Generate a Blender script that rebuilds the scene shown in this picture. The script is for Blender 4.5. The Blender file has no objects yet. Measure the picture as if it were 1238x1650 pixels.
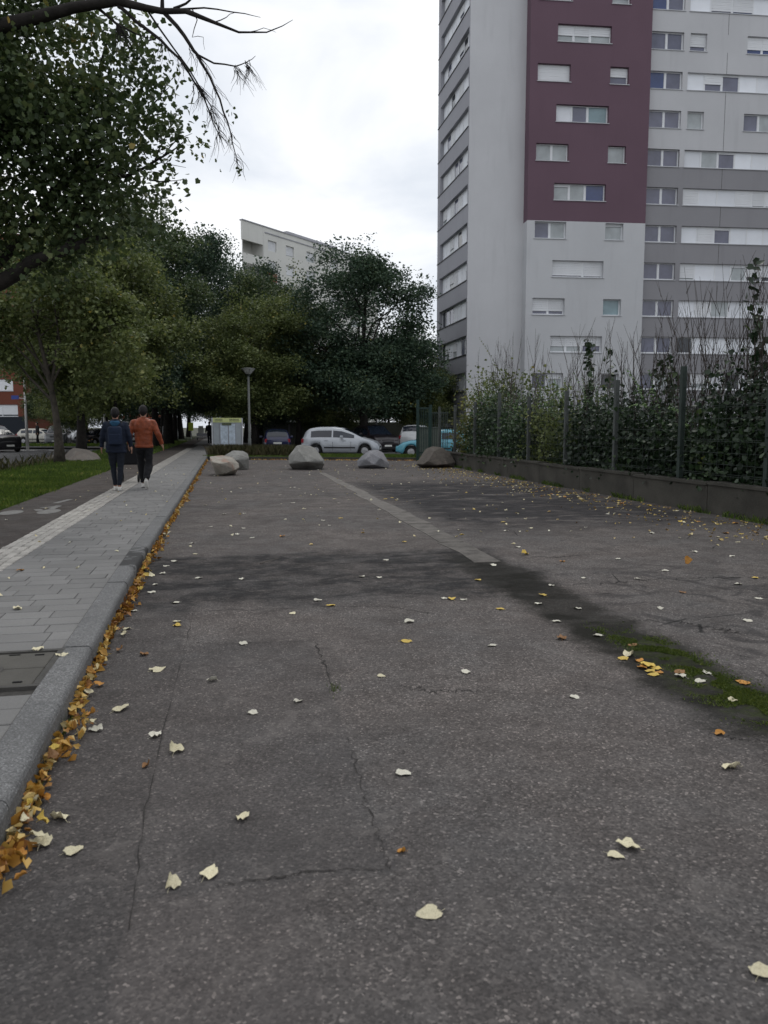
import bpy, bmesh, math, random
import numpy as np
from mathutils import Vector, Matrix, noise as mnoise

rnd = random.Random(7)
nrs = np.random.RandomState(11)
C = bpy.context.scene.collection
SC = bpy.context.scene

# ------------------------------------------------------------------ camera, world, sun, exposure
EYE = 1.45
FPX = 1255.0
PITCH = math.radians(6.23)
cam_d = bpy.data.cameras.new('camera'); cam = bpy.data.objects.new('camera', cam_d); C.objects.link(cam)
cam.location = (0, 0, EYE); cam.rotation_euler = (math.radians(90) - PITCH, 0, 0)
cam_d.sensor_fit = 'VERTICAL'; cam_d.sensor_height = 24.0; cam_d.lens = 24.0 * FPX / 1650.0
cam_d.clip_start = 0.05; cam_d.clip_end = 2000
cam_d.dof.use_dof = True; cam_d.dof.focus_distance = 9.0
cam_d.dof.aperture_fstop = (cam_d.lens / 1000.0) / 0.0062
SC.camera = cam

SUN_EL, SUN_AZ = math.radians(58), math.radians(12)   # azimuth measured from +Y towards +X
w = bpy.data.worlds.new('World'); SC.world = w; w.use_nodes = True
nt = w.node_tree; nt.nodes.clear()
def wn(t, **k):
    n = nt.nodes.new(t)
    for a, b in k.items(): setattr(n, a, b)
    return n
out = wn('ShaderNodeOutputWorld'); bg = wn('ShaderNodeBackground'); bg.inputs[1].default_value = 0.1
sky = wn('ShaderNodeTexSky', sky_type='NISHITA'); sky.sun_disc = False
sky.sun_elevation = SUN_EL; sky.sun_rotation = SUN_AZ; sky.air_density = 1; sky.dust_density = 2
tc = wn('ShaderNodeTexCoord'); mp = wn('ShaderNodeMapping'); mp.inputs['Scale'].default_value = (1, 1, 2.6); mp.inputs['Location'].default_value = (0.35, 0.1, 0.2)
n1 = wn('ShaderNodeTexNoise'); n1.inputs['Scale'].default_value = 2.1; n1.inputs['Detail'].default_value = 7; n1.inputs['Roughness'].default_value = 0.5; n1.inputs['Distortion'].default_value = 0.35
rp = wn('ShaderNodeValToRGB')
rp.color_ramp.elements[0].position = 0.36; rp.color_ramp.elements[0].color = (6.1, 6.5, 7.2, 1)
rp.color_ramp.elements[1].position = 0.60; rp.color_ramp.elements[1].color = (9.9, 10.0, 10.15, 1)
e = rp.color_ramp.elements.new(0.47); e.color = (7.5, 7.9, 8.5, 1)
mx = wn('ShaderNodeMix', data_type='RGBA'); mx.inputs[0].default_value = 0.93
L = nt.links.new
L(tc.outputs['Generated'], mp.inputs[0]); L(mp.outputs[0], n1.inputs['Vector']); L(n1.outputs['Fac'], rp.inputs[0])
L(sky.outputs[0], mx.inputs['A']); L(rp.outputs[0], mx.inputs['B']); L(mx.outputs['Result'], bg.inputs[0]); L(bg.outputs[0], out.inputs[0])

sd = bpy.data.lights.new('sun', 'SUN'); sd.energy = 0.6; sd.angle = math.radians(22); sd.color = (1, 0.97, 0.92)
sun = bpy.data.objects.new('sun', sd); C.objects.link(sun)
sv = Vector((math.sin(SUN_AZ) * math.cos(SUN_EL), math.cos(SUN_AZ) * math.cos(SUN_EL), math.sin(SUN_EL)))
sun.rotation_euler = sv.to_track_quat('Z', 'Y').to_euler()
SC.view_settings.view_transform = 'Standard'; SC.view_settings.look = 'None'
SC.view_settings.exposure = 0.16; SC.view_settings.gamma = 1.0
try: SC.view_settings.use_curve_mapping = False
except Exception: pass
SC.cycles.max_bounces = 6; SC.cycles.diffuse_bounces = 3; SC.cycles.glossy_bounces = 2; SC.cycles.transmission_bounces = 3
SC.cycles.transparent_max_bounces = 4; SC.cycles.use_denoising = True

# ------------------------------------------------------------------ places
AS = math.radians(-11.37)                     # heading of the street
D = np.array([math.sin(AS), math.cos(AS)]); P = np.array([math.cos(AS), -math.sin(AS)])
def st(s, t, z=0.0):
    q = D * t + P * s
    return (float(q[0]), float(q[1]), z)
ROT = -AS                                     # z rotation that turns local +Y along the street
def ray(x, y):
    X = (x - 619) / FPX; Y = (825 - y) / FPX
    return np.array([X, math.cos(PITCH) + Y * math.sin(PITCH), -math.sin(PITCH) + Y * math.cos(PITCH)])
def gp(x, y, z=0.0):                          # the ground point seen at a place in the photograph
    r = ray(x, y); k = (z - EYE) / r[2]
    return (float(r[0] * k), float(r[1] * k), z)
def at(x, y, Yd):
    r = ray(x, y); k = Yd / r[1]
    return Vector((float(r[0] * k), Yd, float(EYE + r[2] * k)))

# ------------------------------------------------------------------ object helpers
def tag(o, label=None, cat=None, group=None, kind=None):
    if label: o['label'] = label
    if cat: o['category'] = cat
    if group: o['group'] = group
    if kind: o['kind'] = kind
    return o
def empty(name, loc=(0, 0, 0), rz=0.0):
    o = bpy.data.objects.new(name, None); C.objects.link(o); o.location = loc; o.rotation_euler = (0, 0, rz)
    o.empty_display_size = 0.2
    return o
def link(name, me, parent=None, loc=None, rot=None):
    o = bpy.data.objects.new(name, me); C.objects.link(o)
    if parent is not None: o.parent = parent
    if loc is not None: o.location = loc
    if rot is not None: o.rotation_euler = rot
    return o
def copy_tree(o, parent=None):
    c = o.copy(); C.objects.link(c); c.parent = parent
    for ch in [x for x in SC.objects if x.parent == o]: copy_tree(ch, c)
    return c

class MB:
    def __init__(s): s.v = []; s.f = []; s.m = []
    def add(s, vs, fs, mi=0):
        b = len(s.v); s.v += [tuple(v) for v in vs]; s.f += [tuple(b + i for i in f) for f in fs]; s.m += [mi] * len(fs)
    def box(s, c, size, rz=0.0, mi=0, M=None, taper=1.0):
        hx, hy, hz = size[0] / 2, size[1] / 2, size[2] / 2
        vs = []
        cr, sr = math.cos(rz), math.sin(rz)
        for dz in (-1, 1):
            k = taper if dz > 0 else 1.0
            for dx, dy in ((-1, -1), (1, -1), (1, 1), (-1, 1)):
                x, y = dx * hx * k, dy * hy * k
                p = Vector((x * cr - y * sr, x * sr + y * cr, dz * hz))
                if M is not None: p = M @ p
                vs.append((c[0] + p[0], c[1] + p[1], c[2] + p[2]))
        s.add(vs, [(0, 3, 2, 1), (4, 5, 6, 7), (0, 1, 5, 4), (1, 2, 6, 5), (2, 3, 7, 6), (3, 0, 4, 7)], mi)
    def tube(s, pts, rad, n=6, mi=0, caps=True):
        pts = [Vector(p) for p in pts]
        if not hasattr(rad, '__len__'): rad = [rad] * len(pts)
        rings = []; prev = None
        for i, p in enumerate(pts):
            a = pts[max(i - 1, 0)]; b = pts[min(i + 1, len(pts) - 1)]
            d = (b - a)
            if d.length < 1e-9: d = Vector((0, 0, 1))
            d.normalize()
            if prev is None:
                u = d.orthogonal().normalized()
            else:
                u = prev - d * prev.dot(d)
                u = u.normalized() if u.length > 1e-6 else d.orthogonal().normalized()
            prev = u; vv = d.cross(u)
            rings.append([p + (u * math.cos(k * 2 * math.pi / n) + vv * math.sin(k * 2 * math.pi / n)) * rad[i] for k in range(n)])
        vs = [q for r in rings for q in r]; fs = []
        for i in range(len(pts) - 1):
            for k in range(n):
                a = i * n + k; b = i * n + (k + 1) % n
                fs.append((a, b, b + n, a + n))
        if caps and n > 2:
            fs.append(tuple(range(n - 1, -1, -1))); fs.append(tuple(range((len(pts) - 1) * n, len(pts) * n)))
        s.add(vs, fs, mi)
    def lathe(s, prof, n=16, c=(0, 0, 0), mi=0):
        vs = []; fs = []
        for r, z in prof:
            for k in range(n):
                a = 2 * math.pi * k / n
                vs.append((c[0] + r * math.cos(a), c[1] + r * math.sin(a), c[2] + z))
        for i in range(len(prof) - 1):
            for k in range(n):
                a = i * n + k; b = i * n + (k + 1) % n
                fs.append((a, b, b + n, a + n))
        s.add(vs, fs, mi)
    def quad(s, a, b, c, d, mi=0): s.add([a, b, c, d], [(0, 1, 2, 3)], mi)
    def mesh(s, name, mats, smooth=False):
        me = bpy.data.meshes.new(name); me.from_pydata(s.v, [], s.f)
        for m in (mats if isinstance(mats, (list, tuple)) else [mats]): me.materials.append(m)
        if any(s.m): me.polygons.foreach_set('material_index', s.m)
        if smooth: me.polygons.foreach_set('use_smooth', [True] * len(me.polygons))
        me.update(); return me
    def build(s, name, mats, parent=None, smooth=False, loc=None, rot=None):
        return link(name, s.mesh(name, mats, smooth), parent, loc, rot)

def bevel_mesh(me, w=0.01, seg=2, ang=0.5):
    bm = bmesh.new(); bm.from_mesh(me)
    es = [e for e in bm.edges if len(e.link_faces) == 2 and e.calc_face_angle(0) > ang]
    bmesh.ops.bevel(bm, geom=es, offset=w, segments=seg, affect='EDGES', profile=0.5)
    bm.to_mesh(me); bm.free(); me.update(); return me

def quads_mesh(name, V, n_per, tris, mats, mi=None):
    """V: (N*n_per,3) vertices; tris: faces of one piece as index tuples of equal length."""
    N = len(V) // n_per; k = len(tris[0])
    T = np.array(tris, dtype=np.int32)
    F = (np.arange(N, dtype=np.int32)[:, None, None] * n_per + T[None]).reshape(-1, k)
    me = bpy.data.meshes.new(name)
    me.vertices.add(len(V)); me.vertices.foreach_set('co', V.astype(np.float32).ravel())
    me.loops.add(F.size); me.loops.foreach_set('vertex_index', F.ravel())
    me.polygons.add(len(F)); me.polygons.foreach_set('loop_start', np.arange(0, F.size, k, dtype=np.int32))
    try: me.polygons.foreach_set('loop_total', np.full(len(F), k, dtype=np.int32))
    except Exception: pass
    for m in (mats if isinstance(mats, (list, tuple)) else [mats]): me.materials.append(m)
    if mi is not None: me.polygons.foreach_set('material_index', np.repeat(mi, len(tris)).astype(np.int32))
    me.update(calc_edges=True); me.validate(); return me

def leaf_verts(pos, nrm, size, aspect=0.8, fold=0.12, rs=nrs, shape='quad'):
    """pieces shaped like leaves: returns verts array; shape 'quad' 4 verts, 'heart' 6 verts."""
    N = len(pos)
    nrm = nrm / (np.linalg.norm(nrm, axis=1, keepdims=True) + 1e-9)
    r = rs.normal(size=(N, 3)); u = r - (r * nrm).sum(1, keepdims=True) * nrm
    u /= np.linalg.norm(u, axis=1, keepdims=True) + 1e-9
    v = np.cross(nrm, u)
    s = size[:, None]
    if shape == 'quad':
        pts = [(-.5, 0, 0), (0.05, aspect / 2, fold), (.5, 0, 0), (0.05, -aspect / 2, fold)]
    else:
        pts = [(-.38, 0, 0), (-.5, aspect * .3, fold), (-.05, aspect * .52, fold), (.52, 0, -fold * .6), (-.05, -aspect * .52, fold), (-.5, -aspect * .3, fold)]
    V = np.stack([pos + (u * a + v * b + nrm * c) * s for a, b, c in pts], 1)
    return V.reshape(-1, 3)
LEAF_Q = [(0, 1, 2), (0, 2, 3)]
LEAF_H = [(0, 1, 2, 3), (0, 3, 4, 5)]

# ------------------------------------------------------------------ materials
class NT:
    def __init__(s, name):
        s.m = bpy.data.materials.new(name); s.m.use_nodes = True; s.t = s.m.node_tree
        s.b = s.t.nodes['Principled BSDF']; s.o = s.t.nodes['Material Output']; s.b.inputs['Specular IOR Level'].default_value = 0.3
        s.g = None
    def n(s, t, **k):
        n = s.t.nodes.new(t)
        for a, b in k.items(): setattr(n, a, b)
        return n
    def l(s, a, b): s.t.links.new(a, b)
    def pos(s):
        if s.g is None: s.g = s.n('ShaderNodeNewGeometry')
        return s.g.outputs['Position']
    def noise(s, scale, detail=4, rough=0.55, vec=None, dist=0.0):
        n = s.n('ShaderNodeTexNoise'); n.inputs['Scale'].default_value = scale; n.inputs['Detail'].default_value = detail
        n.inputs['Roughness'].default_value = rough; n.inputs['Distortion'].default_value = dist
        s.l(vec if vec is not None else s.pos(), n.inputs['Vector']); return n.outputs['Fac']
    def vor(s, scale, out='Color', feature='F1', rand=1.0):
        n = s.n('ShaderNodeTexVoronoi'); n.inputs['Scale'].default_value = scale; n.feature = feature
        if 'Randomness' in n.inputs: n.inputs['Randomness'].default_value = rand
        s.l(s.pos(), n.inputs['Vector']); return n.outputs[out]
    def ramp(s, f, stops):
        n = s.n('ShaderNodeValToRGB'); cr = n.color_ramp
        cr.elements[0].position, cr.elements[0].color = stops[0][0], (*stops[0][1], 1)
        cr.elements[1].position, cr.elements[1].color = stops[-1][0], (*stops[-1][1], 1)
        for p_, c_ in stops[1:-1]:
            e_ = cr.elements.new(p_); e_.color = (*c_, 1)
        s.l(f, n.inputs[0]); return n.outputs[0]
    def mr(s, v, a, b, c=0.0, d=1.0, smooth=True):
        n = s.n('ShaderNodeMapRange'); n.interpolation_type = 'SMOOTHSTEP' if smooth else 'LINEAR'
        for i, x in zip((1, 2, 3, 4), (a, b, c, d)): n.inputs[i].default_value = x
        s.l(v, n.inputs[0]); return n.outputs[0]
    def math(s, op, a, b=None, c=None):
        n = s.n('ShaderNodeMath'); n.operation = op
        for i, x in enumerate((a, b, c)):
            if x is None: continue
            if isinstance(x, (int, float)): n.inputs[i].default_value = x
            else: s.l(x, n.inputs[i])
        return n.outputs[0]
    def mix(s, f, a, b, mode='MIX'):
        n = s.n('ShaderNodeMix', data_type='RGBA', blend_type=mode)
        for sock, x in ((n.inputs[0], f), (n.inputs['A'], a), (n.inputs['B'], b)):
            if isinstance(x, (int, float)): sock.default_value = x
            elif isinstance(x, tuple): sock.default_value = (*x, 1)
            else: s.l(x, sock)
        return n.outputs['Result']
    def dot(s, vec, v3):
        n = s.n('ShaderNodeVectorMath', operation='DOT_PRODUCT'); s.l(vec, n.inputs[0]); n.inputs[1].default_value = v3
        return n.outputs['Value']
    def col(s, c):
        if isinstance(c, tuple): s.b.inputs['Base Color'].default_value = (*c, 1)
        else: s.l(c, s.b.inputs['Base Color'])
    def rough(s, r):
        if isinstance(r, (int, float)): s.b.inputs['Roughness'].default_value = r
        else: s.l(r, s.b.inputs['Roughness'])
    def bump(s, h, strength=0.3, dist=0.01):
        n = s.n('ShaderNodeBump'); n.inputs['Strength'].default_value = strength; n.inputs['Distance'].default_value = dist
        s.l(h, n.inputs['Height']); s.l(n.outputs[0], s.b.inputs['Normal'])

def simple(name, c, rough=0.7, var=0.12, scale=6.0, bump=0.0, bscale=60, metal=0.0, spec=None, objvar=0.0, fine=0.0):
    m = NT(name); a = tuple(x * (1 - var) for x in c); b = tuple(x * (1 + var) for x in c)
    colr = m.ramp(m.noise(scale, 5), [(0.3, a), (0.7, b)])
    if fine:
        colr = m.mix(fine, colr, m.ramp(m.noise(bscale * 2, 2), [(0.3, tuple(x * .35 for x in c)), (0.7, tuple(min(1, x * 1.7) for x in c))]))
    if objvar:
        oi = m.n('ShaderNodeObjectInfo'); k = m.mr(oi.outputs['Random'], 0, 1, 1 - objvar, 1 + objvar, False)
        hs = m.n('ShaderNodeHueSaturation'); m.l(colr, hs.inputs['Color']); m.l(k, hs.inputs['Value']); colr = hs.outputs[0]
    m.col(colr); m.rough(rough); m.b.inputs['Metallic'].default_value = metal
    if spec is not None: m.b.inputs['Specular IOR Level'].default_value = spec
    if bump: m.bump(m.noise(bscale, 4), bump, 0.01)
    return m.m

def mat_asphalt(name, c0, c1, lot=False, specks=1.0):
    m = NT(name)
    gs = m.dot(m.pos(), (P[0], P[1], 0)); gt = m.dot(m.pos(), (D[0], D[1], 0))
    big = m.noise(0.55, 5, 0.6); med = m.noise(3.0, 6, 0.65)
    base = m.mix(m.mr(big, .35, .65), c0, c1)
    base = m.mix(m.mr(med, .38, .66, 0, .5), base, tuple(x * .62 for x in c0))
    cell = m.vor(115, 'Color'); sp = m.n('ShaderNodeSeparateColor'); m.l(cell, sp.inputs[0])
    cd = m.vor(115, 'Distance')
    stone = m.ramp(sp.outputs[0], [(0.0, (.50, .50, .50)), (.45, (.86, .86, .86)), (.80, (1.15, 1.15, 1.15)), (.95, (1.6, 1.59, 1.57)), (1.0, (2.8, 2.75, 2.7))])
    base = m.mix(1.0 * specks, base, stone, 'MULTIPLY')
    c2 = m.vor(58, 'Color'); s2 = m.n('ShaderNodeSeparateColor'); m.l(c2, s2.inputs[0])
    d2 = m.vor(58, 'Distance')
    pale = m.math('MULTIPLY', m.mr(s2.outputs[1], .955, .96), m.mr(d2, .30, .18))
    base = m.mix(m.math('MULTIPLY', pale, .48 * specks), base, (.34, .325, .305))
    blot = m.noise(.23, 6, .68, dist=.8)
    base = m.mix(m.mr(blot, .50, .66, 0, .45), base, tuple(x * y * .62 for x, y in zip(c0, (.95, .98, 1.02))))
    gr = m.noise(26, 3, .7); base = m.mix(m.mr(gr, .35, .7, 0, .35), base, tuple(x * .5 for x in c0))
    if lot:
        n_e = m.math('MULTIPLY', m.math('SUBTRACT', m.noise(1.7, 9, .72), .5), 2.0)
        sw = m.math('ADD', gs, m.math('MULTIPLY', n_e, .35)); tw = m.math('ADD', gt, m.math('MULTIPLY', n_e, .9))
        def box(a0, a1, b0, b1, ea=.25, eb=.5):
            k = m.math('MULTIPLY', m.mr(sw, a0 - ea, a0 + ea), m.mr(sw, a1 + ea, a1 - ea))
            return m.math('MULTIPLY', k, m.math('MULTIPLY', m.mr(tw, b0 - eb, b0 + eb), m.mr(tw, b1 + eb, b1 - eb)))
        cx = m.n('ShaderNodeCombineXYZ'); m.l(m.math('MULTIPLY', gs, .8), cx.inputs[0]); m.l(m.math('MULTIPLY', gt, 1.7), cx.inputs[1])
        streak = m.mr(m.noise(1.5, 9, .72, vec=cx.outputs[0], dist=.6), .43, .55)
        jn_ = m.math('MULTIPLY', m.math('SUBTRACT', m.noise(11, 5, .7), .5), .07); su = m.math('ADD', gs, jn_); tu = m.math('ADD', gt, m.math('MULTIPLY', jn_, 2.0))
        def hard(a0, a1, b0, b1, e=.012):
            k = m.math('MULTIPLY', m.mr(su, a0 - e, a0 + e), m.mr(su, a1 + e, a1 - e)); return m.math('MULTIPLY', k, m.math('MULTIPLY', m.mr(tu, b0 - e, b0 + e), m.mr(tu, b1 + e, b1 - e)))
        base = m.mix(m.math('MULTIPLY', hard(-2, -.32, -2, 6.6), .36), base, (.040, .038, .038))
        base = m.mix(m.math('MULTIPLY', hard(-.32, .53, 2.36, 5.22), .30), base, (.058, .055, .055))
        base = m.mix(m.math('MULTIPLY', hard(-.32, .20, 1.0, 2.36), .28), base, (.10, .088, .084))
        near = m.mr(gt, 4.5, 1.5); base = m.mix(m.math('MULTIPLY', near, .5), base, m.mix(.5, base, (.045, .047, .050)))
        t3 = m.noise(2.6, 8, .72, dist=1.2); base = m.mix(m.mr(t3, .54, .64, 0, .35), base, (.165, .15, .14)); base = m.mix(m.mr(m.noise(7, 7, .75), .56, .68, 0, .4), base, (.035, .032, .031))
        worn = m.mr(m.noise(.8, 8, .72, dist=.4), .50, .62); base = m.mix(m.math('MULTIPLY', worn, .30), base, (.048, .044, .042))
        dark = m.math('MULTIPLY', box(-1.2, 3.0, 6.35, 8.9, .2, .25), m.math('MULTIPLY_ADD', m.mr(m.noise(5, 8, .75), .36, .58), .38, m.math('MULTIPLY_ADD', streak, .38, .14)))
        base = m.mix(dark, base, (.017, .017, .018))
        # damp, dirty channel that carries on from the concrete strip
        chan = m.math('MULTIPLY', box(2.33, 2.95, 3.0, 8.3, .12, .5), m.math('MULTIPLY_ADD', streak, .18, .78))
        base = m.mix(chan, base, (.012, .0115, .009))
        ms = m.math('MULTIPLY', box(2.50, 2.88, 3.2, 4.9, .08, .3), m.mr(m.noise(9, 6, .7), .40, .60))
        base = m.mix(m.math('MULTIPLY', ms, .8), base, m.ramp(m.noise(40, 3), [(.3, (.012, .016, .006)), (.7, (.045, .06, .012))]))
        # right side of the lot: older grey tarmac with dark stains
        r2 = m.math('MULTIPLY', box(3.2, 7.6, 10.5, 20, .4, 1.5), m.mr(m.noise(1.0, 8, .7, vec=cx.outputs[0], dist=.8), .34, .52, 0, .9))
        base = m.mix(r2, base, (.024, .023, .025))
        r3 = m.math('MULTIPLY', box(3.0, 6, 3.2, 7.5, .3, 1.0), m.mr(m.noise(1.9, 5, .6, dist=1.5), .5, .62, 0, .55))
        base = m.mix(r3, base, (.024, .023, .024))
        cr = m.vor(0.9, 'Distance', 'DISTANCE_TO_EDGE')
        ck = m.math('MULTIPLY', m.mr(cr, .010, .002), m.math('MULTIPLY', box(3.0, 9, 3, 16, .3, 1), m.mr(m.noise(2.5, 3), .48, .58)))
        base = m.mix(m.math('MULTIPLY', ck, .8), base, (.008, .008, .008))
    m.col(base); m.rough(m.mr(med, .3, .7, .68, .92))
    m.b.inputs['Specular IOR Level'].default_value = 0.10
    h = m.math('ADD', m.math('MULTIPLY', cd, -1.0), m.math('MULTIPLY', sp.outputs[0], .8))
    m.bump(h, 0.45, 0.006)
    return m.m

def mat_leaf(name, stops, transl=0.18, rough=0.55):
    m = NT(name); g = m.n('ShaderNodeNewGeometry')
    big = m.noise(0.8, 4)
    f = m.math('ADD', m.math('MULTIPLY', g.outputs['Random Per Island'], .62), m.math('MULTIPLY', m.mr(big, .32, .68), .38))
    c = m.ramp(f, stops); m.col(c); m.rough(rough); m.b.inputs['Specular IOR Level'].default_value = 0.35
    tr = m.n('ShaderNodeBsdfTranslucent'); hs = m.n('ShaderNodeHueSaturation'); hs.inputs['Value'].default_value = 1.5; hs.inputs['Saturation'].default_value = 1.1
    m.l(c, hs.inputs['Color']); m.l(hs.outputs[0], tr.inputs[0])
    mx_ = m.n('ShaderNodeMixShader'); mx_.inputs[0].default_value = transl
    m.l(m.b.outputs[0], mx_.inputs[1]); m.l(tr.outputs[0], mx_.inputs[2]); m.l(mx_.outputs[0], m.o.inputs[0])
    return m.m

def mat_wall(name, c, dirt=0.25, rough=0.85):
    m = NT(name)
    mpn = m.n('ShaderNodeMapping'); mpn.inputs['Scale'].default_value = (1.0, 1.0, 0.12); m.l(m.pos(), mpn.inputs[0])
    streak = m.noise(1.6, 6, .6, vec=mpn.outputs[0]); big = m.noise(.25, 5, .6); fine = m.noise(14, 5, .6)
    col = m.mix(m.mr(big, .3, .7), tuple(x * .95 for x in c), tuple(x * 1.04 for x in c))
    col = m.mix(m.mr(streak, .52, .75, 0, dirt), col, tuple(x * .68 for x in c))
    col = m.mix(m.mr(fine, .3, .7, 0, .2), col, tuple(x * .88 for x in c))
    m.col(col); m.rough(rough); m.bump(m.noise(45, 4), .15, .01)
    return m.m

def mat_emit(name, c, s):
    m = NT(name); m.col(c); m.b.inputs['Emission Color'].default_value = (*c, 1); m.b.inputs['Emission Strength'].default_value = s; return m.m
def mat_glass(name, c, rough=0.08):
    m = NT(name); m.col(m.ramp(m.noise(1.3, 3), [(.3, tuple(x * .8 for x in c)), (.7, tuple(x * 1.15 for x in c))])); m.rough(rough)
    m.b.inputs['Specular IOR Level'].default_value = 0.6; return m.m
def mat_paint(name, c, rough=0.28, metal=0.0):
    m = NT(name); m.col(m.ramp(m.noise(3, 4), [(.3, tuple(x * .9 for x in c)), (.7, tuple(min(1, x * 1.06) for x in c))])); m.rough(rough); m.b.inputs['Metallic'].default_value = metal
    m.b.inputs['Specular IOR Level'].default_value = 0.5; m.b.inputs['Coat Weight'].default_value = 0.35; m.b.inputs['Coat Roughness'].default_value = 0.08
    return m.m

M = {}
M['lot'] = mat_asphalt('lot_asphalt', (.138, .121, .112), (.116, .108, .104), lot=True)
M['path'] = mat_asphalt('path_asphalt', (.092, .078, .070), (.078, .070, .065), specks=.6)
M['road'] = mat_asphalt('road_asphalt', (.115, .113, .112), (.10, .098, .097), specks=.4)
M['soil'] = simple('soil', (.03, .025, .016), .95, .4, 5, .5, 30)
M['lawn'] = simple('lawn_soil', (.035, .045, .014), .95, .45, 2.5, .5, 40)
M['far_ground'] = simple('far_ground', (.06, .062, .04), .95, .3, .2)
M['paver'] = simple('grey_paver', (.172, .168, .162), .85, .16, 1.2, .25, 130, objvar=.11, fine=.32)
M['joint'] = simple('joint_sand', (.045, .042, .038), .95, .3, 30)
M['sett'] = simple('pale_sett', (.36, .34, .31), .85, .18, 9, .35, 90, objvar=.18, fine=.3)
def mat_kerb():
    m = NT('granite_kerb'); sp = m.vor(160, 'Color'); s = m.n('ShaderNodeSeparateColor'); m.l(sp, s.inputs[0])
    c = m.ramp(s.outputs[0], [(0, (.085, .084, .083)), (.5, (.135, .134, .132)), (.85, (.175, .174, .172)), (1, (.28, .28, .28))])
    c = m.mix(m.mr(m.noise(2.6, 5), .35, .7, 0, .45), c, (.075, .075, .075))
    g = m.g; sz = m.n('ShaderNodeSeparateXYZ'); m.l(m.pos(), sz.inputs[0])
    moss = m.math('MULTIPLY', m.mr(sz.outputs[2], .07, .0), m.mr(m.noise(7, 5), .42, .6))
    c = m.mix(m.math('MULTIPLY', moss, .75), c, (.04, .045, .018))
    gt = m.dot(m.pos(), (D[0], D[1], 0))
    t_ = m.math('ADD', gt, m.math('MULTIPLY', m.noise(5, 5), 1.0))
    burn = m.math('MULTIPLY', m.math('MULTIPLY', m.mr(t_, 7.9, 8.1), m.mr(t_, 9.6, 9.2)), m.mr(m.noise(4, 5, dist=1), .42, .52))
    c = m.mix(m.math('MULTIPLY', burn, .85), c, (.016, .015, .015))
    m.col(c); m.rough(.75); m.bump(m.noise(90, 4), .35, .006); return m.m
M['kerb'] = mat_kerb()
M['joint_dark'] = simple('dark_crack_fill', (.030, .027, .025), .95, .5, 9)
M['cast'] = simple('cast_iron', (.055, .052, .047), .6, .25, 8, .3, 60, fine=.2)
M['cast_fill'] = simple('cover_filling', (.085, .08, .07), .9, .15, 6, .3, 90, fine=.2)
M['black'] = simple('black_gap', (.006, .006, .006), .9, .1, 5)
def mat_strip():
    m = NT('strip_concrete'); gt = m.dot(m.pos(), (D[0], D[1], 0)); n_ = m.noise(4, 7, .7)
    c = m.ramp(n_, [(.3, (.10, .092, .082)), (.5, (.175, .16, .145)), (.72, (.25, .235, .21))])
    c = m.mix(m.math('MULTIPLY', m.mr(gt, 16, 7.5), .6), c, m.mix(m.mr(n_, .4, .6), (.030, .027, .024), (.095, .085, .076)))
    c = m.mix(m.mr(m.noise(70, 3, .7), .35, .7, 0, .5), c, (.06, .055, .05)); m.col(c); m.rough(.92); m.bump(m.noise(40, 5), .4, .01); return m.m
M['conc_strip'] = mat_strip()
M['conc_strip_old'] = simple('pale_concrete', (.128, .115, .102), .9, .5, 5, .4, 60, fine=.5)
M['conc_wall'] = simple('old_concrete', (.060, .056, .047), .95, .42, 1.6, .5, 35, fine=.25)
M['conc_pale'] = simple('pale_wall_concrete', (.16, .165, .145), .9, .2, .6, .3, 20)
M['marking'] = simple('worn_white_paint', (.42, .42, .41), .8, .2, 6, .2, 90)
M['cyclemark'] = simple('worn_cycle_paint', (.17, .165, .155), .8, .25, 12, .2, 90)
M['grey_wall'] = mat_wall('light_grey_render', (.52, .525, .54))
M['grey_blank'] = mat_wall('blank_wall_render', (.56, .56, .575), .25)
M['purple'] = mat_wall('purple_render', (.140, .086, .112), .2)
M['grey_dark'] = mat_wall('dark_grey_render', (.275, .27, .285))
M['grey_mid'] = mat_wall('mid_grey_render', (.52, .52, .535))
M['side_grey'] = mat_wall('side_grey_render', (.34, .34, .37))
M['frame'] = simple('white_pvc_frame', (.72, .73, .75), .45, .04, 2)
M['panel'] = simple('white_infill_panel', (.74, .76, .80), .5, .05, .8, objvar=.08)
M['shutter'] = simple('white_roller_shutter', (.68, .69, .71), .6, .05, 1, objvar=.08)
M['sill'] = simple('sill_metal', (.5, .51, .53), .5, .06, 2)
M['pane_a'] = mat_glass('glass_grey_blue', (.12, .125, .18))
M['pane_b'] = mat_glass('glass_strong_blue', (.035, .06, .17))
M['pane_c'] = mat_glass('glass_with_curtain', (.36, .39, .40), .25)
M['pane_d'] = mat_glass('glass_dark', (.03, .035, .045))
M['pane_t'] = mat_glass('glass_teal_blind', (.20, .29, .32), .2)
M['far_white'] = mat_wall('far_white_render', (.66, .655, .62), .15)
M['far_orange'] = mat_wall('far_orange_render', (.52, .13, .07))
M['red_wall'] = mat_wall('dark_red_render', (.17, .055, .035))
M['navy_wall'] = mat_wall('dark_blue_base', (.022, .027, .036))
M['bark'] = simple('tree_bark', (.055, .047, .038), .95, .45, 7, .9, 26)
M['bark_dark'] = simple('dark_bark', (.022, .019, .017), .95, .4, 7, .8, 26)
M['twig'] = simple('bare_twig', (.045, .036, .03), .9, .25, 7)
M['twig_grey'] = simple('grey_bare_stem', (.085, .075, .066), .9, .25, 7)
M['leaf_dark'] = mat_leaf('leaves_dark', [(0, (0.025, 0.043, 0.018)), (.45, (0.053, 0.080, 0.033)), (.85, (0.100, 0.131, 0.050)), (.965, (0.150, 0.163, 0.062)), (1, (0.425, 0.312, 0.062))], .2)
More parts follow.
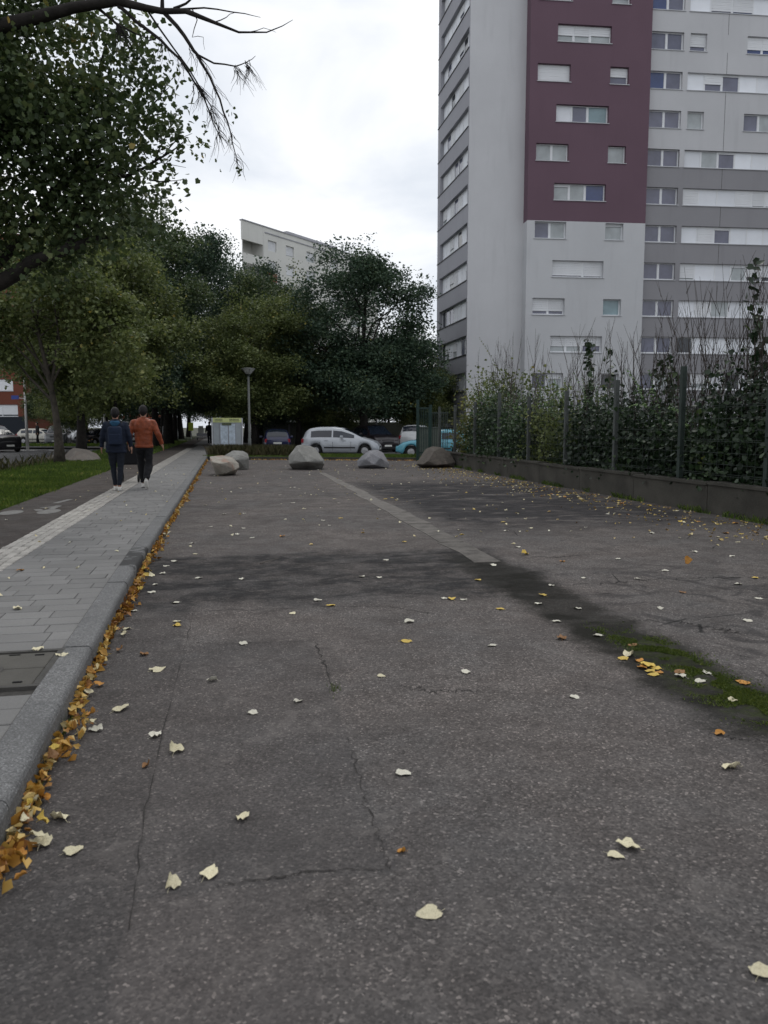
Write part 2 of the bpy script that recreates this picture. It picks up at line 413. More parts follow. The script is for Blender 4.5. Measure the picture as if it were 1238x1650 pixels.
M['leaf_olive'] = mat_leaf('leaves_olive', [(0, (0.048, 0.067, 0.022)), (.45, (0.096, 0.122, 0.041)), (.84, (0.162, 0.186, 0.066)), (.95, (0.240, 0.240, 0.084)), (1, (0.504, 0.348, 0.072))], .28)
M['leaf_near'] = mat_leaf('leaves_near', [(0, (0.029, 0.046, 0.019)), (.45, (0.057, 0.086, 0.033)), (.84, (0.105, 0.134, 0.051)), (.95, (0.165, 0.165, 0.055)), (1, (0.374, 0.242, 0.055))], .22)
M['leaf_cool'] = mat_leaf('leaves_cool', [(0, (0.021, 0.039, 0.026)), (.45, (0.042, 0.073, 0.044)), (.87, (0.081, 0.120, 0.065)), (.97, (0.130, 0.156, 0.065)), (1, (0.442, 0.351, 0.078))], .18)
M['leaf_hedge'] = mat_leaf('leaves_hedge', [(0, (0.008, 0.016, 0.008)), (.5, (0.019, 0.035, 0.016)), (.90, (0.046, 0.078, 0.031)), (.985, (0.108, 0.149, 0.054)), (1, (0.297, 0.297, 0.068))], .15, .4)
M['leaf_yellow'] = mat_leaf('leaves_yellowish', [(0, (.05, .06, .012)), (.5, (.10, .11, .024)), (.9, (.17, .16, .035)), (1, (.32, .30, .07))], .25)
M['leaf_bright'] = mat_leaf('leaves_fresh', [(0, (.05, .10, .035)), (.5, (.10, .17, .06)), (.9, (.17, .27, .09)), (1, (.32, .40, .15))], .25, .35)
M['grass'] = mat_leaf('grass_blades', [(0, (0.038, 0.068, 0.014)), (.5, (0.088, 0.142, 0.024)), (.88, (0.162, 0.223, 0.041)), (1, (0.405, 0.351, 0.121))], .2)
M['dry_grass'] = mat_leaf('dry_grass_blades', [(0, (.05, .06, .02)), (.5, (.10, .095, .045)), (.85, (.17, .14, .085)), (1, (.24, .21, .14))], .2)
M['moss'] = mat_leaf('moss_tufts', [(0, (.030, .045, .010)), (.5, (.070, .105, .018)), (1, (.15, .18, .035))], .15)
M['litter'] = mat_leaf('leaf_litter', [(0, (.07, .03, .012)), (.30, (.24, .10, .022)), (.55, (.44, .23, .045)), (.80, (.58, .40, .12)), (1, (.72, .64, .40))], .1)
M['litter_pale'] = mat_leaf('pale_leaf_litter', [(0, (.40, .27, .10)), (.3, (.60, .48, .22)), (.6, (.74, .69, .48)), (1, (.84, .82, .70))], .1)
M['litter_wall'] = mat_leaf('wall_litter', [(0, (.10, .05, .02)), (.3, (.26, .17, .06)), (.6, (.46, .34, .10)), (1, (.66, .60, .40))], .1)
def mat_fallen(name, c):
    m = NT(name); t = m.n('ShaderNodeTexCoord'); v = m.noise(22, 4, vec=t.outputs['Object'])
    bc = m.ramp(v, [(.28, tuple(x * .45 for x in c)), (.42, tuple(x * .8 for x in c)), (.6, c), (.8, tuple(min(1, x * 1.06) for x in c))])
    sp_ = m.noise(9, 5, .7, vec=t.outputs['Object']); bc = m.mix(m.mr(sp_, .60, .68, 0, .45), bc, (.30, .17, .06)); oi = m.n('ShaderNodeObjectInfo')
    hs = m.n('ShaderNodeHueSaturation'); m.l(bc, hs.inputs['Color']); m.l(m.mr(oi.outputs['Random'], 0, 1, .88, 1.15), hs.inputs['Value']); m.col(hs.outputs[0]); m.rough(.6); return m.m
M['fl_pale'] = mat_fallen('fallen_pale_cream', (.66, .60, .41))
M['fl_white'] = mat_fallen('fallen_whitish', (.64, .61, .51))
M['fl_yellow'] = mat_fallen('fallen_yellow', (.66, .47, .10))
M['fl_orange'] = mat_fallen('fallen_orange', (.52, .24, .045))
M['fl_brown'] = mat_fallen('fallen_brown', (.24, .12, .045))
def mat_rock(name, c, c2):
    m = NT(name)
    a = m.mix(m.mr(m.noise(2.3, 6, .65), .35, .65), c, tuple(x * .72 for x in c))
    a = m.mix(m.mr(m.noise(1.4, 5, .6, dist=.5), .53, .66, 0, .8), a, c2)
    a = m.mix(m.mr(m.noise(30, 4, .7), .35, .65, 0, .35), a, tuple(x * .45 for x in c))
    m.col(a); m.rough(.9); m.bump(m.noise(12, 8, .7), .8, .04); return m.m
M['rock_grey'] = mat_rock('boulder_grey', (.28, .275, .255), (.36, .35, .33))
M['rock_pink'] = mat_rock('boulder_pinkish', (.38, .35, .30), (.32, .19, .14))
M['rock_dark'] = mat_rock('boulder_dark', (.12, .105, .09), (.17, .14, .12))
M['rock_blue'] = mat_rock('boulder_bluish', (.26, .26, .275), (.31, .30, .31))
M['rock_brown'] = mat_rock('boulder_brown', (.27, .24, .21), (.24, .185, .16))
M['post_dark'] = simple('dark_green_metal', (.030, .042, .036), .55, .2, 4)
M['post_grey'] = simple('grey_green_post', (.075, .082, .078), .6, .2, 4)
M['fence_green'] = simple('fence_green', (.012, .032, .027), .5, .2, 4)
M['wire'] = simple('fence_wire', (.030, .040, .034), .5, .2, 4)
M['lamp_pole'] = simple('lamp_pole_paint', (.12, .125, .12), .5, .1, 3)
M['lamp_glass'] = simple('lamp_bowl', (.36, .37, .36), .3, .08, 3)
M['steel'] = simple('galvanised_steel', (.42, .42, .42), .5, .1, 3, metal=.2)
M['white_pole'] = simple('pale_pole', (.52, .51, .49), .5, .06, 3)
M['blue_sign'] = simple('blue_sign', (.04, .07, .30), .4, .08, 3)
M['kiosk_grey'] = simple('kiosk_grey', (.33, .36, .38), .5, .1, 2)
M['kiosk_paper'] = simple('kiosk_poster', (.48, .55, .62), .35, .22, 7)
M['kiosk_lime'] = simple('kiosk_header', (.56, .60, .26), .5, .05, 3)
M['kiosk_dark'] = simple('kiosk_lettering', (.09, .105, .06), .6, .1, 3)
M['box_grey'] = simple('service_cabinet', (.10, .115, .10), .7, .2, 3, .2, 20)
M['tyre'] = simple('tyre_rubber', (.014, .014, .014), .85, .1, 8)
M['rim'] = simple('alloy_rim', (.42, .42, .43), .35, .08, 8, metal=.5)
M['car_glass'] = mat_glass('car_glass', (.016, .022, .035), .05)
M['trim_black'] = simple('black_trim', (.015, .015, .016), .5, .1, 5)
M['plate'] = simple('number_plate', (.62, .62, .58), .5, .05, 5)
M['tail_red'] = mat_emit('tail_light_red', (.22, .012, .02), .06)
M['head_clear'] = simple('headlight_clear', (.50, .52, .54), .15, .1, 12)
M['head_lit'] = mat_emit('headlight_lit', (1.0, .93, .75), 2.2)
M['amber_lit'] = mat_emit('indicator_lit', (1.0, .42, .08), 2.0)
M['red_lit'] = mat_emit('stop_light_lit', (1.0, .05, .07), 3.0)
M['p_silver'] = mat_paint('paint_silver', (.42, .44, .47), .3, .15)
M['p_white'] = mat_paint('paint_white', (.68, .69, .70))
M['p_navy'] = mat_paint('paint_navy', (.012, .016, .060))
M['p_black'] = mat_paint('paint_black', (.012, .012, .014))
M['p_dark'] = mat_paint('paint_dark_plum', (.022, .017, .020))
M['p_teal'] = mat_paint('paint_light_blue', (.10, .33, .42))
M['p_beige'] = mat_paint('paint_pale_beige', (.46, .44, .38))
M['p_grey'] = mat_paint('paint_mid_grey', (.17, .175, .18))
M['skin'] = simple('skin', (.36, .20, .14), .6, .06, 12)
M['hair'] = simple('hair_black', (.012, .010, .010), .7, .2, 30)
M['navy_cloth'] = simple('navy_jacket_cloth', (.010, .015, .030), .85, .25, 14, .4, 50)
M['blue_cloth'] = simple('blue_hood_cloth', (.02, .075, .14), .85, .25, 14, .4, 50)
M['pack_cloth'] = simple('navy_backpack_cloth', (.011, .019, .042), .8, .2, 10, .4, 60)
M['orange_leather'] = simple('rust_leather', (.22, .052, .020), .5, .3, 14, .5, 30)
M['black_cloth'] = simple('black_trouser_cloth', (.010, .010, .012), .9, .2, 20, .4, 50)
M['dark_blue_cloth'] = simple('dark_trouser_cloth', (.013, .016, .024), .9, .2, 20, .4, 50)
M['shoe_white'] = simple('white_shoe', (.66, .64, .60), .6, .08, 20)
M['sole'] = simple('grey_sole', (.62, .61, .58), .7, .1, 20)
M['hivis'] = simple('high_vis_yellow', (.55, .66, .08), .7, .1, 8)
M['rust_brown'] = simple('reddish_board', (.22, .07, .05), .7, .2, 5)

# ================================================================== GROUND
def strip_mesh(name, s0, s1, t0, t1, z0, z1, mat, kind='structure'):
    mb = MB(); a, b, c, d = st(s0, t0), st(s1, t0), st(s1, t1), st(s0, t1)
    vs = [(*q[:2], z0) for q in (a, b, c, d)] + [(*q[:2], z1) for q in (a, b, c, d)]
    mb.add(vs, [(0, 3, 2, 1), (4, 5, 6, 7), (0, 1, 5, 4), (1, 2, 6, 5), (2, 3, 7, 6), (3, 0, 4, 7)])
    o = mb.build(name, mat); tag(o, kind=kind); return o
def sheet(name, pts, z, mat, kind='structure'):
    mb = MB(); mb.add([(p_[0], p_[1], z) for p_ in pts], [tuple(range(len(pts)))])
    return tag(mb.build(name, mat), kind=kind)
sheet('ground', [(-900, -60), (900, -60), (900, 1500), (-900, 1500)], -0.17, M['far_ground'])
lot = sheet('parking_lot', [st(-.93, -6), st(8.2, -6), st(8.2, 31.4), st(9.2, 33.1), st(-.93, 35.6)], 0.0, M['lot'])
road = sheet('road', [(-130, 38.8), (60, 38.8), (60, 62), (-6.5, 62), st(-5.9, 130), st(-30, 130), (-130, 120)], -0.15, M['road'])
side_road = sheet('side_road', [st(-30, 10), st(-6.9, 10), st(-6.9, 37), st(-6.9, 42), (-60, 42), (-60, 10)], -0.14, M['road'])
path = strip_mesh('cycle_path', -3.56, -2.452, -3, 120, -.30, .128, M['path'])
pave = strip_mesh('pavement', -2.452, -.96, -3, 120, -.31, .117, M['joint'])
verge = strip_mesh('grass_verge', -6.9, -3.56, -3, 37, -.31, .105, M['lawn'])
verge2 = strip_mesh('far_verge', -7.2, -3.56, 37.5, 120, -.31, .10, M['lawn'])
isl = sheet('grass_island', [(-30, 57), (-18.5, 56), (-19, 60), (-30, 62)], .06, M['lawn'])
gstrip = MB()
for a, b in [((-7.9, 36.0), (3.6, 35.2))]:
    vs = [(-8.3, 35.6, 0), (3.4, 33.9, 0), (3.9, 37.6, 0), (-8.6, 39.4, 0)]
    gstrip.add([(x, y, -.25) for x, y, z in vs] + [(x, y, .08) for x, y, z in vs], [(4, 5, 6, 7), (0, 1, 5, 4), (1, 2, 6, 5), (2, 3, 7, 6), (3, 0, 4, 7)])
tag(gstrip.build('grass_bank', M['lawn']), kind='structure')
strip_mesh('far_pavement', -1.08, 0.6, 37.5, 120, -.30, .115, M['path'])
# kerb in front of the bank
kb = MB()
A_, B_ = Vector((-8.2, 35.45, 0)), Vector((3.4, 33.75, 0)); n_ = 12
kerb2 = empty('bank_kerb', A_); tag(kerb2, kind='structure')
for i in range(n_):
    p0 = A_.lerp(B_, i / n_); p1 = A_.lerp(B_, (i + 1) / n_ - .0012); mid = (p0 + p1) / 2 - A_
    k_ = MB(); k_.box((mid.x, mid.y, .055), ((p1 - p0).length, .14, .13), math.atan2(p1.y - p0.y, p1.x - p0.x)); k_.build('kerbstone', M['conc_wall'], kerb2)
lawn_r = MB()
lv = [st(8.45, -6), st(60, -6), (90, 45), (60, 75), (11, 48), st(10.5, 34), st(8.45, 30)]
lawn_r.add([(q[0], q[1], .30) for q in lv], [tuple(range(len(lv)))])
tag(lawn_r.build('garden_ground', M['soil']), kind='structure')
# bright lawn slope behind the cars
sl = MB(); sl.add([(-2, 66, 0.0), (4.8, 66, 0.0), (5.5, 78, 1.5), (-3, 78, 1.5)], [(0, 1, 2, 3)])
tag(sl.build('lawn_slope', M['moss']), kind='structure')

# ---- kerb stones of the pavement (granite, rounded edge), each its own piece
kerb = empty('kerb', (0, 0, 0)); tag(kerb, kind='structure')
def kerb_s(t): return -.885 + .105 * max(0.0, min(1.0, (9.0 - t) / 6.5)) ** 1.3
def kerb_mesh(L_):
    mb = MB(); prof = [(-.158, -.05), (0.0, -.05), (0.003, .105), (-.003, .122), (-.013, .133), (-.026, .137), (-.158, .138)]
    vs = [(x, 0, z) for x, z in prof] + [(x, L_, z) for x, z in prof]; n = len(prof)
    fs = [(i, (i + 1) % n, (i + 1) % n + n, i + n) for i in range(n)] + [tuple(range(n - 1, -1, -1)), tuple(range(n, 2 * n))]
    mb.add(vs, fs); return mb.mesh('kerbstone', M['kerb'])
km = kerb_mesh(.992)
t_ = -1.15
joints = []
while t_ < 40:
    o = link('kerbstone', km, kerb, st(kerb_s(t_) + rnd.uniform(-.003, .003), t_, rnd.uniform(-.003, .003)), (0, 0, ROT + math.atan(kerb_s(t_) - kerb_s(t_ + 1)))); t_ += 1.0
o = link('kerbstone', kerb_mesh(80), kerb, st(-.885, t_), (0, 0, ROT))

# ---- pavers
def block_mesh(name, w_, l_, h_, mat, bev=.006):
    mb = MB(); mb.box((w_ / 2, l_ / 2, -h_ / 2), (w_, l_, h_)); me = mb.mesh(name, mat)
    if bev:
        bm = bmesh.new(); bm.from_mesh(me)
        es = [e_ for e_ in bm.edges if all(v.co.z > -.001 for v in e_.verts)]
        bmesh.ops.bevel(bm, geom=es, offset=bev, segments=1, affect='EDGES'); bm.to_mesh(me); bm.free()
    return me
pavers_root, setts_root = pave, pave
meshes = {}
def get_block(w_, l_):
    k = (round(w_, 3), round(l_, 3))
    if k not in meshes: meshes[k] = block_mesh('paver', w_ - .005, l_ - .010, .05, M['paver'], .004)
    return meshes[k]
ROW, PW = .205, .33
COVER = (-1.50, -.96, 4.12, 4.84)
s_lo, s_hi = -2.066, -1.083
n_p = 0; rest = MB(); row = 0; t = 2.6
while t < 60:
    s_hi = kerb_s(t + .1) - .162
    off = rnd.choice([.0, .11, .165, .22, .055, .275]); off %= PW
    edges = [s_lo]; e_ = s_lo + off if off > .04 else s_lo + PW
    while e_ < s_hi - .04: edges.append(e_); e_ += PW
    edges.append(s_hi)
    for a, b in zip(edges[:-1], edges[1:]):
        if t + ROW > COVER[2] and t < COVER[3]:
            if a >= COVER[0] - .02: continue
            b = min(b, COVER[0])
            if b - a < .03: continue
        if n_p < 298 and t > 3.0:
            link('paver', get_block(b - a, ROW), pave, st(a, t, .128 + rnd.uniform(-.0022, .0022)), (rnd.uniform(-.004, .004), rnd.uniform(-.004, .004), ROT)); n_p += 1
        elif t > 3.0:
            zz = .128 + rnd.uniform(-.002, .002)
            q = [st(a, t), st(b - .007, t), st(b - .007, t + ROW - .008), st(a, t + ROW - .008)]
            rest.add([(x, y, .095) for x, y, _ in q] + [(x, y, zz) for x, y, _ in q], [(4, 5, 6, 7), (0, 1, 5, 4), (1, 2, 6, 5), (2, 3, 7, 6), (3, 0, 4, 7)])
    t += ROW; row += 1
# gap between cover and kerb is closed with mortar
mb = MB(); q = [st(-1.50, 4.12), st(-.955, 4.12), st(-.955, 4.84), st(-1.50, 4.84)]
mb.add([(x, y, .1185) for x, y, _ in q], [(0, 1, 2, 3)]); mb.build('mortar_bed', M['joint'], pave)
tag(rest.build('far_pavers', M['paver'], pave), kind='stuff')
sheet('far_footway', [st(-2.45, 60), st(-1.08, 60), st(-1.08, 120), st(-2.45, 120)], .125, M['paver'])
SW = .0955
sett_meshes = [block_mesh('sett', SW - .009, SW - .009, .05, M['sett'], .008)]
n_s = 0; rest = MB(); t = 7.0; row = 0
while t < 50:
    for i in range(4):
        a = -2.448 + i * SW; tt = t + (SW / 2 if i % 2 else 0) * 0 + rnd.uniform(-.003, .003)
        a2 = a + rnd.uniform(-.003, .003)
        if n_s < 298:
            link('sett', sett_meshes[0], pave, st(a2, tt, .131 + rnd.uniform(-.004, .004)), (rnd.uniform(-.03, .03), rnd.uniform(-.03, .03), ROT + rnd.uniform(-.05, .05))); n_s += 1
        else:
            zz = .131 + rnd.uniform(-.004, .004)
            q = [st(a2, tt), st(a2 + SW - .01, tt), st(a2 + SW - .01, tt + SW - .01), st(a2, tt + SW - .01)]
            rest.add([(x, y, .095) for x, y, _ in q] + [(x, y, zz) for x, y, _ in q], [(4, 5, 6, 7), (0, 1, 5, 4), (1, 2, 6, 5), (2, 3, 7, 6), (3, 0, 4, 7)])
    t += SW; row += 1
tag(rest.build('far_setts', M['sett'], pave), kind='stuff')

# ---- service cover in the pavement
cv = empty('service_cover', st(-1.495, 4.13, .121), ROT)
tag(cv, 'grey rectangular service cover with dark slots set in the pavers beside the granite kerb', 'manhole cover')
W_, L_ = .525, .70
fr = MB()
for c, sz in [((W_ / 2, .02, 0), (W_, .035, .03)), ((W_ / 2, L_ - .02, 0), (W_, .035, .03)), ((.0185, L_ / 2, 0), (.035, L_ - .078, .03)), ((W_ - .0185, L_ / 2, 0), (.035, L_ - .078, .03))]: fr.box(c, sz)
fr.build('frame', M['cast'], cv)
for j in range(2):
    li = MB(); y0 = .045 + j * .308
    li.box((W_ / 2, y0 + .150, -.004), (W_ - .09, .298, .024)); me = bevel_mesh(li.mesh('lid', M['cast_fill']), .004, 1)
    link('lid', me, cv)
for x, y, sx, sy in [(.12, .60, .05, .014), (.40, .60, .05, .014), (.40, .10, .045, .018), (.12, .10, .045, .018), (.26, .62, .06, .01)]:
    sl_ = MB(); sl_.box((x, y, .0100), (sx, sy, .005)); sl_.build('slot', M['black'], cv)
pl = MB(); pl.lathe([(0.001, .0135), (.085, .0135), (.09, .009), (.09, -.005)], 24, (W_ * .35, L_ / 2 - .02, 0)); pl.build('boss', M['cast'], cv)

# ---- bicycle symbol on the cycle path
cyc = empty('cycle_symbol', (0, 0, 0)); tag(cyc, 'worn pale bicycle symbol painted on the brown cycle path', 'road marking')
zc = .1325
def disc_at(s0, t0, rs_, rt_, name='wheel_mark'):
    mb = MB(); n = 22; mb.add([(*st(s0 + rs_ * math.cos(k * 2 * math.pi / n), t0 + rt_ * math.sin(k * 2 * math.pi / n))[:2], zc) for k in range(n)], [tuple(range(n))]); mb.build(name, M['cyclemark'], cyc)
def line_at(pts, w_, name='frame_mark', z=zc):
    mb = MB()
    for (a, b) in zip(pts[:-1], pts[1:]):
        dx, dy = b[0] - a[0], b[1] - a[1]; l = math.hypot(dx, dy); nx, ny = -dy / l * w_ / 2, dx / l * w_ / 2
        mb.add([(*st(a[0] + nx, a[1] + ny)[:2], z), (*st(a[0] - nx, a[1] - ny)[:2], z), (*st(b[0] - nx, b[1] - ny)[:2], z), (*st(b[0] + nx, b[1] + ny)[:2], z)], [(0, 1, 2, 3)])
    mb.build(name, M['cyclemark'], cyc)
disc_at(-3.30, 12.9, .165, .34); disc_at(-2.76, 12.95, .165, .36)
line_at([(-3.02, 13.35), (-2.92, 13.1)], .12); line_at([(-3.0, 13.55), (-2.76, 13.75)], .14, z=zc + .0008); line_at([(-2.80, 13.3), (-2.80, 13.9)], .10, z=zc + .0016)
line_at([(-2.95, 14.35), (-2.83, 15.1)], .11)

# ---- long concrete strip in the lot: slabs laid end to end
cs = empty('concrete_strip', (0, 0, 0)); tag(cs, kind='structure')
t = 7.9; i = 0
lens = [1.5, 1.9, 1.6, 2.1, 1.7, 1.9, 2.2, 1.6, 2.3]
while t < 24.2:
    l = lens[i % 9]; i += 1
    s0 = 2.60 + (t - 8) * .016; s1 = s0 + .36 - .008 * (t - 8) - .05 * rnd.random()
    mb = MB(); js = [rnd.uniform(-.035, .035) for _ in range(8)]
    loop = [(s0 + js[0], t), (s0 + .2 + js[1], t - .02), (s1 + js[2], t + .01), (s1 + js[3], t + l * .5), (s1 + js[4], t + l - .05), (s0 + .2, t + l - .03), (s0 + js[5], t + l - .05), (s0 + js[6], t + l * .45)]
    vs = [(*st(a, b)[:2], .006) for a, b in loop]; vb = [(*st(a, b)[:2], -.002) for a, b in loop]; n = len(loop)
    mb.add(vb + vs, [tuple(range(n, 2 * n))] + [(k, (k + 1) % n, (k + 1) % n + n, k + n) for k in range(n)])
    mb.build('slab', M['conc_strip'], cs); t += l
# ---- cracks and patch joints
def crack(pts, w_=.012, jit=.03, n=26, name='crack', px=True, z=.004):
    Q = [Vector(gp(*q)) for q in pts] if px else [Vector(st(*q)) for q in pts]
    path_ = []
    for a, b in zip(Q[:-1], Q[1:]):
        d = (b - a); nn = Vector((-d.y, d.x, 0)).normalized()
        for k in range(n): path_.append(a.lerp(b, k / n) + nn * rnd.gauss(0, jit) * (1 if k else 0))
    path_.append(Q[-1]); mb = MB(); vs = []; seed_c = rnd.uniform(0, 99)
    for i, p_ in enumerate(path_):
        a = path_[max(i - 1, 0)]; b = path_[min(i + 1, len(path_) - 1)]; d = (b - a).normalized(); nn = Vector((-d.y, d.x, 0))
        ww = w_ * .62 * (.15 + abs(mnoise.noise(Vector((i * .45, seed_c, 0)))) * 2.2) / 2
        vs += [(p_.x + nn.x * ww, p_.y + nn.y * ww, z), (p_.x - nn.x * ww, p_.y - nn.y * ww, z)]
    mb.add(vs, [(2 * i, 2 * i + 1, 2 * i + 3, 2 * i + 2) for i in range(len(path_) - 1)])
    return mb.build(name, M['joint_dark'], lot)
crack([(312, 985), (300, 1037), (262, 1180), (232, 1320), (208, 1500)], .006, .004, 10)
crack([(300, 1037), (400, 1036), (508, 1034)], .009, .012)
crack([(508, 1034), (538, 1110)], .012, .01); crack([(560, 1190), (600, 1330), (640, 1420)], .006, .012)
crack([(345, 1428), (420, 1418), (500, 1405), (630, 1400)], .008, .006, 12)
crack([(640, 1105), (700, 1115), (770, 1113)], .012, .02)
crack([(345, 907), (480, 910), (620, 906), (740, 906)], .022, .02)
crack([(860, 945), (980, 940), (1090, 932), (1238, 930)], .022, .025)
crack([(1000, 1000), (1080, 1000), (1150, 1012), (1195, 1022)], .02, .03); crack([(1140, 1180), (1190, 1192), (1238, 1195)], .01, .01)
crack([(860, 897), (900, 898), (950, 893)], .03, .03); crack([(700, 990), (620, 976), (300, 985)], .014, .02)

# ---- road markings far left
cw = empty('crossing_lines', (-24, 54, 0)); tag(cw, 'faded white crossing dashes on the grey road beyond the verge', 'road marking')
for k in range(6):
    x = -24.6 + k * 1.9; mb = MB(); mb.box((x + 24, (k % 2) * .15, .004), (1.1, .7, .004)); mb.build('dash', M['marking'], cw)

# ---- wall on the right with the fence on top
wall = empty('retaining_wall', (0, 0, 0)); tag(wall, 'long low stained concrete wall under the green fence along the right edge', 'wall')
def wall_line(t_): return 7.95 + (.20 * max(0, (t_ - 17)) / 12)
t = 2.0
while t < 29.5:
    l = 2.45; t1 = min(t + l, 30.2)
    mb = MB(); a0, a1 = wall_line(t), wall_line(t1); h = .48 + rnd.uniform(-.012, .012)
    lo = [(a0, t), (a0 + .26, t), (a1 + .26, t1 - .015), (a1, t1 - .015)]
    mb.add([(*st(a, b)[:2], -.02) for a, b in lo] + [(*st(a, b)[:2], h) for a, b in lo], [(4, 7, 6, 5), (0, 4, 5, 1), (1, 5, 6, 2), (2, 6, 7, 3), (3, 7, 4, 0)])
    mb.build('wall_section', bevel_mesh and M['conc_wall'], wall)
    cp = MB(); lo = [(a0 - .03, t + .004), (a0 + .30, t + .004), (a1 + .30, t1 - .02), (a1 - .03, t1 - .02)]
    cp.add([(*st(a, b)[:2], h + .002) for a, b in lo] + [(*st(a, b)[:2], h + .052) for a, b in lo], [(4, 7, 6, 5), (0, 4, 5, 1), (1, 5, 6, 2), (2, 6, 7, 3), (3, 7, 4, 0), (0, 1, 2, 3)])
    cp.build('coping', M['conc_wall'], wall); t = t1
fence = empty('mesh_fence', (0, 0, .52)); tag(fence, 'dark green wire mesh fence on grey posts standing on the low concrete wall', 'fence')
post_t = [3.2, 5.65, 8.1, 10.5, 12.85, 15.3, 17.8, 20.3, 22.8, 25.3, 27.8, 30.1]
heights = [1.8, 1.85, 1.8, 1.95, 2.0, 1.9, 1.78, 1.75, 1.95, 1.75, 1.72, 1.72]
for i, (t, h) in enumerate(zip(post_t, heights)):
    mb = MB(); c = st(wall_line(t) + .13, t, h / 2 + .012); mb.box(c, (.085, .085, h), ROT); mb.build('post', M['post_dark'] if i in (3, 4) else M['post_grey'], fence)
    if i + 1 < len(post_t):
        t1 = post_t[i + 1]; pm = MB()
        for k in range(9):
            z = .12 + k * .19
            for dz in ((0, .03) if k % 3 == 0 else (0,)):
                pm.tube([st(wall_line(t) + .13, t + .05, z + dz), st(wall_line(t1) + .13, t1 - .05, z + dz)], .0055, 4, caps=False)
        for k in range(12):
            tt = t + .1 + k * (t1 - t - .2) / 11
            pm.tube([st(wall_line(tt) + .135, tt, .06), st(wall_line(tt) + .135, tt, 1.69)], .003, 3, caps=False)
        pm.build('wire_panel', M['wire'], fence)

# ================================================================== TOWER
tower = empty('apartment_tower', (10.3, 55, 0)); tag(tower, 'tall grey and purple apartment tower with staggered white windows', 'apartment building')
TW = (tower, Vector((10.3, 55, 0)))
TH = math.radians(6)
UA = Vector((math.cos(TH), math.sin(TH), 0)); NA = Vector((math.sin(TH), -math.cos(TH), 0))
P0 = Vector((10.294, 55, 0))
PITCHZ = 2.556
HEADS = [2.64 + PITCHZ * k for k in range(16)]      # k = 0 ground floor ; k=2 -> 7.75
TOPZ = HEADS[15] + .75
def wpt(O, U, u, z, N=None, d=0.0):
    q = O + U * u
    if N is not None: q = q - N * d
    return Vector((q.x, q.y, z))
def facade(parent, off, name, O, U, N, u0, u1, z0, z1, openings, depth, mat_of, mats, cuts=()):
    """front skin with real openings and their reveals"""
    us = sorted(set([u0, u1] + [x for o_ in openings for x in o_[:2] if u0 < x < u1])); zs = sorted(set([z0, z1] + [x for o_ in openings for x in o_[2:4] if z0 < x < z1] + list(cuts)))
    mb = MB()
    for i in range(len(us) - 1):
        for j in range(len(zs) - 1):
            uc, zc_ = (us[i] + us[i + 1]) / 2, (zs[j] + zs[j + 1]) / 2
            if any(o_[0] < uc < o_[1] and o_[2] < zc_ < o_[3] for o_ in openings): continue
            mb.add([wpt(O, U, us[i], zs[j]) - off, wpt(O, U, us[i + 1], zs[j]) - off, wpt(O, U, us[i + 1], zs[j + 1]) - off, wpt(O, U, us[i], zs[j + 1]) - off], [(0, 1, 2, 3)], mat_of(uc, zc_))
    for o_ in openings:
        a, b, c, d = max(o_[0], u0), min(o_[1], u1), o_[2], o_[3]
        f = [wpt(O, U, a, c) - off, wpt(O, U, b, c) - off, wpt(O, U, b, d) - off, wpt(O, U, a, d) - off]
        g = [wpt(O, U, a, c, N, depth) - off, wpt(O, U, b, c, N, depth) - off, wpt(O, U, b, d, N, depth) - off, wpt(O, U, a, d, N, depth) - off]
        mi = mat_of((a + b) / 2, c - .05)
        for k in range(4):
            mb.add([f[k], g[k], g[(k + 1) % 4], f[(k + 1) % 4]], [(0, 1, 2, 3)], mi)
    return mb.build(name, mats, parent)
def slab_uz(mb, O, U, N, off, u0, u1, z0, z1, d0, d1, mi=0):
    """box between depths d0 (front) and d1 behind the facade plane"""
    vs = [wpt(O, U, u, z, N, d) - off for d in (d0, d1) for (u, z) in ((u0, z0), (u1, z0), (u1, z1), (u0, z1))]
    mb.add(vs, [(0, 1, 2, 3), (7, 6, 5, 4), (0, 4, 5, 1), (1, 5, 6, 2), (2, 6, 7, 3), (3, 7, 4, 0)], mi)
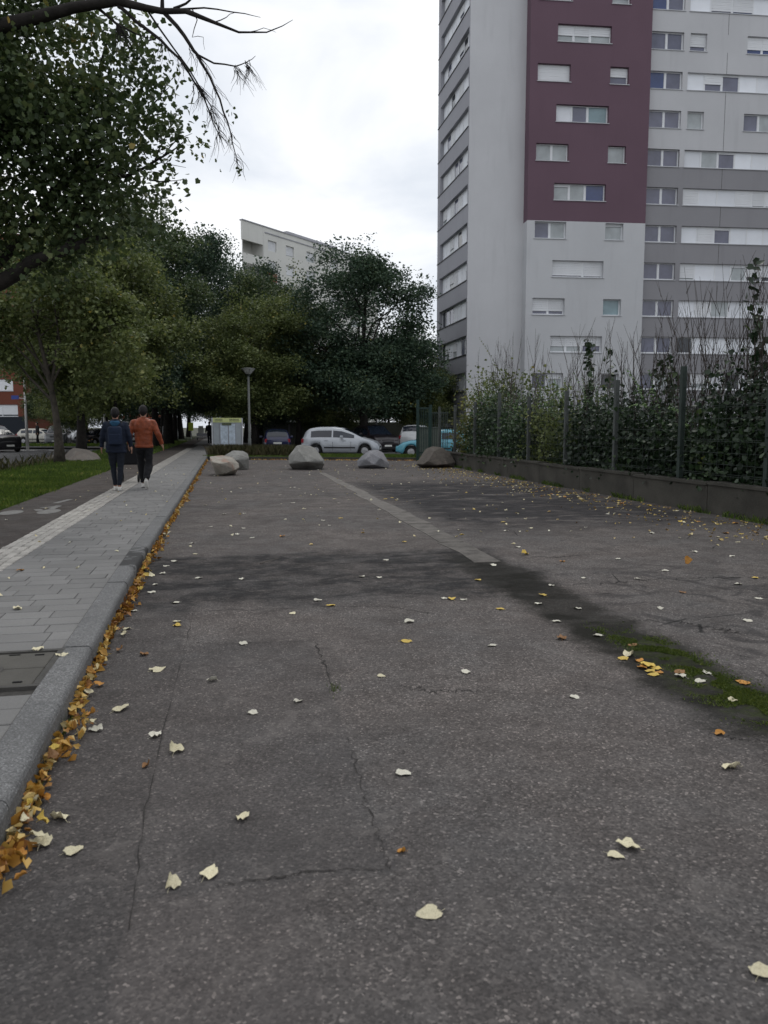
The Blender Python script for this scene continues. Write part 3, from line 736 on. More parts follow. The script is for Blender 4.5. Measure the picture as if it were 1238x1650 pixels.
def window(parent, off, O, U, N, u0, u1, z0, z1, cells, depth=.16, name='window', sill=True, far=False):
    """cells: list of (fraction, kind, shutter_fraction); kind in a,b,c,d,t (panes) or p (white panel)"""
    mb = MB(); f = .055 if not far else .05; D0, D1 = depth, depth + .07
    slab_uz(mb, O, U, N, off, u0, u1, z0, z0 + f, D0, D1); slab_uz(mb, O, U, N, off, u0, u1, z1 - f, z1, D0, D1)
    slab_uz(mb, O, U, N, off, u0, u0 + f, z0 + f, z1 - f, D0, D1); slab_uz(mb, O, U, N, off, u1 - f, u1, z0 + f, z1 - f, D0, D1)
    tot = sum(c[0] for c in cells); x = u0; xs = []
    for i, c in enumerate(cells):
        xe = x + (u1 - u0) * c[0] / tot; xs.append((x, xe)); x = xe
        if i < len(cells) - 1: slab_uz(mb, O, U, N, off, xe - .045, xe + .045, z0 + f, z1 - f, D0 - .002, D1)
    wo = mb.build(name, M['frame'], parent)
    if sill:
        sb = MB(); slab_uz(sb, O, U, N, off, u0 - .05, u1 + .05, z0 - .045, z0 - .002, -.06, depth + .02); sb.build('sill', M['sill'], wo)
    for (a, b), c in zip(xs, cells):
        a2, b2 = a + .05, b - .05; k = c[1]; sh = c[2] if len(c) > 2 else 0
        zt = z1 - f; zb = z0 + f
        if k == 'p':
            q = MB(); slab_uz(q, O, U, N, off, a2 - .004, b2 + .004, zb, zt, D0 + .018, D0 + .06); q.build('panel', M['panel'], wo); continue
        if sh < .98:
            q = MB(); slab_uz(q, O, U, N, off, a2, b2, zb, zt - (zt - zb) * sh, D0 + .035, D0 + .05); q.build('pane', M['pane_' + k], wo)
            if not far:
                q = MB(); e_ = .035; zt2 = zt - (zt - zb) * sh
                slab_uz(q, O, U, N, off, a2 - .004, b2 + .004, zb, zb + e_, D0 + .012, D0 + .034); slab_uz(q, O, U, N, off, a2 - .004, a2 + e_, zb + e_, zt2, D0 + .012, D0 + .034)
                slab_uz(q, O, U, N, off, b2 - e_, b2 + .004, zb + e_, zt2, D0 + .012, D0 + .034); q.build('sash', M['frame'], wo)
        if sh > 0:
            q = MB(); zl = zt - (zt - zb) * sh; n = max(2, int((zt - zl) / .11))
            hh = (zt - zl) / n
            for i in range(n): slab_uz(q, O, U, N, off, a2 - .006, b2 + .006, zl + i * hh + .008, zl + (i + 1) * hh, D0 - .02 - .004 * (i % 2), D0 + .01)
            slab_uz(q, O, U, N, off, a2 - .006, b2 + .006, zl - .03, zl + .006, D0 - .03, D0 + .01)
            q.build('shutter', M['shutter'], wo)
    return wo
OFF = TW[1]
CORN = -.53; PEDGE = 7.86
# purple / light block
purple_styles = {12: None}
W3 = lambda a, b, c: [(1.0, *a), (1.0, *b), (1.3, *c)]
block = {   # floor index k -> list of (u0,u1,cells)
 10: [(1.33, 5.05, [(1, 'c', .55), (1, 'c', .55), (1.25, 'c', .5)])],
 9: [(0, 2.27, [(1, 'c', 1.0)]), (5.03, 6.33, [(1, 'a', .5)])],
 8: [(1.33, 5.0, [(1, 'p'), (1, 'a', 0), (1.25, 't', 0)])],
 7: [(0, 2.25, [(1, 'c', 0), (1, 'c', 0)]), (5.03, 6.3, [(1, 'c', 0)])],
 6: [(1.3, 4.95, [(1, 'c', .12), (1, 'c', 0), (1.25, 'b', 0)])],
 5: [(0, 2.22, [(1, 'a', 0), (1, 'c', 0)]), (5.0, 6.3, [(1, 'c', .1)])],
 4: [(1.3, 4.95, [(2, 'a', .88), (1.25, 'a', .9)])],
 3: [(-.05, 2.25, [(1, 'a', .75), (1, 'a', .75)]), (5.0, 6.3, [(1, 't', 0)])],
 2: [(1.28, 5.0, [(1, 'c', .6), (1, 'c', .6), (1.2, 'a', .55)])],
 1: [(0, 2.25, [(1, 'a', 0), (1, 'c', .3)]), (5.0, 6.3, [(1, 'd', 0)])],
 0: [(1.3, 5.0, [(1, 'd', .5), (1, 'd', 0), (1.2, 'd', .5)])],
 11: [(0, 2.25, [(1, 'a', .4), (1, 'c', .2)]), (5.03, 6.3, [(1, 'c', .6)])],
 12: [(1.3, 5.0, [(1, 'a', .2), (1, 'c', .2), (1.2, 'b', 0)])],
 13: [(0, 2.25, [(1, 'c', .9), (1, 'c', .9)]), (5.03, 6.3, [(1, 'a', 0)])],
 14: [(1.3, 5.0, [(1, 'a', 0), (1, 'p'), (1.2, 'c', .4)])],
 15: [(0, 2.25, [(1, 'a', 0), (1, 'c', 0)]), (5.03, 6.3, [(1, 'c', 0)])],
}
WH = 1.12
ops = [(u0, u1, HEADS[k] - WH, HEADS[k]) for k, L_ in block.items() for (u0, u1, c) in L_]
BZ = 15.47
ops2 = []
for o_ in ops: ops2.append(o_)
facade(tower, OFF, 'front_wall', P0, UA, NA, CORN, PEDGE, 0, TOPZ, ops, .24, lambda u, z: 1 if z > BZ else 0, [M['grey_wall'], M['purple']], (BZ,))
# colour change height needs its own edge: a second skin is avoided by adding a tiny opening-free cut
for k, L_ in block.items():
    for (u0, u1, c) in L_: window(tower, OFF, P0, UA, NA, u0, u1, HEADS[k] - WH, HEADS[k], c, depth=.24)
# return faces of the projecting block, roof
mb = MB()
for z0, z1, mi in ((0, BZ, 0), (BZ, TOPZ, 1)):
    a, b = wpt(P0, UA, CORN, 0), wpt(P0, UA, CORN, 0, NA, .95); a -= OFF; b -= OFF
    mb.add([(b.x, b.y, z0), (a.x, a.y, z0), (a.x, a.y, z1), (b.x, b.y, z1)], [(0, 1, 2, 3)], mi)
    a, b = wpt(P0, UA, PEDGE, 0), wpt(P0, UA, PEDGE, 0, NA, .45); a -= OFF; b -= OFF
    mb.add([(a.x, a.y, z0), (b.x, b.y, z0), (b.x, b.y, z1), (a.x, a.y, z1)], [(0, 1, 2, 3)], mi)
mb.build('block_return', [M['grey_wall'], M['purple']], tower)
# blank wall left of the block
BL0 = -4.42
PB = P0 - NA * .95
corner = PB + UA * BL0
facade(tower, OFF, 'blank_wall', PB, UA, NA, BL0, CORN, 0, TOPZ, [], .1, lambda u, z: 0, [M['grey_blank']])
# left facade: goes back along the street
US = Vector((D[0], D[1], 0)); NS = Vector((-D[1], D[0], 0))
LW = 8.05
ribs = [(.22, 7.35, HEADS[k] - 1.22, HEADS[k] + .1) for k in range(16)]
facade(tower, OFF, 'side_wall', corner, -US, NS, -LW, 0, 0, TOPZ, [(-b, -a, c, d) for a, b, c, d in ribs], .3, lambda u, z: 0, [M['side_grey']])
r2 = random.Random(5)
for k, (a, b, c, d) in enumerate(ribs):
    cells = []
    for i in range(7):
        rr = r2.random(); cells.append((1, 'p') if rr < .5 else ((1, 'c', r2.choice([.6, .9, 1.0])) if rr < .78 else (1, r2.choice('ad'), r2.choice([0, 0, .4]))))
    wo = window(tower, OFF, corner, -US, NS, -b + .02, -a - .02, c, d, cells, .26, 'window_band', False)
    s_ = MB(); slab_uz(s_, corner, -US, NS, OFF, -LW + .01, -a + .05, c - .06, c - .002, -.05, .28); s_.build('sill', M['trim_black'], wo)
# right facade, slightly recessed
PR = P0 - NA * .45
RE = 30.0
rops = []; rwin = []
for k in range(16):
    h = HEADS[k] + .08; z0 = h - 1.16
    rwin.append((8.02, 10.36, z0, h, [(1, 'b' if k in (9, 11, 13) else 'a', 0), (1, 'a' if k != 1 else 'c', 0)], .18, 'window'))
    if k in (8, 10, 12, 14):
        sm = {8: [(1, 'c', 0)], 10: [(1, 'a', .7)], 12: [(1, 'a', 0)], 14: [(1, 'c', .5)]}[k]
        pr = {8: [(1, 'a', 0), (1, 'c', 0)], 10: [(1, 'b', .7), (1, 'b', .7)], 12: [(1, 'a', .3), (1, 'a', .3)], 14: [(1, 'c', .3), (1, 'a', .3)]}[k]
        rwin.append((10.82, 12.02, z0, h, sm, .18, 'window')); rwin.append((14.95, 17.3, z0, h, pr, .18, 'window'))
        rwin.append((18.2, 19.4, z0, h, [(1, 'c', .4)], .18, 'window')); rwin.append((22.5, 24.8, z0, h, [(1, 'a', 0), (1, 'c', .4)], .18, 'window'))
    else:
        pats = {11: [(1, 'p'), (1, 'a', .85), (1, 'b', .85), (1, 'p')], 9: [(1, 'p'), (1, 'a', .55), (1, 'a', .05), (1, 'p'), (.8, 'p')],
                7: [(1, 'p'), (1, 'c', 0), (1, 'a', .08), (1, 'p'), (.9, 'p')], 6: [(1, 'c', .98), (1.1, 'p'), (1.1, 'p'), (1, 'c', .95), (.8, 'c', .9)],
                5: [(1, 'p'), (1, 'c', .98), (1, 'a', .12), (1, 'p'), (1, 'p')], 4: [(1, 'c', .85), (1.3, 'p'), (1, 'p'), (1, 'c', .1), (1, 'd', .7)],
                3: [(1.1, 'p'), (1, 'c', .98), (1.2, 'c', 0), (1, 'p'), (1, 'p')], 2: [(1, 'd', 0), (1, 'p'), (1, 'p'), (1, 'p'), (1, 'p')],
                1: [(1, 'd', 0), (1, 'c', .6), (1, 'p'), (1, 'd', 0), (1, 'p')], 0: [(1, 'd', 0), (1, 'd', 0), (1, 'p'), (1, 'd', .3), (1, 'p')]}.get(k, [(1, 'p'), (1, 'a', .3), (1, 'c', 0), (1, 'p'), (1, 'p')])
        rwin.append((10.72, 10.72 + 6.2, z0, h, pats, .18, 'window_band')); rwin.append((16.92, 23.1, z0, h, pats[::-1], .18, 'window_band')); rwin.append((23.1, 29.4, z0, h, pats, .18, 'window_band'))
rops = []
for k in range(16):
    h = HEADS[k] + .08; z0 = h - 1.16
    rops.append((8.02, 10.36, z0, h))
    if k in (8, 10, 12, 14): rops += [(10.82, 12.02, z0, h), (14.95, 17.3, z0, h), (18.2, 19.4, z0, h), (22.5, 24.8, z0, h)]
    else: rops.append((10.72, 29.4, z0, h))
cutz = HEADS[7] + .08 - 1.16 - .02
facade(tower, OFF, 'rear_wing_wall', PR, UA, NA, PEDGE, RE, 0, TOPZ, rops, .18, lambda u, z: (1 if (z < HEADS[7] + .08 - 1.16 and u > 0) else 0), [M['grey_mid'], M['grey_dark']])
for a in rwin: window(tower, OFF, PR, UA, NA, *a[:5], depth=a[5], name=a[6])
jn = MB(); slab_uz(jn, PR, UA, NA, OFF, 13.52, 13.545, HEADS[7] + .12, HEADS[9] - 1.12, -.003, .0); 
for k in range(1, 15):
    jn2 = HEADS[k] + .085, HEADS[k + 1] + .08 - 1.165
    slab_uz(jn, PR, UA, NA, OFF, 13.52, 13.545, jn2[0], jn2[1], -.003, .001)
jn.build('expansion_joint', M['joint_dark'], tower)
# closing walls and roof
mb = MB(); back = 11.0
c_far = corner + US * LW
q = [wpt(PR, UA, RE, 0), wpt(PR, UA, RE, 0, NA, back), c_far + Vector((.5, 4, 0)), c_far]
q = [x - OFF for x in q]
for a, b in zip(q[:-1], q[1:]): mb.add([(a.x, a.y, 0), (b.x, b.y, 0), (b.x, b.y, TOPZ), (a.x, a.y, TOPZ)], [(0, 1, 2, 3)])
mb.build('rear_wall', M['grey_mid'], tower)
mb = MB(); top = [c_far - OFF, corner - OFF, wpt(PB, UA, CORN, 0) - OFF, wpt(P0, UA, CORN, 0) - OFF, wpt(P0, UA, PEDGE, 0) - OFF, wpt(PR, UA, PEDGE, 0) - OFF, q[0], q[1], q[2]]
mb.add([(x.x, x.y, TOPZ) for x in top], [tuple(range(len(top)))]); mb.build('roof', M['conc_pale'], tower)
# dark room backs behind windows so openings never show daylight
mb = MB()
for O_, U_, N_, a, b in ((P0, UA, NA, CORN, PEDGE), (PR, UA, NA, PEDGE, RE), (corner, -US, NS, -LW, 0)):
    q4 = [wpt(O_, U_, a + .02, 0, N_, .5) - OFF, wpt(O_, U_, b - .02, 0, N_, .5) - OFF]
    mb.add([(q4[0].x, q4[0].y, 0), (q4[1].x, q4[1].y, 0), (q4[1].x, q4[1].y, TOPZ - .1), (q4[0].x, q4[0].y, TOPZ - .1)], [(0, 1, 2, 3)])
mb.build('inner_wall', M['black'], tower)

# ================================================================== FAR WHITE BUILDING
FD = 117.0
fp = at(424, 365, FD); FO = Vector((fp.x, fp.y, 0)); hdg = math.radians(33)
UF = Vector((math.sin(hdg), math.cos(hdg), 0)); NF = Vector((math.cos(hdg), -math.sin(hdg), 0))
far = empty('apartment_block', FO); tag(far, 'distant white apartment block with an orange band rising behind the dark trees', 'apartment building')
def fuz(x, y):
    r = ray(x, y); o_ = np.array([0, 0, EYE]); N_ = np.array(NF); k = ((np.array(FO) - o_) @ N_) / (r @ N_); q_ = o_ + r * k
    return float((q_ - np.array(FO)) @ np.array(UF)), float(q_[2])
ftop = fuz(424, 365)[1]
uw = [fuz(432, 390)[0], fuz(446, 395)[0], fuz(461, 400)[0], fuz(474, 402)[0], fuz(494, 408)[0], fuz(508, 410)[0]]
ztop = fuz(434, 387)[1]; fp_ = 2.9
fops = []
for k in range(9):
    h = ztop - k * fp_
    for i in range(0, 6, 2): fops.append((uw[i], uw[i + 1], h - 1.5, h))
    fops.append((uw[5] + 4, uw[5] + 6.2, h - 1.5, h)); fops.append((uw[5] + 10, uw[5] + 12.5, h - 1.5, h))
fend = uw[5] + 18
zo = fuz(426, 437)[1]
facade(far, FO, 'front_wall', FO, UF, NF, 0, fend, 0, ftop, fops, .3, lambda u, z: 1 if (zo - 1.7 < z < zo and u < uw[1] + .6) else 0, [M['far_white'], M['far_orange']], (zo, zo - 1.7))
for i, o_ in enumerate(fops):
    window(far, FO, FO, UF, NF, *o_, [(1, 'c', [1.0, .9, .5, 1.0, .3][i % 5])], .25, 'window', False, far=True)
mb = MB(); slab_uz(mb, FO, UF, NF, FO, 0.3, fend, ztop + .85, ztop + 1.0, -.08, 0); slab_uz(mb, FO, UF, NF, FO, fuz(391, 380)[0] - .05, fend, ftop, ftop + .15, -.1, .5); mb.build('cornice', M['side_grey'], far)
# loggia end, left of the facade
lo = MB()
le = fuz(391, 380)[0]
slab_uz(lo, FO, UF, NF, FO, le, -.02, ftop - 2.6, ftop, 0, .3)
for k in range(1, 9):
    zt_ = ftop - 2.6 - k * fp_
    slab_uz(lo, FO, UF, NF, FO, le, -.02, zt_ - .2, zt_ + 1.1, 0, .15)
a_, b_ = wpt(FO, UF, le, 0) - FO, wpt(FO, UF, le, 0) - FO + Vector((-.155, .98, 0)) * 3.3
lo.add([(a_.x, a_.y, 0), (a_.x, a_.y, ftop - .02), (b_.x, b_.y, ftop - .02), (b_.x, b_.y, 0)], [(0, 1, 2, 3)])
slab_uz(lo, FO, UF, NF, FO, le + 2.4, 0, 0, ftop - .02, 2.2, 2.4)
slab_uz(lo, FO, UF, NF, FO, -.02, 0, 0, ftop - .02, .02, 2.2)
lo.build('loggia', M['far_white'], far)
mb = MB(); A2 = wpt(FO, UF, le, 0) - FO; B2 = A2 + Vector((-.155, .98, 0)) * 12; C2 = wpt(FO, UF, fend, 0, NF, 12) - FO; D2 = wpt(FO, UF, fend, 0) - FO
for a, b in ((B2, A2), (C2, B2), (D2, C2)): mb.add([(a.x, a.y, 0), (b.x, b.y, 0), (b.x, b.y, ftop), (a.x, a.y, ftop)], [(0, 1, 2, 3)])
mb.add([(x.x, x.y, ftop - .01) for x in (A2, D2, C2, B2)], [(0, 1, 2, 3)])
mb.build('side_wall', M['far_white'], far)
rb = MB(); slab_uz(rb, FO, UF, NF, FO, 9, 22, ftop + .15, ftop + 1.6, 3, 8); rb.build('roof_box', M['side_grey'], far)

# ================================================================== RED BUILDING, far left
rb0 = at(26, 600, 86); RO = Vector((rb0.x, rb0.y, 0)); 
UR = Vector((1, -.02, 0)).normalized(); NR = Vector((-.02, -1, 0)).normalized()
red = empty('red_building', RO); tag(red, 'dark red apartment building with blue base and white windows at the far left', 'apartment building')
rz = [at(10, y, 86).z for y in (570, 588, 611, 630, 652, 671)]
wz = [(rz[5], rz[4]), (rz[3], rz[2]), (rz[1], rz[0]), (rz[1] + 2.8, rz[0] + 2.8), (rz[1] + 5.6, rz[0] + 5.6)]
rop = []
for z0, z1 in wz:
    for k in range(3): rop.append((-3.9 - k * 5.2 + (.4 if z0 < 3 else 0), -.4 - k * 5.2 + (.4 if z0 < 3 else 0), z0, z1))
facade(red, RO, 'front_wall', RO, UR, NR, -22, 1.0, 0, 22, rop, .15, lambda u, z: 1 if z < 2.6 else 0, [M['red_wall'], M['navy_wall']])
for i, o_ in enumerate(rop):
    window(red, RO, RO, UR, NR, *o_, [(1, 'd', [.85, .98, .3, .5, .7][i // 3]), (1, 'd', [.85, .98, .3, .5, .7][i // 3])], .12, 'window', True, far=True)
mb = MB(); a = RO + UR * 1.0 - RO; b = a + Vector((0, 14, 0)); mb.add([(a.x, a.y, 0), (b.x, b.y, 0), (b.x, b.y, 22), (a.x, a.y, 22)], [(0, 1, 2, 3)])
mb.add([(a.x, a.y, 22), (b.x, b.y, 22), (b.x - 23, b.y, 22), (a.x - 23, a.y, 22)], [(0, 1, 2, 3)])
mb.build('side_wall', M['red_wall'], red)

# ================================================================== background walls / houses seen under the trees
bw = empty('boundary_wall', (0, 66, 0)); tag(bw, 'pale concrete boundary wall behind the parked cars under the trees', 'wall')
for k in range(9):
    mb = MB(); mb.box((-9.2 + k * 2.45, 0, 1.0), (2.4, .2, 2.0)); mb.build('wall_panel', M['conc_pale'], bw)
    mb = MB(); mb.box((-9.2 + k * 2.45 + 1.225, -.02, 1.08), (.14, .26, 2.16)); mb.build('wall_post', M['side_grey'], bw)
hz = empty('low_house', (-8.5, 84, 0)); tag(hz, 'small pale house glimpsed between trunks behind the blue and silver cars', 'house')
mb = MB(); mb.box((0, 0, 1.6), (9, 6, 3.2)); mb.build('wall', M['far_white'], hz)
mb = MB(); mb.add([(-5, -3.6, 3.2), (5, -3.6, 3.2), (5, 3.6, 3.2), (-5, 3.6, 3.2), (-5, 0, 5), (5, 0, 5)], [(0, 1, 5, 4), (2, 3, 4, 5), (0, 4, 3), (1, 2, 5)]); mb.build('roof', M['side_grey'], hz)
for x in (-3, 0, 3):
    mb = MB(); mb.box((x, -3.02, 1.7), (1.2, .06, 1.2)); mb.build('window', M['pane_d'], hz)
# shelter with red gable far along the road
sh = empty('roadside_shelter', (-28.2, 92, 0)); tag(sh, 'small pale pavilion with a red pointed roof seen between the two walkers', 'shelter')
mb = MB(); mb.box((0, 0, 1.3), (3.4, 3, 2.6)); mb.build('wall', M['far_white'], sh)
mb = MB(); mb.add([(-2.2, -1.8, 2.6), (2.2, -1.8, 2.6), (2.2, 1.8, 2.6), (-2.2, 1.8, 2.6), (0, 0, 4.4)], [(0, 1, 4), (1, 2, 4), (2, 3, 4), (3, 0, 4)]); mb.build('roof', M['far_orange'], sh)
mb = MB(); mb.box((0, -1.53, 1.3), (1.4, .06, 1.8)); mb.build('opening', M['pane_d'], sh)

# ================================================================== TREES
def crown_points(lobes, n, rs, shell=.55):
    """cluster centres in the union of ellipsoid lobes, more of them near the skin"""
    vol = np.array([l[3] * l[4] * l[5] for l in lobes]); pr = vol / vol.sum()
    idx = rs.choice(len(lobes), n, p=pr)
    d = rs.normal(size=(n, 3)); d /= np.linalg.norm(d, axis=1, keepdims=True)
    r = shell + (1 - shell) * rs.rand(n) ** .8
    r = np.where(rs.rand(n) < .3, rs.rand(n) ** .5, r)
    Ls = np.array([l[:6] for l in lobes])[idx]
    return Ls[:, :3] + d * Ls[:, 3:6] * r[:, None]
def make_tree(name, height, trunk_r, lobes, n_cl, per, spread, lsize, leafmat, barkmat, seed, fork=.3, lean=(0, 0), limbs=14, shape='quad', bare=0, flat=.75, droop=0.0):
    rs = np.random.RandomState(seed); rr = random.Random(seed)
    root = empty(name)
    n_sub = max(18, n_cl // 15); sub = crown_points(lobes, n_sub, rs, .62)
    ci = rs.randint(n_sub, size=n_cl); off_ = rs.normal(size=(n_cl, 3)); off_ /= np.linalg.norm(off_, axis=1, keepdims=True)
    cl = sub[ci] + off_ * (spread * 2.3 * rs.rand(n_cl)[:, None] ** .5) * np.array([1.15, 1.15, .62]); k3 = rs.rand(n_cl) < .22; cl[k3] = crown_points(lobes, int(k3.sum()), rs, .3)
    noise_keep = np.array([mnoise.noise(Vector(c_) * .55 + Vector((seed, 0, 0))) for c_ in cl]); cl = cl[noise_keep > -.34]
    cl[:, 2] = np.maximum(cl[:, 2], .5)
    pos = np.repeat(cl, per, axis=0) + np.clip(rs.normal(size=(len(cl) * per, 3)), -1.5, 1.5) * spread * .95 * np.array([1, 1, flat])
    if droop: pos[:, 2] -= np.abs(rs.normal(size=len(pos))) * droop
    nr = rs.normal(size=(len(pos), 3)) * .75 + np.array([0, 0, .75])
    sz = lsize * (.65 + .7 * rs.rand(len(pos)))
    V = leaf_verts(pos, nr, sz, rs=rs, shape=shape)
    me = quads_mesh('crown', V, 4 if shape == 'quad' else 6, LEAF_Q if shape == 'quad' else LEAF_H, leafmat)
    crown = link('crown', me, root)
    # trunk
    tm = MB(); zt_ = height * .72; ns = 9; tp = []
    for i in range(ns):
        f = i / (ns - 1); tp.append(Vector((lean[0] * f ** 1.4 + .06 * height / 8 * math.sin(f * 5 + seed), lean[1] * f + .05 * height / 8 * math.cos(f * 4 + seed), f * zt_)))
    tr = [trunk_r * (1.45 if i == 0 else 1.08 if i == 1 else 1 - .78 * (i / (ns - 1))) for i in range(ns)]
    tm.tube(tp, tr, 9)
    tm.build('trunk', barkmat, root, smooth=True)
    lm = MB(); tips = []
    order = cl[rs.permutation(len(cl))[:limbs]]
    for c_ in order:
        f = fork + (1 - fork) * rr.random() * .9; x = f * (ns - 1); i = min(int(x), ns - 2); a = tp[i].lerp(tp[i + 1], x - i); b = Vector(c_)
        b = a + (b - a) * .9; L_ = (b - a).length; mid1 = a.lerp(b, .35) + Vector((rr.uniform(-.08, .08) * L_, rr.uniform(-.08, .08) * L_, .10 * L_)); mid2 = a.lerp(b, .7) + Vector((rr.uniform(-.08, .08) * L_, rr.uniform(-.08, .08) * L_, .08 * L_))
        r0 = trunk_r * (1 - .75 * f) * .55; pts = [a, mid1, mid2, b]; lm.tube(pts, [r0, r0 * .7, r0 * .42, r0 * .15], 5, caps=False)
        tips += [(mid1, r0 * .5), (mid2, r0 * .35), (b, r0 * .18)]
    T = np.array([t_[0][:] for t_ in tips])
    for c_ in cl[rs.permutation(len(cl))[:limbs * 7]]:
        d2 = ((T - c_) ** 2).sum(1); j = int(np.argmin(d2)); a = tips[j][0]; b = Vector(c_); m_ = a.lerp(b, .5) + Vector((rr.gauss(0, .08), rr.gauss(0, .08), .06)) * (b - a).length
        lm.tube([a, m_, b], [max(.012, tips[j][1] * .45), max(.008, tips[j][1] * .3), .005], 3, caps=False)
    for _ in range(bare):                       # bare twigs that stand out of the leaves
        c_ = Vector(cl[rs.randint(len(cl))]); d = (c_ - Vector((0, 0, height * .55))).normalized(); L_ = rr.uniform(.6, 1.5)
        lm.tube([c_, c_ + d * L_ * .5 + Vector((0, 0, .1)), c_ + d * L_ + Vector((rr.uniform(-.2, .2), rr.uniform(-.2, .2), rr.uniform(-.1, .3)))], [.014, .009, .003], 3, caps=False)
    tag(lm.build('limbs', barkmat, root), kind='stuff')
    return root
def place(o, loc, rz=0, sc=1.0, label=None, cat='tree', group=None):
    o.location = loc; o.rotation_euler = (0, 0, rz); o.scale = (sc, sc, sc) if not hasattr(sc, '__len__') else sc
    tag(o, label, cat, group)
    return o
G_AV = 'avenue trees along the street'
# prototypes of the avenue
lobesA = [(0, 0, 9.3, 3.9, 3.9, 4.8), (1.8, .6, 6.4, 3.0, 3.0, 3.0), (-2.0, -.5, 6.8, 3.0, 3.0, 3.0), (.3, -2.0, 5.4, 3.0, 2.8, 2.6), (-.6, 2.0, 5.2, 3.0, 2.8, 2.4), (0, 1.2, 12.6, 2.2, 2.2, 2.2)]
tA = make_tree('linden_tree', 14, .24, lobesA, 1500, 44, .42, .165, M['leaf_dark'], M['bark_dark'], 3, bare=25)
place(tA, (*st(-4.7, 55)[:2], .1), 1.0, (1.0, 1.0, 1.12), 'first tall dark linden left of the paved path behind the orange-jacketed walker', group=G_AV)
lobesB = [(0, 0, 9.4, 4.5, 4.4, 5.0), (2.6, 0, 6.0, 2.9, 2.9, 3.0), (-2.8, .4, 5.8, 3.0, 3.0, 3.0), (.4, -2.2, 5.0, 3.2, 2.7, 2.8), (3.4, .3, 4.2, 1.9, 1.9, 1.7), (0, 2, 5, 3.4, 2.4, 2.8), (-.5, .5, 13.0, 2.2, 2.1, 2.0)]
tB = make_tree('maple_tree', 15, .30, lobesB, 1750, 46, .42, .165, M['leaf_cool'], M['bark_dark'], 9, bare=20)
place(tB, (-1.35, 53.5, 0), .4, (1.08, 1.0, .95), 'large dark round-crowned tree right behind the silver people carrier', group='dense trees behind the parked cars')
lobesC = [(0, 0, 7.2, 3.2, 3.2, 4.0), (1.7, 0, 5.0, 2.5, 2.4, 2.6), (-1.7, .6, 4.8, 2.5, 2.4, 2.6), (0, -1.2, 4.2, 2.4, 2.2, 2.0), (0, 0, 10.6, 1.8, 1.7, 1.9)]
tC = make_tree('bushy_tree', 12, .2, lobesC, 1250, 42, .38, .15, M['leaf_olive'], M['bark_dark'], 21, bare=15)
place(tC, (*st(-5.9, 45)[:2], .1), 0, 1.05, 'olive green tree beyond the walkers on the street verge', group=G_AV)
def put(proto, s, t, rz, sc, label, group=G_AV, xy=None):
    c = copy_tree(proto); loc = (*st(s, t)[:2], .05) if xy is None else (xy[0], xy[1], 0)
    place(c, loc, rz, sc, label, group=group); return c
put(tC, -6.6, 38, 2.1, (1.0, 1.0, .98), 'mid green tree behind the small leaning tree on the verge')
put(tB, -4.4, 61, 2.0, (1.12, 1.12, 1.2), 'second dark linden along the left side of the path')
put(tA, -4.9, 78, 4.0, 1.05, 'third dark linden further along the left side of the path')
put(tB, -5.2, 92, 1.0, 1.0, 'fourth tree along the path left side, close to the vanishing point')
put(tB, -5.0, 108, 2.7, 1.0, 'farthest tree on the left side of the path')
put(tC, 1.7, 52, 1.2, (1.0, 1.0, .9), 'olive tinted tree right behind the tall park lamp', 'dense trees behind the parked cars')
put(tA, 2.6, 62, .6, .95, 'dark tree between the notice board and the blue car', 'dense trees behind the parked cars')
put(tC, 0, 0, 2.9, (.95, .95, 1.02), 'narrow pointed dark tree left of the large round crown', 'dense trees behind the parked cars', xy=(-6.1, 56))
put(tA, 1.9, 78, 3.6, 1.0, 'far tree on the right side of the path behind the notice board', 'dense trees behind the parked cars')
put(tB, 1.6, 98, 5.1, .95, 'farthest tree on the right side of the path', 'dense trees behind the parked cars')
put(tC, 0, 0, 4.4, (.6, .6, .56), 'low tree beside the left corner of the tower', 'dense trees behind the parked cars', xy=(3.0, 57))
put(tB, 0, 0, 2.2, (.8, .8, .8), 'tree behind the boundary wall left of centre', 'trees behind the boundary wall', xy=(-9.5, 72))
put(tA, 0, 0, 1.2, (.7, .7, .62), 'tree behind the boundary wall near the bright lawn', 'trees behind the boundary wall', xy=(.5, 80))
put(tC, 0, 0, 5.2, (.8, .8, .5), 'low green bushy tree above the bright lawn', 'trees behind the boundary wall', xy=(4.2, 84))
put(tA, 0, 0, .2, .95, 'street tree in front of the red building, left of the white pole', 'trees across the road', xy=(-33.5, 80)).scale = (.62, .62, .55)
put(tC, 0, 0, .9, (.8, .8, .62), 'bushy tree right of the white street lamp across the road', 'trees across the road', xy=(-25.5, 67))
put(tB, 0, 0, 3.3, (1, 1, .95), 'large tree across the road behind the black oncoming car', 'trees across the road', xy=(-27, 84))
put(tA, 0, 0, 3.9, (1.0, 1.0, 1.0), 'large dark tree across the road behind the walkers', 'trees across the road', xy=(-21.5, 76))
put(tB, 0, 0, 5.5, (1.1, 1.1, 1.05), 'rearmost tree beyond the road crossing at left', 'trees across the road', xy=(-36, 104))
put(tA, 0, 0, 5.5, (1.1, 1.1, .95), 'rear tree far along the road between the trunks', 'trees across the road', xy=(-24, 118))
put(tB, 0, 0, .5, (1.2, 1.1, .7), 'rear tree closing the view at the end of the path', 'trees across the road', xy=(-20, 128))
put(tB, 0, 0, 4.1, (.95, .9, .62), 'broad low dark tree behind the notice board', 'dense trees behind the parked cars', xy=(-10.2, 62))
put(tA, 0, 0, 2.6, (.9, .9, .6), 'low dark tree filling the gap right of the large round crown', 'dense trees behind the parked cars', xy=(1.6, 60))
put(tC, 0, 0, 1.9, (1.1, 1.0, .62), 'dark low tree behind the blue hatchback', 'dense trees behind the parked cars', xy=(-5.0, 63))
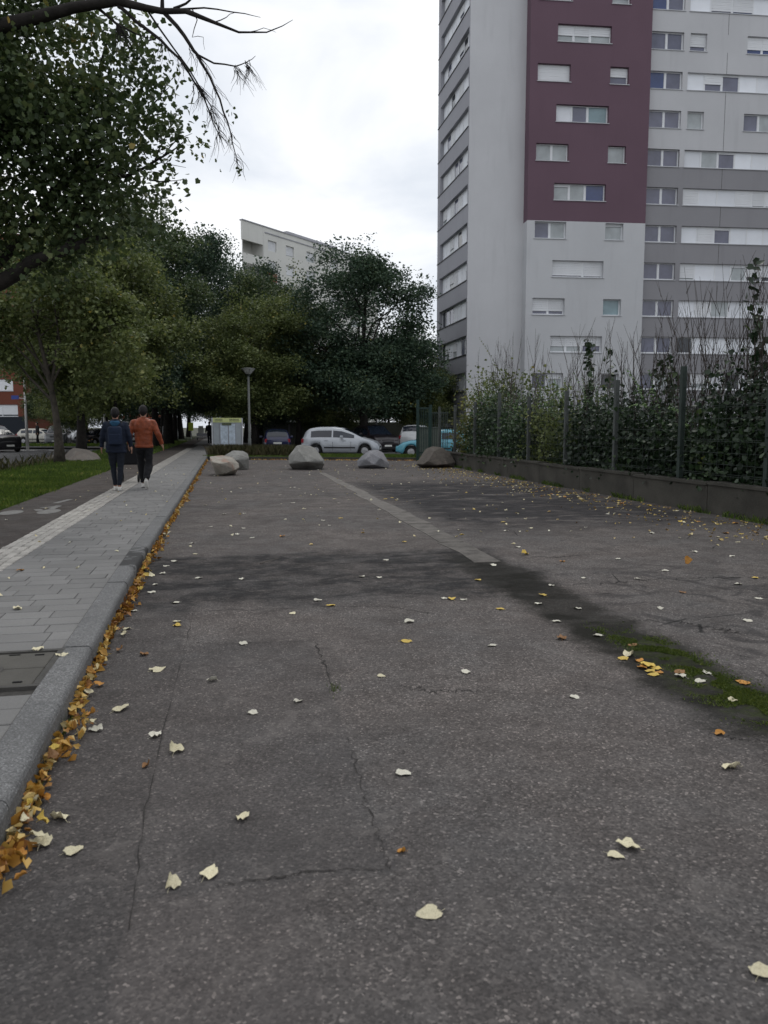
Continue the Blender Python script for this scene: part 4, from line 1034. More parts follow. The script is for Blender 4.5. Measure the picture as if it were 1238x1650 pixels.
put(tB, 0, 0, 1.9, (1.05, 1.05, 1.17), 'dark tree behind the lamp and the notice board, tallest of that clump', 'dense trees behind the parked cars', xy=(-13.3, 68))
put(tA, -8.3, 58, .3, (1, 1, .9), 'dark tree on the verge behind the olive one at left')
put(tB, -6.4, 49, .3, (.8, .8, .85), 'dark tree on the verge directly behind the two walkers')
# small leaning tree with boulder at its foot
lobesS = [(.7, .2, 5.6, 1.9, 1.9, 1.8), (1.9, -.3, 4.3, 1.7, 1.6, 1.5), (-.9, .2, 5.2, 1.6, 1.6, 1.6), (.4, .5, 7.0, 1.7, 1.7, 1.3), (2.6, -.6, 3.1, 1.0, 1.0, .9), (-1.9, 0, 4.6, 1.3, 1.4, 1.2)]
tS = make_tree('young_tree', 8.0, .155, lobesS, 900, 26, .30, .13, M['leaf_olive'], M['bark'], 31, lean=(-.7, 0), fork=.38, shape='heart', flat=.8, droop=.1)
place(tS, (*gp(97, 748, .1)[:2], .1), 0, 1.0, 'small leaning tree with olive leaves beside the flat boulder on the verge')
# near tree whose crown fills the upper left corner
near = empty('near_tree', (-9.0, 12.2, 0)); tag(near, 'nearest tree at upper left with big dark leaves and a long bare branch', 'tree')
NO = Vector((-9.0, 12.2, 0))
rs = np.random.RandomState(77)
lob = []
for (px_, py_, d_, r_) in [(40, 50, 12, 125), (60, 220, 12.2, 140), (55, 360, 12.2, 100), (150, 130, 12.2, 62), (155, 250, 12.1, 78), (160, 345, 12.3, 76), (222, 190, 11.9, 36), (205, 335, 12.3, 42), (90, 55, 12.5, 95), (185, 75, 12.1, 34), (235, 120, 11.9, 20), (-150, 120, 12, 210), (-180, 300, 12, 190)]:
    c_ = at(px_, py_, d_); rr_ = r_ / FPX * d_; lob.append((c_.x, c_.y, c_.z, rr_, max(rr_, .9) * 1.1, rr_))
cl = crown_points(lob, 3000, rs, .35)
kp = np.array([mnoise.noise(Vector(c_) * 1.5 + Vector((5, 2, 1))) + .5 * mnoise.noise(Vector(c_) * .6) for c_ in cl]); cl = cl[kp > -.10]
sprays = [(230, 180, 11.6), (245, 205, 11.5), (262, 195, 11.6), (272, 200, 11.5), (225, 100, 11.8), (240, 115, 11.8), (238, 140, 11.7), (215, 60, 12), (260, 215, 11.6), (205, 250, 11.7), (250, 270, 11.8), (262, 300, 12), (215, 40, 12)]
ex = np.array([at(*s_)[:] for s_ in sprays]); ex = np.repeat(ex, 3, axis=0) + rs.normal(size=(len(ex) * 3, 3)) * .10
per = 22
allc = np.vstack([cl, ex]); pos = np.repeat(allc, per, axis=0) + rs.normal(size=(len(allc) * per, 3)) * np.array([.21, .21, .16])
pos[:len(cl) * per] = pos[:len(cl) * per]
V = leaf_verts(pos - np.array(NO), rs.normal(size=(len(pos), 3)) * .8 + np.array([0, 0, .6]), .082 * (.65 + .65 * rs.rand(len(pos))), .95, .1, rs, 'heart')
link('crown', quads_mesh('crown', V, 6, LEAF_H, M['leaf_near']), near)
tm = MB(); tm.tube([Vector(p_) - NO for p_ in [(-9, 12.2, 0), (-9.05, 12.2, 1.2), (-8.95, 12.25, 2.6), (-9.1, 12.2, 4.5), (-9.0, 12.1, 7)]], [.42, .33, .29, .24, .15], 12); tm.build('trunk', M['bark_dark'], near, smooth=True)
lm = MB()
def limb(pxs, r0, r1, n=7, mbd=None):
    pts = [at(*q_) - NO for q_ in pxs]
    # smooth by midpoint subdivision
    P2 = [pts[0]]
    for a, b in zip(pts[:-1], pts[1:]): P2 += [a.lerp(b, .5) + Vector((rnd.gauss(0, .008), 0, rnd.gauss(0, .008))), b]
    (mbd or lm).tube(P2, list(np.linspace(r0, r1, len(P2))), n, caps=False); return P2
limb([(-290, 520, 12.2), (-60, 478, 12), (0, 455, 11.9), (50, 422, 11.8), (100, 405, 11.8), (150, 385, 12.3), (190, 380, 12.6)], .17, .02)
limb([(100, 405, 11.8), (125, 370, 12.2), (150, 300, 12.7), (165, 200, 12.8), (180, 110, 12.8)], .05, .012)
limb([(-290, 330, 12.2), (-60, 240, 12), (40, 200, 11.9), (110, 170, 12.4), (160, 120, 12.6), (175, 60, 12.6)], .10, .015)
limb([(-60, 478, 12), (40, 380, 12.3), (90, 300, 12.4), (150, 250, 12.4)], .09, .02)
limb([(150, 265, 12.2), (200, 285, 12), (230, 272, 11.9), (275, 245, 11.8), (300, 225, 11.8)], .035, .006, 5)
for q_ in [[(230, 272, 11.9), (260, 262, 11.9), (300, 270, 11.9)], [(250, 258, 11.8), (270, 215, 11.8), (285, 180, 11.8)], [(245, 170, 11.6), (262, 150, 11.7), (275, 138, 11.7)], [(240, 290, 11.9), (270, 292, 11.9), (300, 288, 11.9)], [(265, 250, 11.8), (285, 225, 11.8), (310, 215, 11.8)], [(200, 285, 12), (222, 240, 11.9), (235, 232, 11.9)],
           [(195, 95, 12), (215, 90, 12), (245, 60, 12)], [(240, 65, 11.9), (255, 60, 11.9), (262, 62, 11.9)]]: limb(q_, .012, .003, 4)
tag(lm.build('limbs', M['bark_dark'], near, smooth=True), kind='stuff')
bb = MB()
main = [(-60, 75, 11), (0, 42, 11), (60, 28, 11), (120, 12, 10.9), (190, 2, 10.8), (235, 13, 10.8), (262, 18, 10.7), (300, 18, 10.6), (345, 36, 10.5), (385, 52, 10.5), (430, 52, 10.5), (455, 42, 10.5), (472, 32, 10.5)]
mpts = [at(*q_) - NO for q_ in main]; bb.tube(mpts, [.105, .095, .085, .072, .058, .046, .040, .034, .022, .014, .009, .006, .003], 8, caps=False)
subs = [([(262, 18, 10.7), (285, 42, 10.7), (308, 75, 10.7), (318, 88, 10.7), (330, 110, 10.7), (345, 140, 10.7), (360, 180, 10.7), (372, 215, 10.7), (380, 250, 10.7), (388, 282, 10.7)], .03, .003),
        ([(190, 8, 10.8), (220, 35, 10.8), (260, 65, 10.8), (290, 95, 10.7), (315, 135, 10.7), (338, 180, 10.7), (352, 215, 10.7), (362, 240, 10.7)], .026, .003),
        ([(155, 10, 10.9), (190, 40, 10.9), (220, 55, 10.9), (245, 62, 10.9)], .022, .004), ([(318, 88, 10.7), (345, 102, 10.7), (380, 107, 10.7), (398, 100, 10.7), (412, 90, 10.7)], .015, .003),
        ([(275, 15, 10.7), (310, 14, 10.7), (350, 15, 10.6), (395, 22, 10.6), (420, 28, 10.6)], .016, .003), ([(262, 18, 10.7), (262, 0, 10.7), (262, -25, 10.7)], .03, .02), ([(280, 14, 10.7), (300, 6, 10.7), (312, -6, 10.7)], .02, .012), ([(310, 14, 10.7), (318, 32, 10.7), (310, 60, 10.7), (328, 60, 10.7), (330, 80, 10.7)], .008, .002),
        ([(235, 13, 10.8), (280, 78, 10.8), (322, 140, 10.8), (340, 170, 10.8), (350, 200, 10.8), (355, 230, 10.8)], .014, .003), ([(345, 36, 10.5), (365, 28, 10.5), (380, 20, 10.5)], .008, .003), ([(400, 52, 10.5), (425, 45, 10.5), (445, 52, 10.5)], .006, .002)]
for pts, r0, r1 in subs: limb(pts, r0, r1, 5, bb)
r3 = random.Random(4)
for _ in range(230):
    pts, r0, r1 = r3.choice(subs[:4] + [subs[8]]); k = r3.randrange(2, len(pts) - 1) if len(pts) > 4 else 1; x, y, d_ = pts[k]
    x += r3.uniform(-4, 4); y += r3.uniform(-4, 8); L_ = r3.uniform(15, 48); a_ = r3.uniform(-.4, 1.0)
    limb([(x, y, d_), (x + L_ * .5 * math.sin(a_) + 3, y + L_ * .45, d_ + r3.uniform(-.2, .2)), (x + L_ * math.sin(a_), y + L_ * (.7 + .3 * math.cos(a_)), d_ + r3.uniform(-.3, .3))], .0042, .0014, 3, bb)
bb.build('bare_branch', M['bark_dark'], near, smooth=True)
wl = np.array([at(x, y, 10.7)[:] for x, y in [(325, 225), (333, 218), (320, 232), (330, 200), (330, 248), (376, 190), (378, 225), (388, 280), (372, 180), (384, 276)]]); wl = np.repeat(wl, 4, axis=0) + rs.normal(size=(40, 3)) * .035
V = leaf_verts(wl - np.array(NO), rs.normal(size=(40, 3)), np.full(40, .06), .6, .1, rs, 'heart'); tag(link('withered_leaves', quads_mesh('withered_leaves', V, 6, LEAF_H, M['leaf_dark']), near), kind='stuff')

# ================================================================== SHRUBS behind the fence
G_SH = 'shrubs growing behind the mesh fence'
def shrub(s, t, w_, h, leafmat, n_cl, per, lsize, seed, label, bare=10, bare_h=1.6, sprays=(), shape='heart', name='shrub', depth=1.0, barem=None, spread=.16, sapling=(), shoots=7, shoot_len=1.0, shoot_mat=None):
    rs = np.random.RandomState(seed); rr = random.Random(seed); root = empty(name, (*st(s, t)[:2], .3), ROT); tag(root, label, 'shrub', G_SH)
    n = int(n_cl * .8); lsize *= .82; a = rs.rand(n, 3)
    x = (rs.rand(n) - .5) * 2 * depth * .6; y = (rs.rand(n) - .5) * w_; hh = h * (.70 + .42 * np.array([mnoise.noise(Vector((y_ * 1.3, seed, 0))) for y_ in y]) * 1.6)
    z = (rs.rand(n) ** 1.15) * hh * 1.08; cl = np.stack([x, y, z], 1)
    pos = np.repeat(cl, per, axis=0) + rs.normal(size=(n * per, 3)) * spread
    for (ds, dt, z0, z1, k) in sapling:
        zz = np.linspace(z0, z1, k); side = np.where(np.arange(k) % 2 == 0, -1, 1) * .13
        sp = np.stack([ds + rs.normal(size=k) * .04, dt + side * (1 - .5 * (zz - z0) / (z1 - z0)) + .07 * np.sin(zz * 2.2), zz], 1); pos = np.vstack([pos, sp])
    pos[:, 2] = np.maximum(pos[:, 2], .02)
    sz = lsize * (.6 + .8 * rs.rand(len(pos)))
    ns = sum(q_[4] for q_ in sapling)
    if ns: sz[-ns:] = .115 + .05 * rs.rand(ns)
    nr = rs.normal(size=(len(pos), 3)) * .8 + np.array([-.15, -.1, .6])
    V = leaf_verts(pos, nr, sz, .85, .12, rs, shape)
    link('foliage', quads_mesh('foliage', V, 6 if shape == 'heart' else 4, LEAF_H if shape == 'heart' else LEAF_Q, leafmat), root)
    sm = MB()
    for i in range(16):
        b = Vector(cl[rs.randint(n)]); a = Vector((b.x * .3, b.y * .5, 0)); sm.tube([a, a.lerp(b, .5) + Vector((0, 0, .2)), b + Vector((0, 0, .1))], [.022, .014, .006], 4, caps=False)
    sm.build('stems', M['bark_dark'], root)
    if shoots:
        lp, ln_, ls_ = [], [], []; am = MB()
        for i in range(shoots):
            y0 = (rr.random() - .5) * w_; z0 = h * rr.uniform(.45, .8); L_ = rr.uniform(.5, 1.15) * shoot_len; dx_, dy_ = rr.gauss(-.15, .3), rr.gauss(0, .4); pts_ = []
            for q in range(9):
                f = q / 8; pts_.append(Vector((rr.uniform(-.02, .02) + dx_ * f * L_ - .1, y0 + dy_ * f * L_, z0 + L_ * (1.15 * f - .55 * f * f * abs(dy_) * 2 - .15 * f * f))))
            am.tube(pts_, list(np.linspace(.008, .002, 9)), 3, caps=False)
            for q in range(26):
                f = .15 + .85 * q / 25; x_ = f * 8; a_ = min(int(x_), 7); c_ = pts_[a_].lerp(pts_[a_ + 1], x_ - a_); sd = 1 if q % 2 else -1
                lp.append((c_.x + sd * .03, c_.y + sd * .045 * rr.uniform(.6, 1.3), c_.z + rr.uniform(-.03, .01))); ln_.append((rr.gauss(-.3, .4), sd * .5 + rr.gauss(0, .3), 1)); ls_.append(rr.uniform(.7, 1.15) * .105 * (1 - .4 * f))
        am.build('shoot_stems', M['twig'], root)
        V2 = leaf_verts(np.array(lp), np.array(ln_), np.array(ls_), .62, .15, rs, 'heart'); tag(link('shoot_leaves', quads_mesh('shoot_leaves', V2, 6, LEAF_H, shoot_mat or leafmat), root), kind='stuff')
    bm_ = MB()
    for i in range(bare):
        y = (rr.random() - .5) * w_; z0 = h * rr.uniform(.2, .6); z1 = h + rr.uniform(.15, 1.0) * bare_h; a = Vector((rr.uniform(-.3, .3), y, z0)); le_ = rr.gauss(0, .34) * (z1 - z0)
        b = Vector((rr.uniform(-.4, .4), y + le_, z1)); m_ = a.lerp(b, .55) + Vector((rr.gauss(0, .05), rr.gauss(0, .06), 0))
        bm_.tube([a, m_, b], [.011, .007, .0025], 3, caps=False)
        for j in range(6):
            f = rr.uniform(.25, .9); q_ = a.lerp(b, f); L_ = rr.uniform(.2, .55)
            bm_.tube([q_, q_ + Vector((rr.uniform(-.2, .2) * L_, rr.choice([-1, 1]) * .45 * L_, L_ * .9))], [.005, .002], 3, caps=False)
    for (ds, dt, z0, z1, k) in sapling:
        bm_.tube([(ds, dt + .07 * math.sin(z_ * 2.2), z_) for z_ in np.linspace(z0 - 1.5, z1, 8)], list(np.linspace(.016, .004, 8)), 5, caps=False)
    if bare or sapling: tag(bm_.build('bare_stems', barem or M['twig'], root), kind='stuff')
    return root
M['leaf_mid'] = mat_leaf('leaves_mid_hedge', [(0, (.014, .028, .013)), (.5, (.032, .058, .026)), (.88, (.07, .11, .045)), (.985, (.12, .17, .06)), (1, (.30, .30, .08))], .15, .4)
M['leaf_shoot'] = mat_leaf('leaves_shoots', [(0, (0.047, 0.088, 0.038)), (.5, (0.101, 0.162, 0.068)), (.9, (0.176, 0.257, 0.115)), (1, (0.378, 0.459, 0.162))], .22, .4)
shrub(9.3, 28.4, 2.2, 2.2, M['leaf_yellow'], 260, 20, .11, 1, 'yellow-green shrub at the far left end of the hedge by the gate', 4, .5)
shrub(9.7, 26.6, 3.0, 3.4, M['leaf_olive'], 300, 15, .11, 2, 'tall loose olive shrub against the blank tower wall', 12, 1.0, spread=.24, depth=1.6, shoots=14, shoot_len=1.5, shoot_mat=M['leaf_olive'])
shrub(8.75, 24.9, 2.7, 2.3, M['leaf_mid'], 360, 20, .10, 3, 'dense dark green shrub with a yellow tipped shoot leaning left', 10, 1.5, shoots=12, shoot_len=1.3, shoot_mat=M['leaf_shoot'])
shrub(8.75, 22.2, 2.9, 2.15, M['leaf_mid'], 360, 20, .10, 4, 'dark shrub with bright fresh leaves left of the corner post', 22, 1.8, shoots=10, shoot_len=1.1, shoot_mat=M['leaf_bright'], barem=M['twig_grey'])
shrub(9.5, 21.6, 1.5, 2.5, M['leaf_bright'], 60, 14, .10, 14, 'bright green leafy patch high in the hedge below the blank wall', 0, 1.0)
shrub(8.8, 19.6, 2.9, 2.0, M['leaf_olive'], 330, 20, .09, 5, 'mixed olive shrub under the lowest staggered windows', 26, 1.8, shoots=9, shoot_len=1.1, shoot_mat=M['leaf_shoot'], barem=M['twig_grey'])
shrub(8.8, 17.2, 2.6, 2.0, M['leaf_hedge'], 360, 20, .10, 6, 'dark shrub with two tall leafy shoots in front of the tower', 20, 1.6, shoots=9, shoot_len=1.2, shoot_mat=M['leaf_shoot'], sapling=[(-.1, .75, 1.3, 3.25, 46), (-.1, .62, 1.5, 3.15, 30), (.1, .05, 1.4, 3.0, 38)], barem=M['twig_grey'])
shrub(8.8, 14.7, 2.7, 1.9, M['leaf_hedge'], 400, 20, .10, 7, 'dark shrub with pale large leaves on top near the right facade', 34, 1.9, depth=1.0, shoots=12, shoot_len=1.0, shoot_mat=M['leaf_bright'], sapling=[(0, .2, 1.3, 2.5, 34), (.1, .0, 1.4, 2.6, 30), (0, -.3, 1.3, 2.3, 26)])
shrub(8.8, 12.3, 2.6, 1.85, M['leaf_hedge'], 420, 20, .11, 8, 'dark ivy covered shrub bristling with bare stems', 60, 2.3, shoots=5, sapling=[(0, -.35, 1.3, 3.95, 48), (.05, -.42, 1.3, 3.0, 40)])
shrub(8.8, 10.2, 2.2, 2.0, M['leaf_hedge'], 430, 20, .10, 9, 'dark shrub with one tall large-leaved sapling near the right edge', 30, 2.0, shoots=8, shoot_mat=M['leaf_shoot'], sapling=[(0, .35, 1.3, 3.3, 40), (.05, .30, 1.3, 2.6, 26)])
shrub(8.8, 8.2, 2.6, 2.0, M['leaf_hedge'], 350, 20, .10, 10, 'darkest shrub at the right edge of the picture', 16, 1.8)
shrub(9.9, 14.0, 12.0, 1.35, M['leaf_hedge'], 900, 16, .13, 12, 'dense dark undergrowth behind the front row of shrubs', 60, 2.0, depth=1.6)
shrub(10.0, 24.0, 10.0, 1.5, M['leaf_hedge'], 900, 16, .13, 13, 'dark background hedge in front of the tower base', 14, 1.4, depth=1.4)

# ================================================================== GRASS
def blades(name, n, region, h0, h1, mat, rs, z=.105, w_=.012, clump=None, lean=.35):
    pts = region(n, rs); n = len(pts)
    a = rs.rand(n) * 6.283; h = h0 + (h1 - h0) * rs.rand(n) ** 1.5
    u = np.stack([np.cos(a), np.sin(a), np.zeros(n)], 1); ln = rs.normal(size=(n, 3)) * lean; ln[:, 2] = 0
    b = np.column_stack([pts, np.full(n, z)]); ww = w_ * (.6 + .8 * rs.rand(n))[:, None]
    mid = b + ln * h[:, None] * .35 + np.array([0, 0, 1]) * h[:, None] * .6; tip = b + ln * h[:, None] + np.array([0, 0, 1]) * h[:, None]
    V = np.stack([b - u * ww, b + u * ww, mid + u * ww * .6, tip, mid - u * ww * .6], 1).reshape(-1, 3)
    me = bpy.data.meshes.new(name)
    me = quads_mesh(name, V, 5, [(0, 1, 2, 4)], mat) if False else quads_mesh(name, V[:, :], 5, [(0, 1, 3), (1, 2, 3), (0, 3, 4)], mat)
    return tag(link(name, me), kind='stuff')
def reg_st(s0, s1, t0, t1, edge=.05, pw=1.0):
    def f(n, rs):
        s = s0 + (s1 - s0) * rs.rand(n); t = t0 + (t1 - t0) * rs.rand(n) ** pw; s = s + rs.normal(size=n) * edge
        return np.outer(t, D) + np.outer(s, P)
    return f
rs = np.random.RandomState(5)
blades('verge_grass', 70000, reg_st(-6.9, -3.58, 7.5, 22, .04, 1.15), .03, .11, M['grass'], rs, .10, .006)
blades('verge_grass', 26000, reg_st(-6.9, -3.58, 22, 37, .05), .04, .14, M['grass'], rs, .10, .010)
blades('verge_weeds', 500, reg_st(-6.95, -6.3, 12, 34, .1), .2, .5, M['dry_grass'], rs, .10, .006)
blades('far_verge_grass', 16000, reg_st(-7.0, -3.6, 37.5, 75, .05), .05, .16, M['grass'], rs, .10, .02)
def reg_bank(n, rs):
    x = -8.3 + 11.9 * rs.rand(n); y = 35.7 - (x + 8.3) * .145 + 3.5 * rs.rand(n); return np.column_stack([x, y])
blades('bank_grass', 24000, reg_bank, .04, .13, M['grass'], rs, .07, .012)
def reg_tall(n, rs):
    x = -8.2 + 3.9 * rs.rand(n) ** 1.1; y = 36.3 - (x + 8.3) * .145 + 2.3 * rs.rand(n); return np.column_stack([x, y])
blades('tall_dry_grass', 11000, reg_tall, .22, .60, M['dry_grass'], rs, .07, .010, lean=.25)
def reg_isl(n, rs): return np.column_stack([-30 + 11.5 * rs.rand(n), 56.5 + 4.5 * rs.rand(n)])
blades('island_grass', 6000, reg_isl, .06, .2, M['grass'], rs, .06, .02)
def reg_moss(n, rs):
    c = [(2.74, 4.45, .08, .22), (2.72, 3.85, .07, .22), (2.70, 3.55, .11, .17), (2.6, 4.8, .04, .2)]
    i = rs.choice(4, n, p=[.4, .2, .35, .05]); c = np.array(c)[i]; s = c[:, 0] + rs.normal(size=n) * c[:, 2]; t = c[:, 1] + rs.normal(size=n) * c[:, 3]
    kp = np.array([mnoise.noise(Vector((a * 6, b * 6, 3))) > -.08 for a, b in zip(s, t)]); s, t = s[kp], t[kp]
    return np.outer(t, D) + np.outer(s, P)
blades('moss', 16000, reg_moss, .004, .016, M['moss'], rs, .0, .0028, lean=.8)
def reg_wall(n, rs):
    t = 3 + 27 * rs.rand(n); s = 7.90 + .2 * np.maximum(0, t - 17) / 12 - .05 * rs.rand(n); k = np.array([mnoise.noise(Vector((a * .8, 0, 0))) > .0 for a in t]); s, t = s[k], t[k]
    return np.outer(t, D) + np.outer(s, P)
blades('wall_foot_weeds', 3000, reg_wall, .03, .14, M['grass'], rs, 0, .006)
def reg_kj(n, rs):
    t = 3 + 20 * rs.rand(n) ** 1.5; s = -.872 + .105 * np.clip((9.0 - t) / 6.5, 0, 1) ** 1.3 + .012 * rs.rand(n); return np.outer(t, D) + np.outer(s, P)
blades('kerb_moss', 2500, reg_kj, .008, .03, M['moss'], rs, 0, .003, lean=.6)

# ================================================================== FALLEN LEAVES
def fallen_mesh(seed, mat, style='flat'):
    rr = random.Random(seed); n = 14; mb = MB(); L_ = 1.0; curl = {'flat': .22, 'curl': .65, 'fold': 1.0}[style]; ax = rr.uniform(-.4, .4)
    ring = []
    for k in range(n):
        a = 2 * math.pi * k / n; r = .5 * (1 + .05 * math.cos(3 * a + seed) + rr.uniform(-.10, .08)); x = r * math.cos(a); y = r * .80 * math.sin(a) * (1.05 - .22 * math.cos(a))
        if k == 0: x += .10
        if abs(a - math.pi) < .1: x += .10
        ring.append((x, y))
    vs = [(0, 0, 0)] + [(x * .5, y * .5, 0) for x, y in ring] + [(x, y, 0) for x, y in ring]
    out_ = []
    for i, (x, y, z) in enumerate(vs):
        yy = y + ax * x; z = curl * (yy * yy) * (1.0 if style != 'fold' else (2.6 if yy > 0 else .2)) + .10 * rr.uniform(-1, 1) * (1 if i else 0) * (.4 + curl) + .12 * x * x * (1 + curl)
        if style == 'fold' and yy > .15: y = .15 + (yy - .15) * .3
        out_.append((x, y, z + .015))
    zm = min(v_[2] for v_ in out_); out_ = [(x, y, z - zm + .02) for x, y, z in out_]
    fs = [(0, 1 + k, 1 + (k + 1) % n) for k in range(n)] + [(1 + k, 1 + n + k, 1 + n + (k + 1) % n, 1 + (k + 1) % n) for k in range(n)]
    mb.add(out_, fs)
    e_ = out_[1 + n + n // 2]; mb.tube([e_, (e_[0] - .18, e_[1] + .06, .03), (e_[0] - .34, e_[1] + .02, .05)], [.014, .012, .010], 3, caps=False)
    return mb.mesh('fallen_leaf', mat, smooth=True)
LM = {}
def lmesh(col, style, v):
    k = (col, style, v % 4)
    if k not in LM: LM[k] = fallen_mesh(hash_(k), M['fl_' + col], style)
    return LM[k]
def hash_(k): return sum(ord(ch) for ch in k[0] + k[1]) * 7 + k[2] * 13
LEAFN = [0]
CN = {'white': 'whitish', 'pale': 'cream', 'yellow': 'yellow', 'orange': 'orange', 'brown': 'brown'}
SN = {'flat': 'flat', 'curl': 'curled', 'fold': 'folded'}
def leaf(x, y, size, col, style, label, z=0.0, rz=None, tilt=.08, group='fallen leaves lying on the asphalt'):
    LEAFN[0] += 1; v = LEAFN[0]; label = label.replace('{c}', SN[style] + ' ' + CN[col])
    s_, t_ = x * P[0] + y * P[1], x * D[0] + y * D[1]
    label = label.replace('{d}', 'near the cover' if t_ < 5 else 'before the dark band' if t_ < 7 else 'at the dark band' if t_ < 9 else 'beyond the dark band').replace('{w}', 'far end' if t_ > 17 else 'middle part' if t_ > 12 else 'near end').replace('{m}', 'left of the concrete strip' if s_ < 2.6 else 'right of the concrete strip')
    o = link('fallen_leaf', lmesh(col, style, v)); o.location = (x, y, z); o.rotation_euler = (rnd.uniform(-tilt, tilt), rnd.uniform(-tilt, tilt), rnd.uniform(0, 6.28) if rz is None else rz)
    o.scale = (size, size, size * rnd.uniform(.8, 1.2)); tag(o, label, 'leaf', group); return o
named = [
 (283, 1210, 34, 'pale', 'fold', 'folded cream leaf with a dark inside beside the patch joint near the kerb'),
 (250, 1187, 22, 'white', 'curl', 'whitish rolled leaf just above the folded cream leaf'),
 (194, 1144, 30, 'pale', 'flat', 'broad pale leaf lying near the kerb litter above the folded leaf'),
 (156, 1177, 26, 'white', 'curl', 'pale slim leaf touching the orange litter along the kerb'),
 (95, 1321, 36, 'pale', 'fold', 'large pale leaf at the foot of the kerb near the left edge'),
 (68, 1362, 42, 'pale', 'curl', 'largest pale leaf in the kerb litter at lower left'),
 (117, 1373, 34, 'pale', 'flat', 'pale pointed leaf lying just right of the kerb litter at lower left'),
 (278, 1426, 34, 'pale', 'fold', 'cream leaf on the lower left asphalt, the lower of a close pair'),
 (337, 1410, 36, 'pale', 'curl', 'cream leaf on the lower left asphalt, the upper right of a close pair'),
 (391, 1320, 28, 'pale', 'curl', 'ragged cream leaf alone above the horizontal patch joint'),
 (650, 1247, 28, 'white', 'flat', 'whitish leaf alone at the centre of the near asphalt'),
 (692, 1473, 44, 'pale', 'flat', 'large cream leaf alone at the bottom centre of the asphalt'),
 (991, 1380, 28, 'pale', 'flat', 'left leaf of the touching cream pair on the lower right asphalt'),
 (1013, 1366, 38, 'pale', 'curl', 'right and larger leaf of the touching cream pair at lower right'),
 (1178, 1238, 32, 'pale', 'fold', 'upright cream leaf near the right edge below the moss'),
 (1226, 1568, 44, 'pale', 'curl', 'cream leaf cut by the right edge of the picture at the bottom'),
 (926, 1124, 18, 'white', 'flat', 'small white leaf left of the mossy channel'),
 (1160, 1184, 18, 'orange', 'curl', 'small orange-brown curled leaf below the moss at right'),
 (647, 1374, 16, 'orange', 'fold', 'thin orange leaf scrap on the near asphalt below the centre'),
 (235, 1236, 16, 'brown', 'fold', 'small brown leaf with a stalk beside the folded cream leaf'),
 (408, 1150, 18, 'white', 'curl', 'small torn white leaf right of the patch joint'),
 (343, 1098, 18, 'white', 'fold', 'narrow white leaf lying between the patch joint and its corner'),
 (480, 1131, 18, 'white', 'curl', 'thin greyish white leaf below the green tuft in the joint'),
 (254, 1080, 27, 'pale', 'flat', 'pale pointed leaf near the kerb beside a smaller brown one'),
 (655, 1034, 19, 'yellow', 'flat', 'lone yellow leaf in the middle of the asphalt'),
 (1014, 1057, 25, 'pale', 'fold', 'large white leaf over a yellow one at the left edge of the moss'),
 (1005, 1062, 18, 'yellow', 'flat', 'yellow leaf tucked under the large white leaf by the moss'),
 (1097, 1091, 19, 'white', 'curl', 'white leaf in the moss, leftmost of three whitish ones'),
 (1128, 1098, 19, 'white', 'flat', 'white leaf in the moss, lowest of three whitish ones'),
 (1140, 1085, 18, 'white', 'flat', 'white leaf in the moss, rightmost of three whitish ones'),
 (1108, 908, 16, 'orange', 'flat', 'bright orange round leaf standing up on the right asphalt'),
 (963, 1025, 17, 'white', 'flat', 'white leaf on the black dirt just above the moss'),
 (931, 981, 15, 'white', 'flat', 'white leaf halfway along the black dirt channel'),
 (875, 960, 13, 'yellow', 'curl', 'yellow leaf on the black dirt channel'),
 (846, 894, 13, 'yellow', 'fold', 'yellow leaf on the asphalt right of the end of the concrete strip'),
 (286, 1002, 15, 'pale', 'flat', 'pale leaf above a yellow one beside the kerb litter'),
 (286, 1009, 14, 'yellow', 'curl', 'yellow leaf beneath a pale one beside the kerb litter')]
def px_size(px, y, z=0): 
    r = np.linalg.norm(np.array(gp(600, y, z))); return px * r / FPX
for (x, y, sp_, col, sty, lab) in named:
    g_ = gp(x, y); o = leaf(g_[0], g_[1], min(.10, px_size(sp_, y) * .98), col, sty, lab, .001, tilt=.12)
    if 'standing up' in lab: o.rotation_euler = (1.35, 0, .3); o.location.z = .04
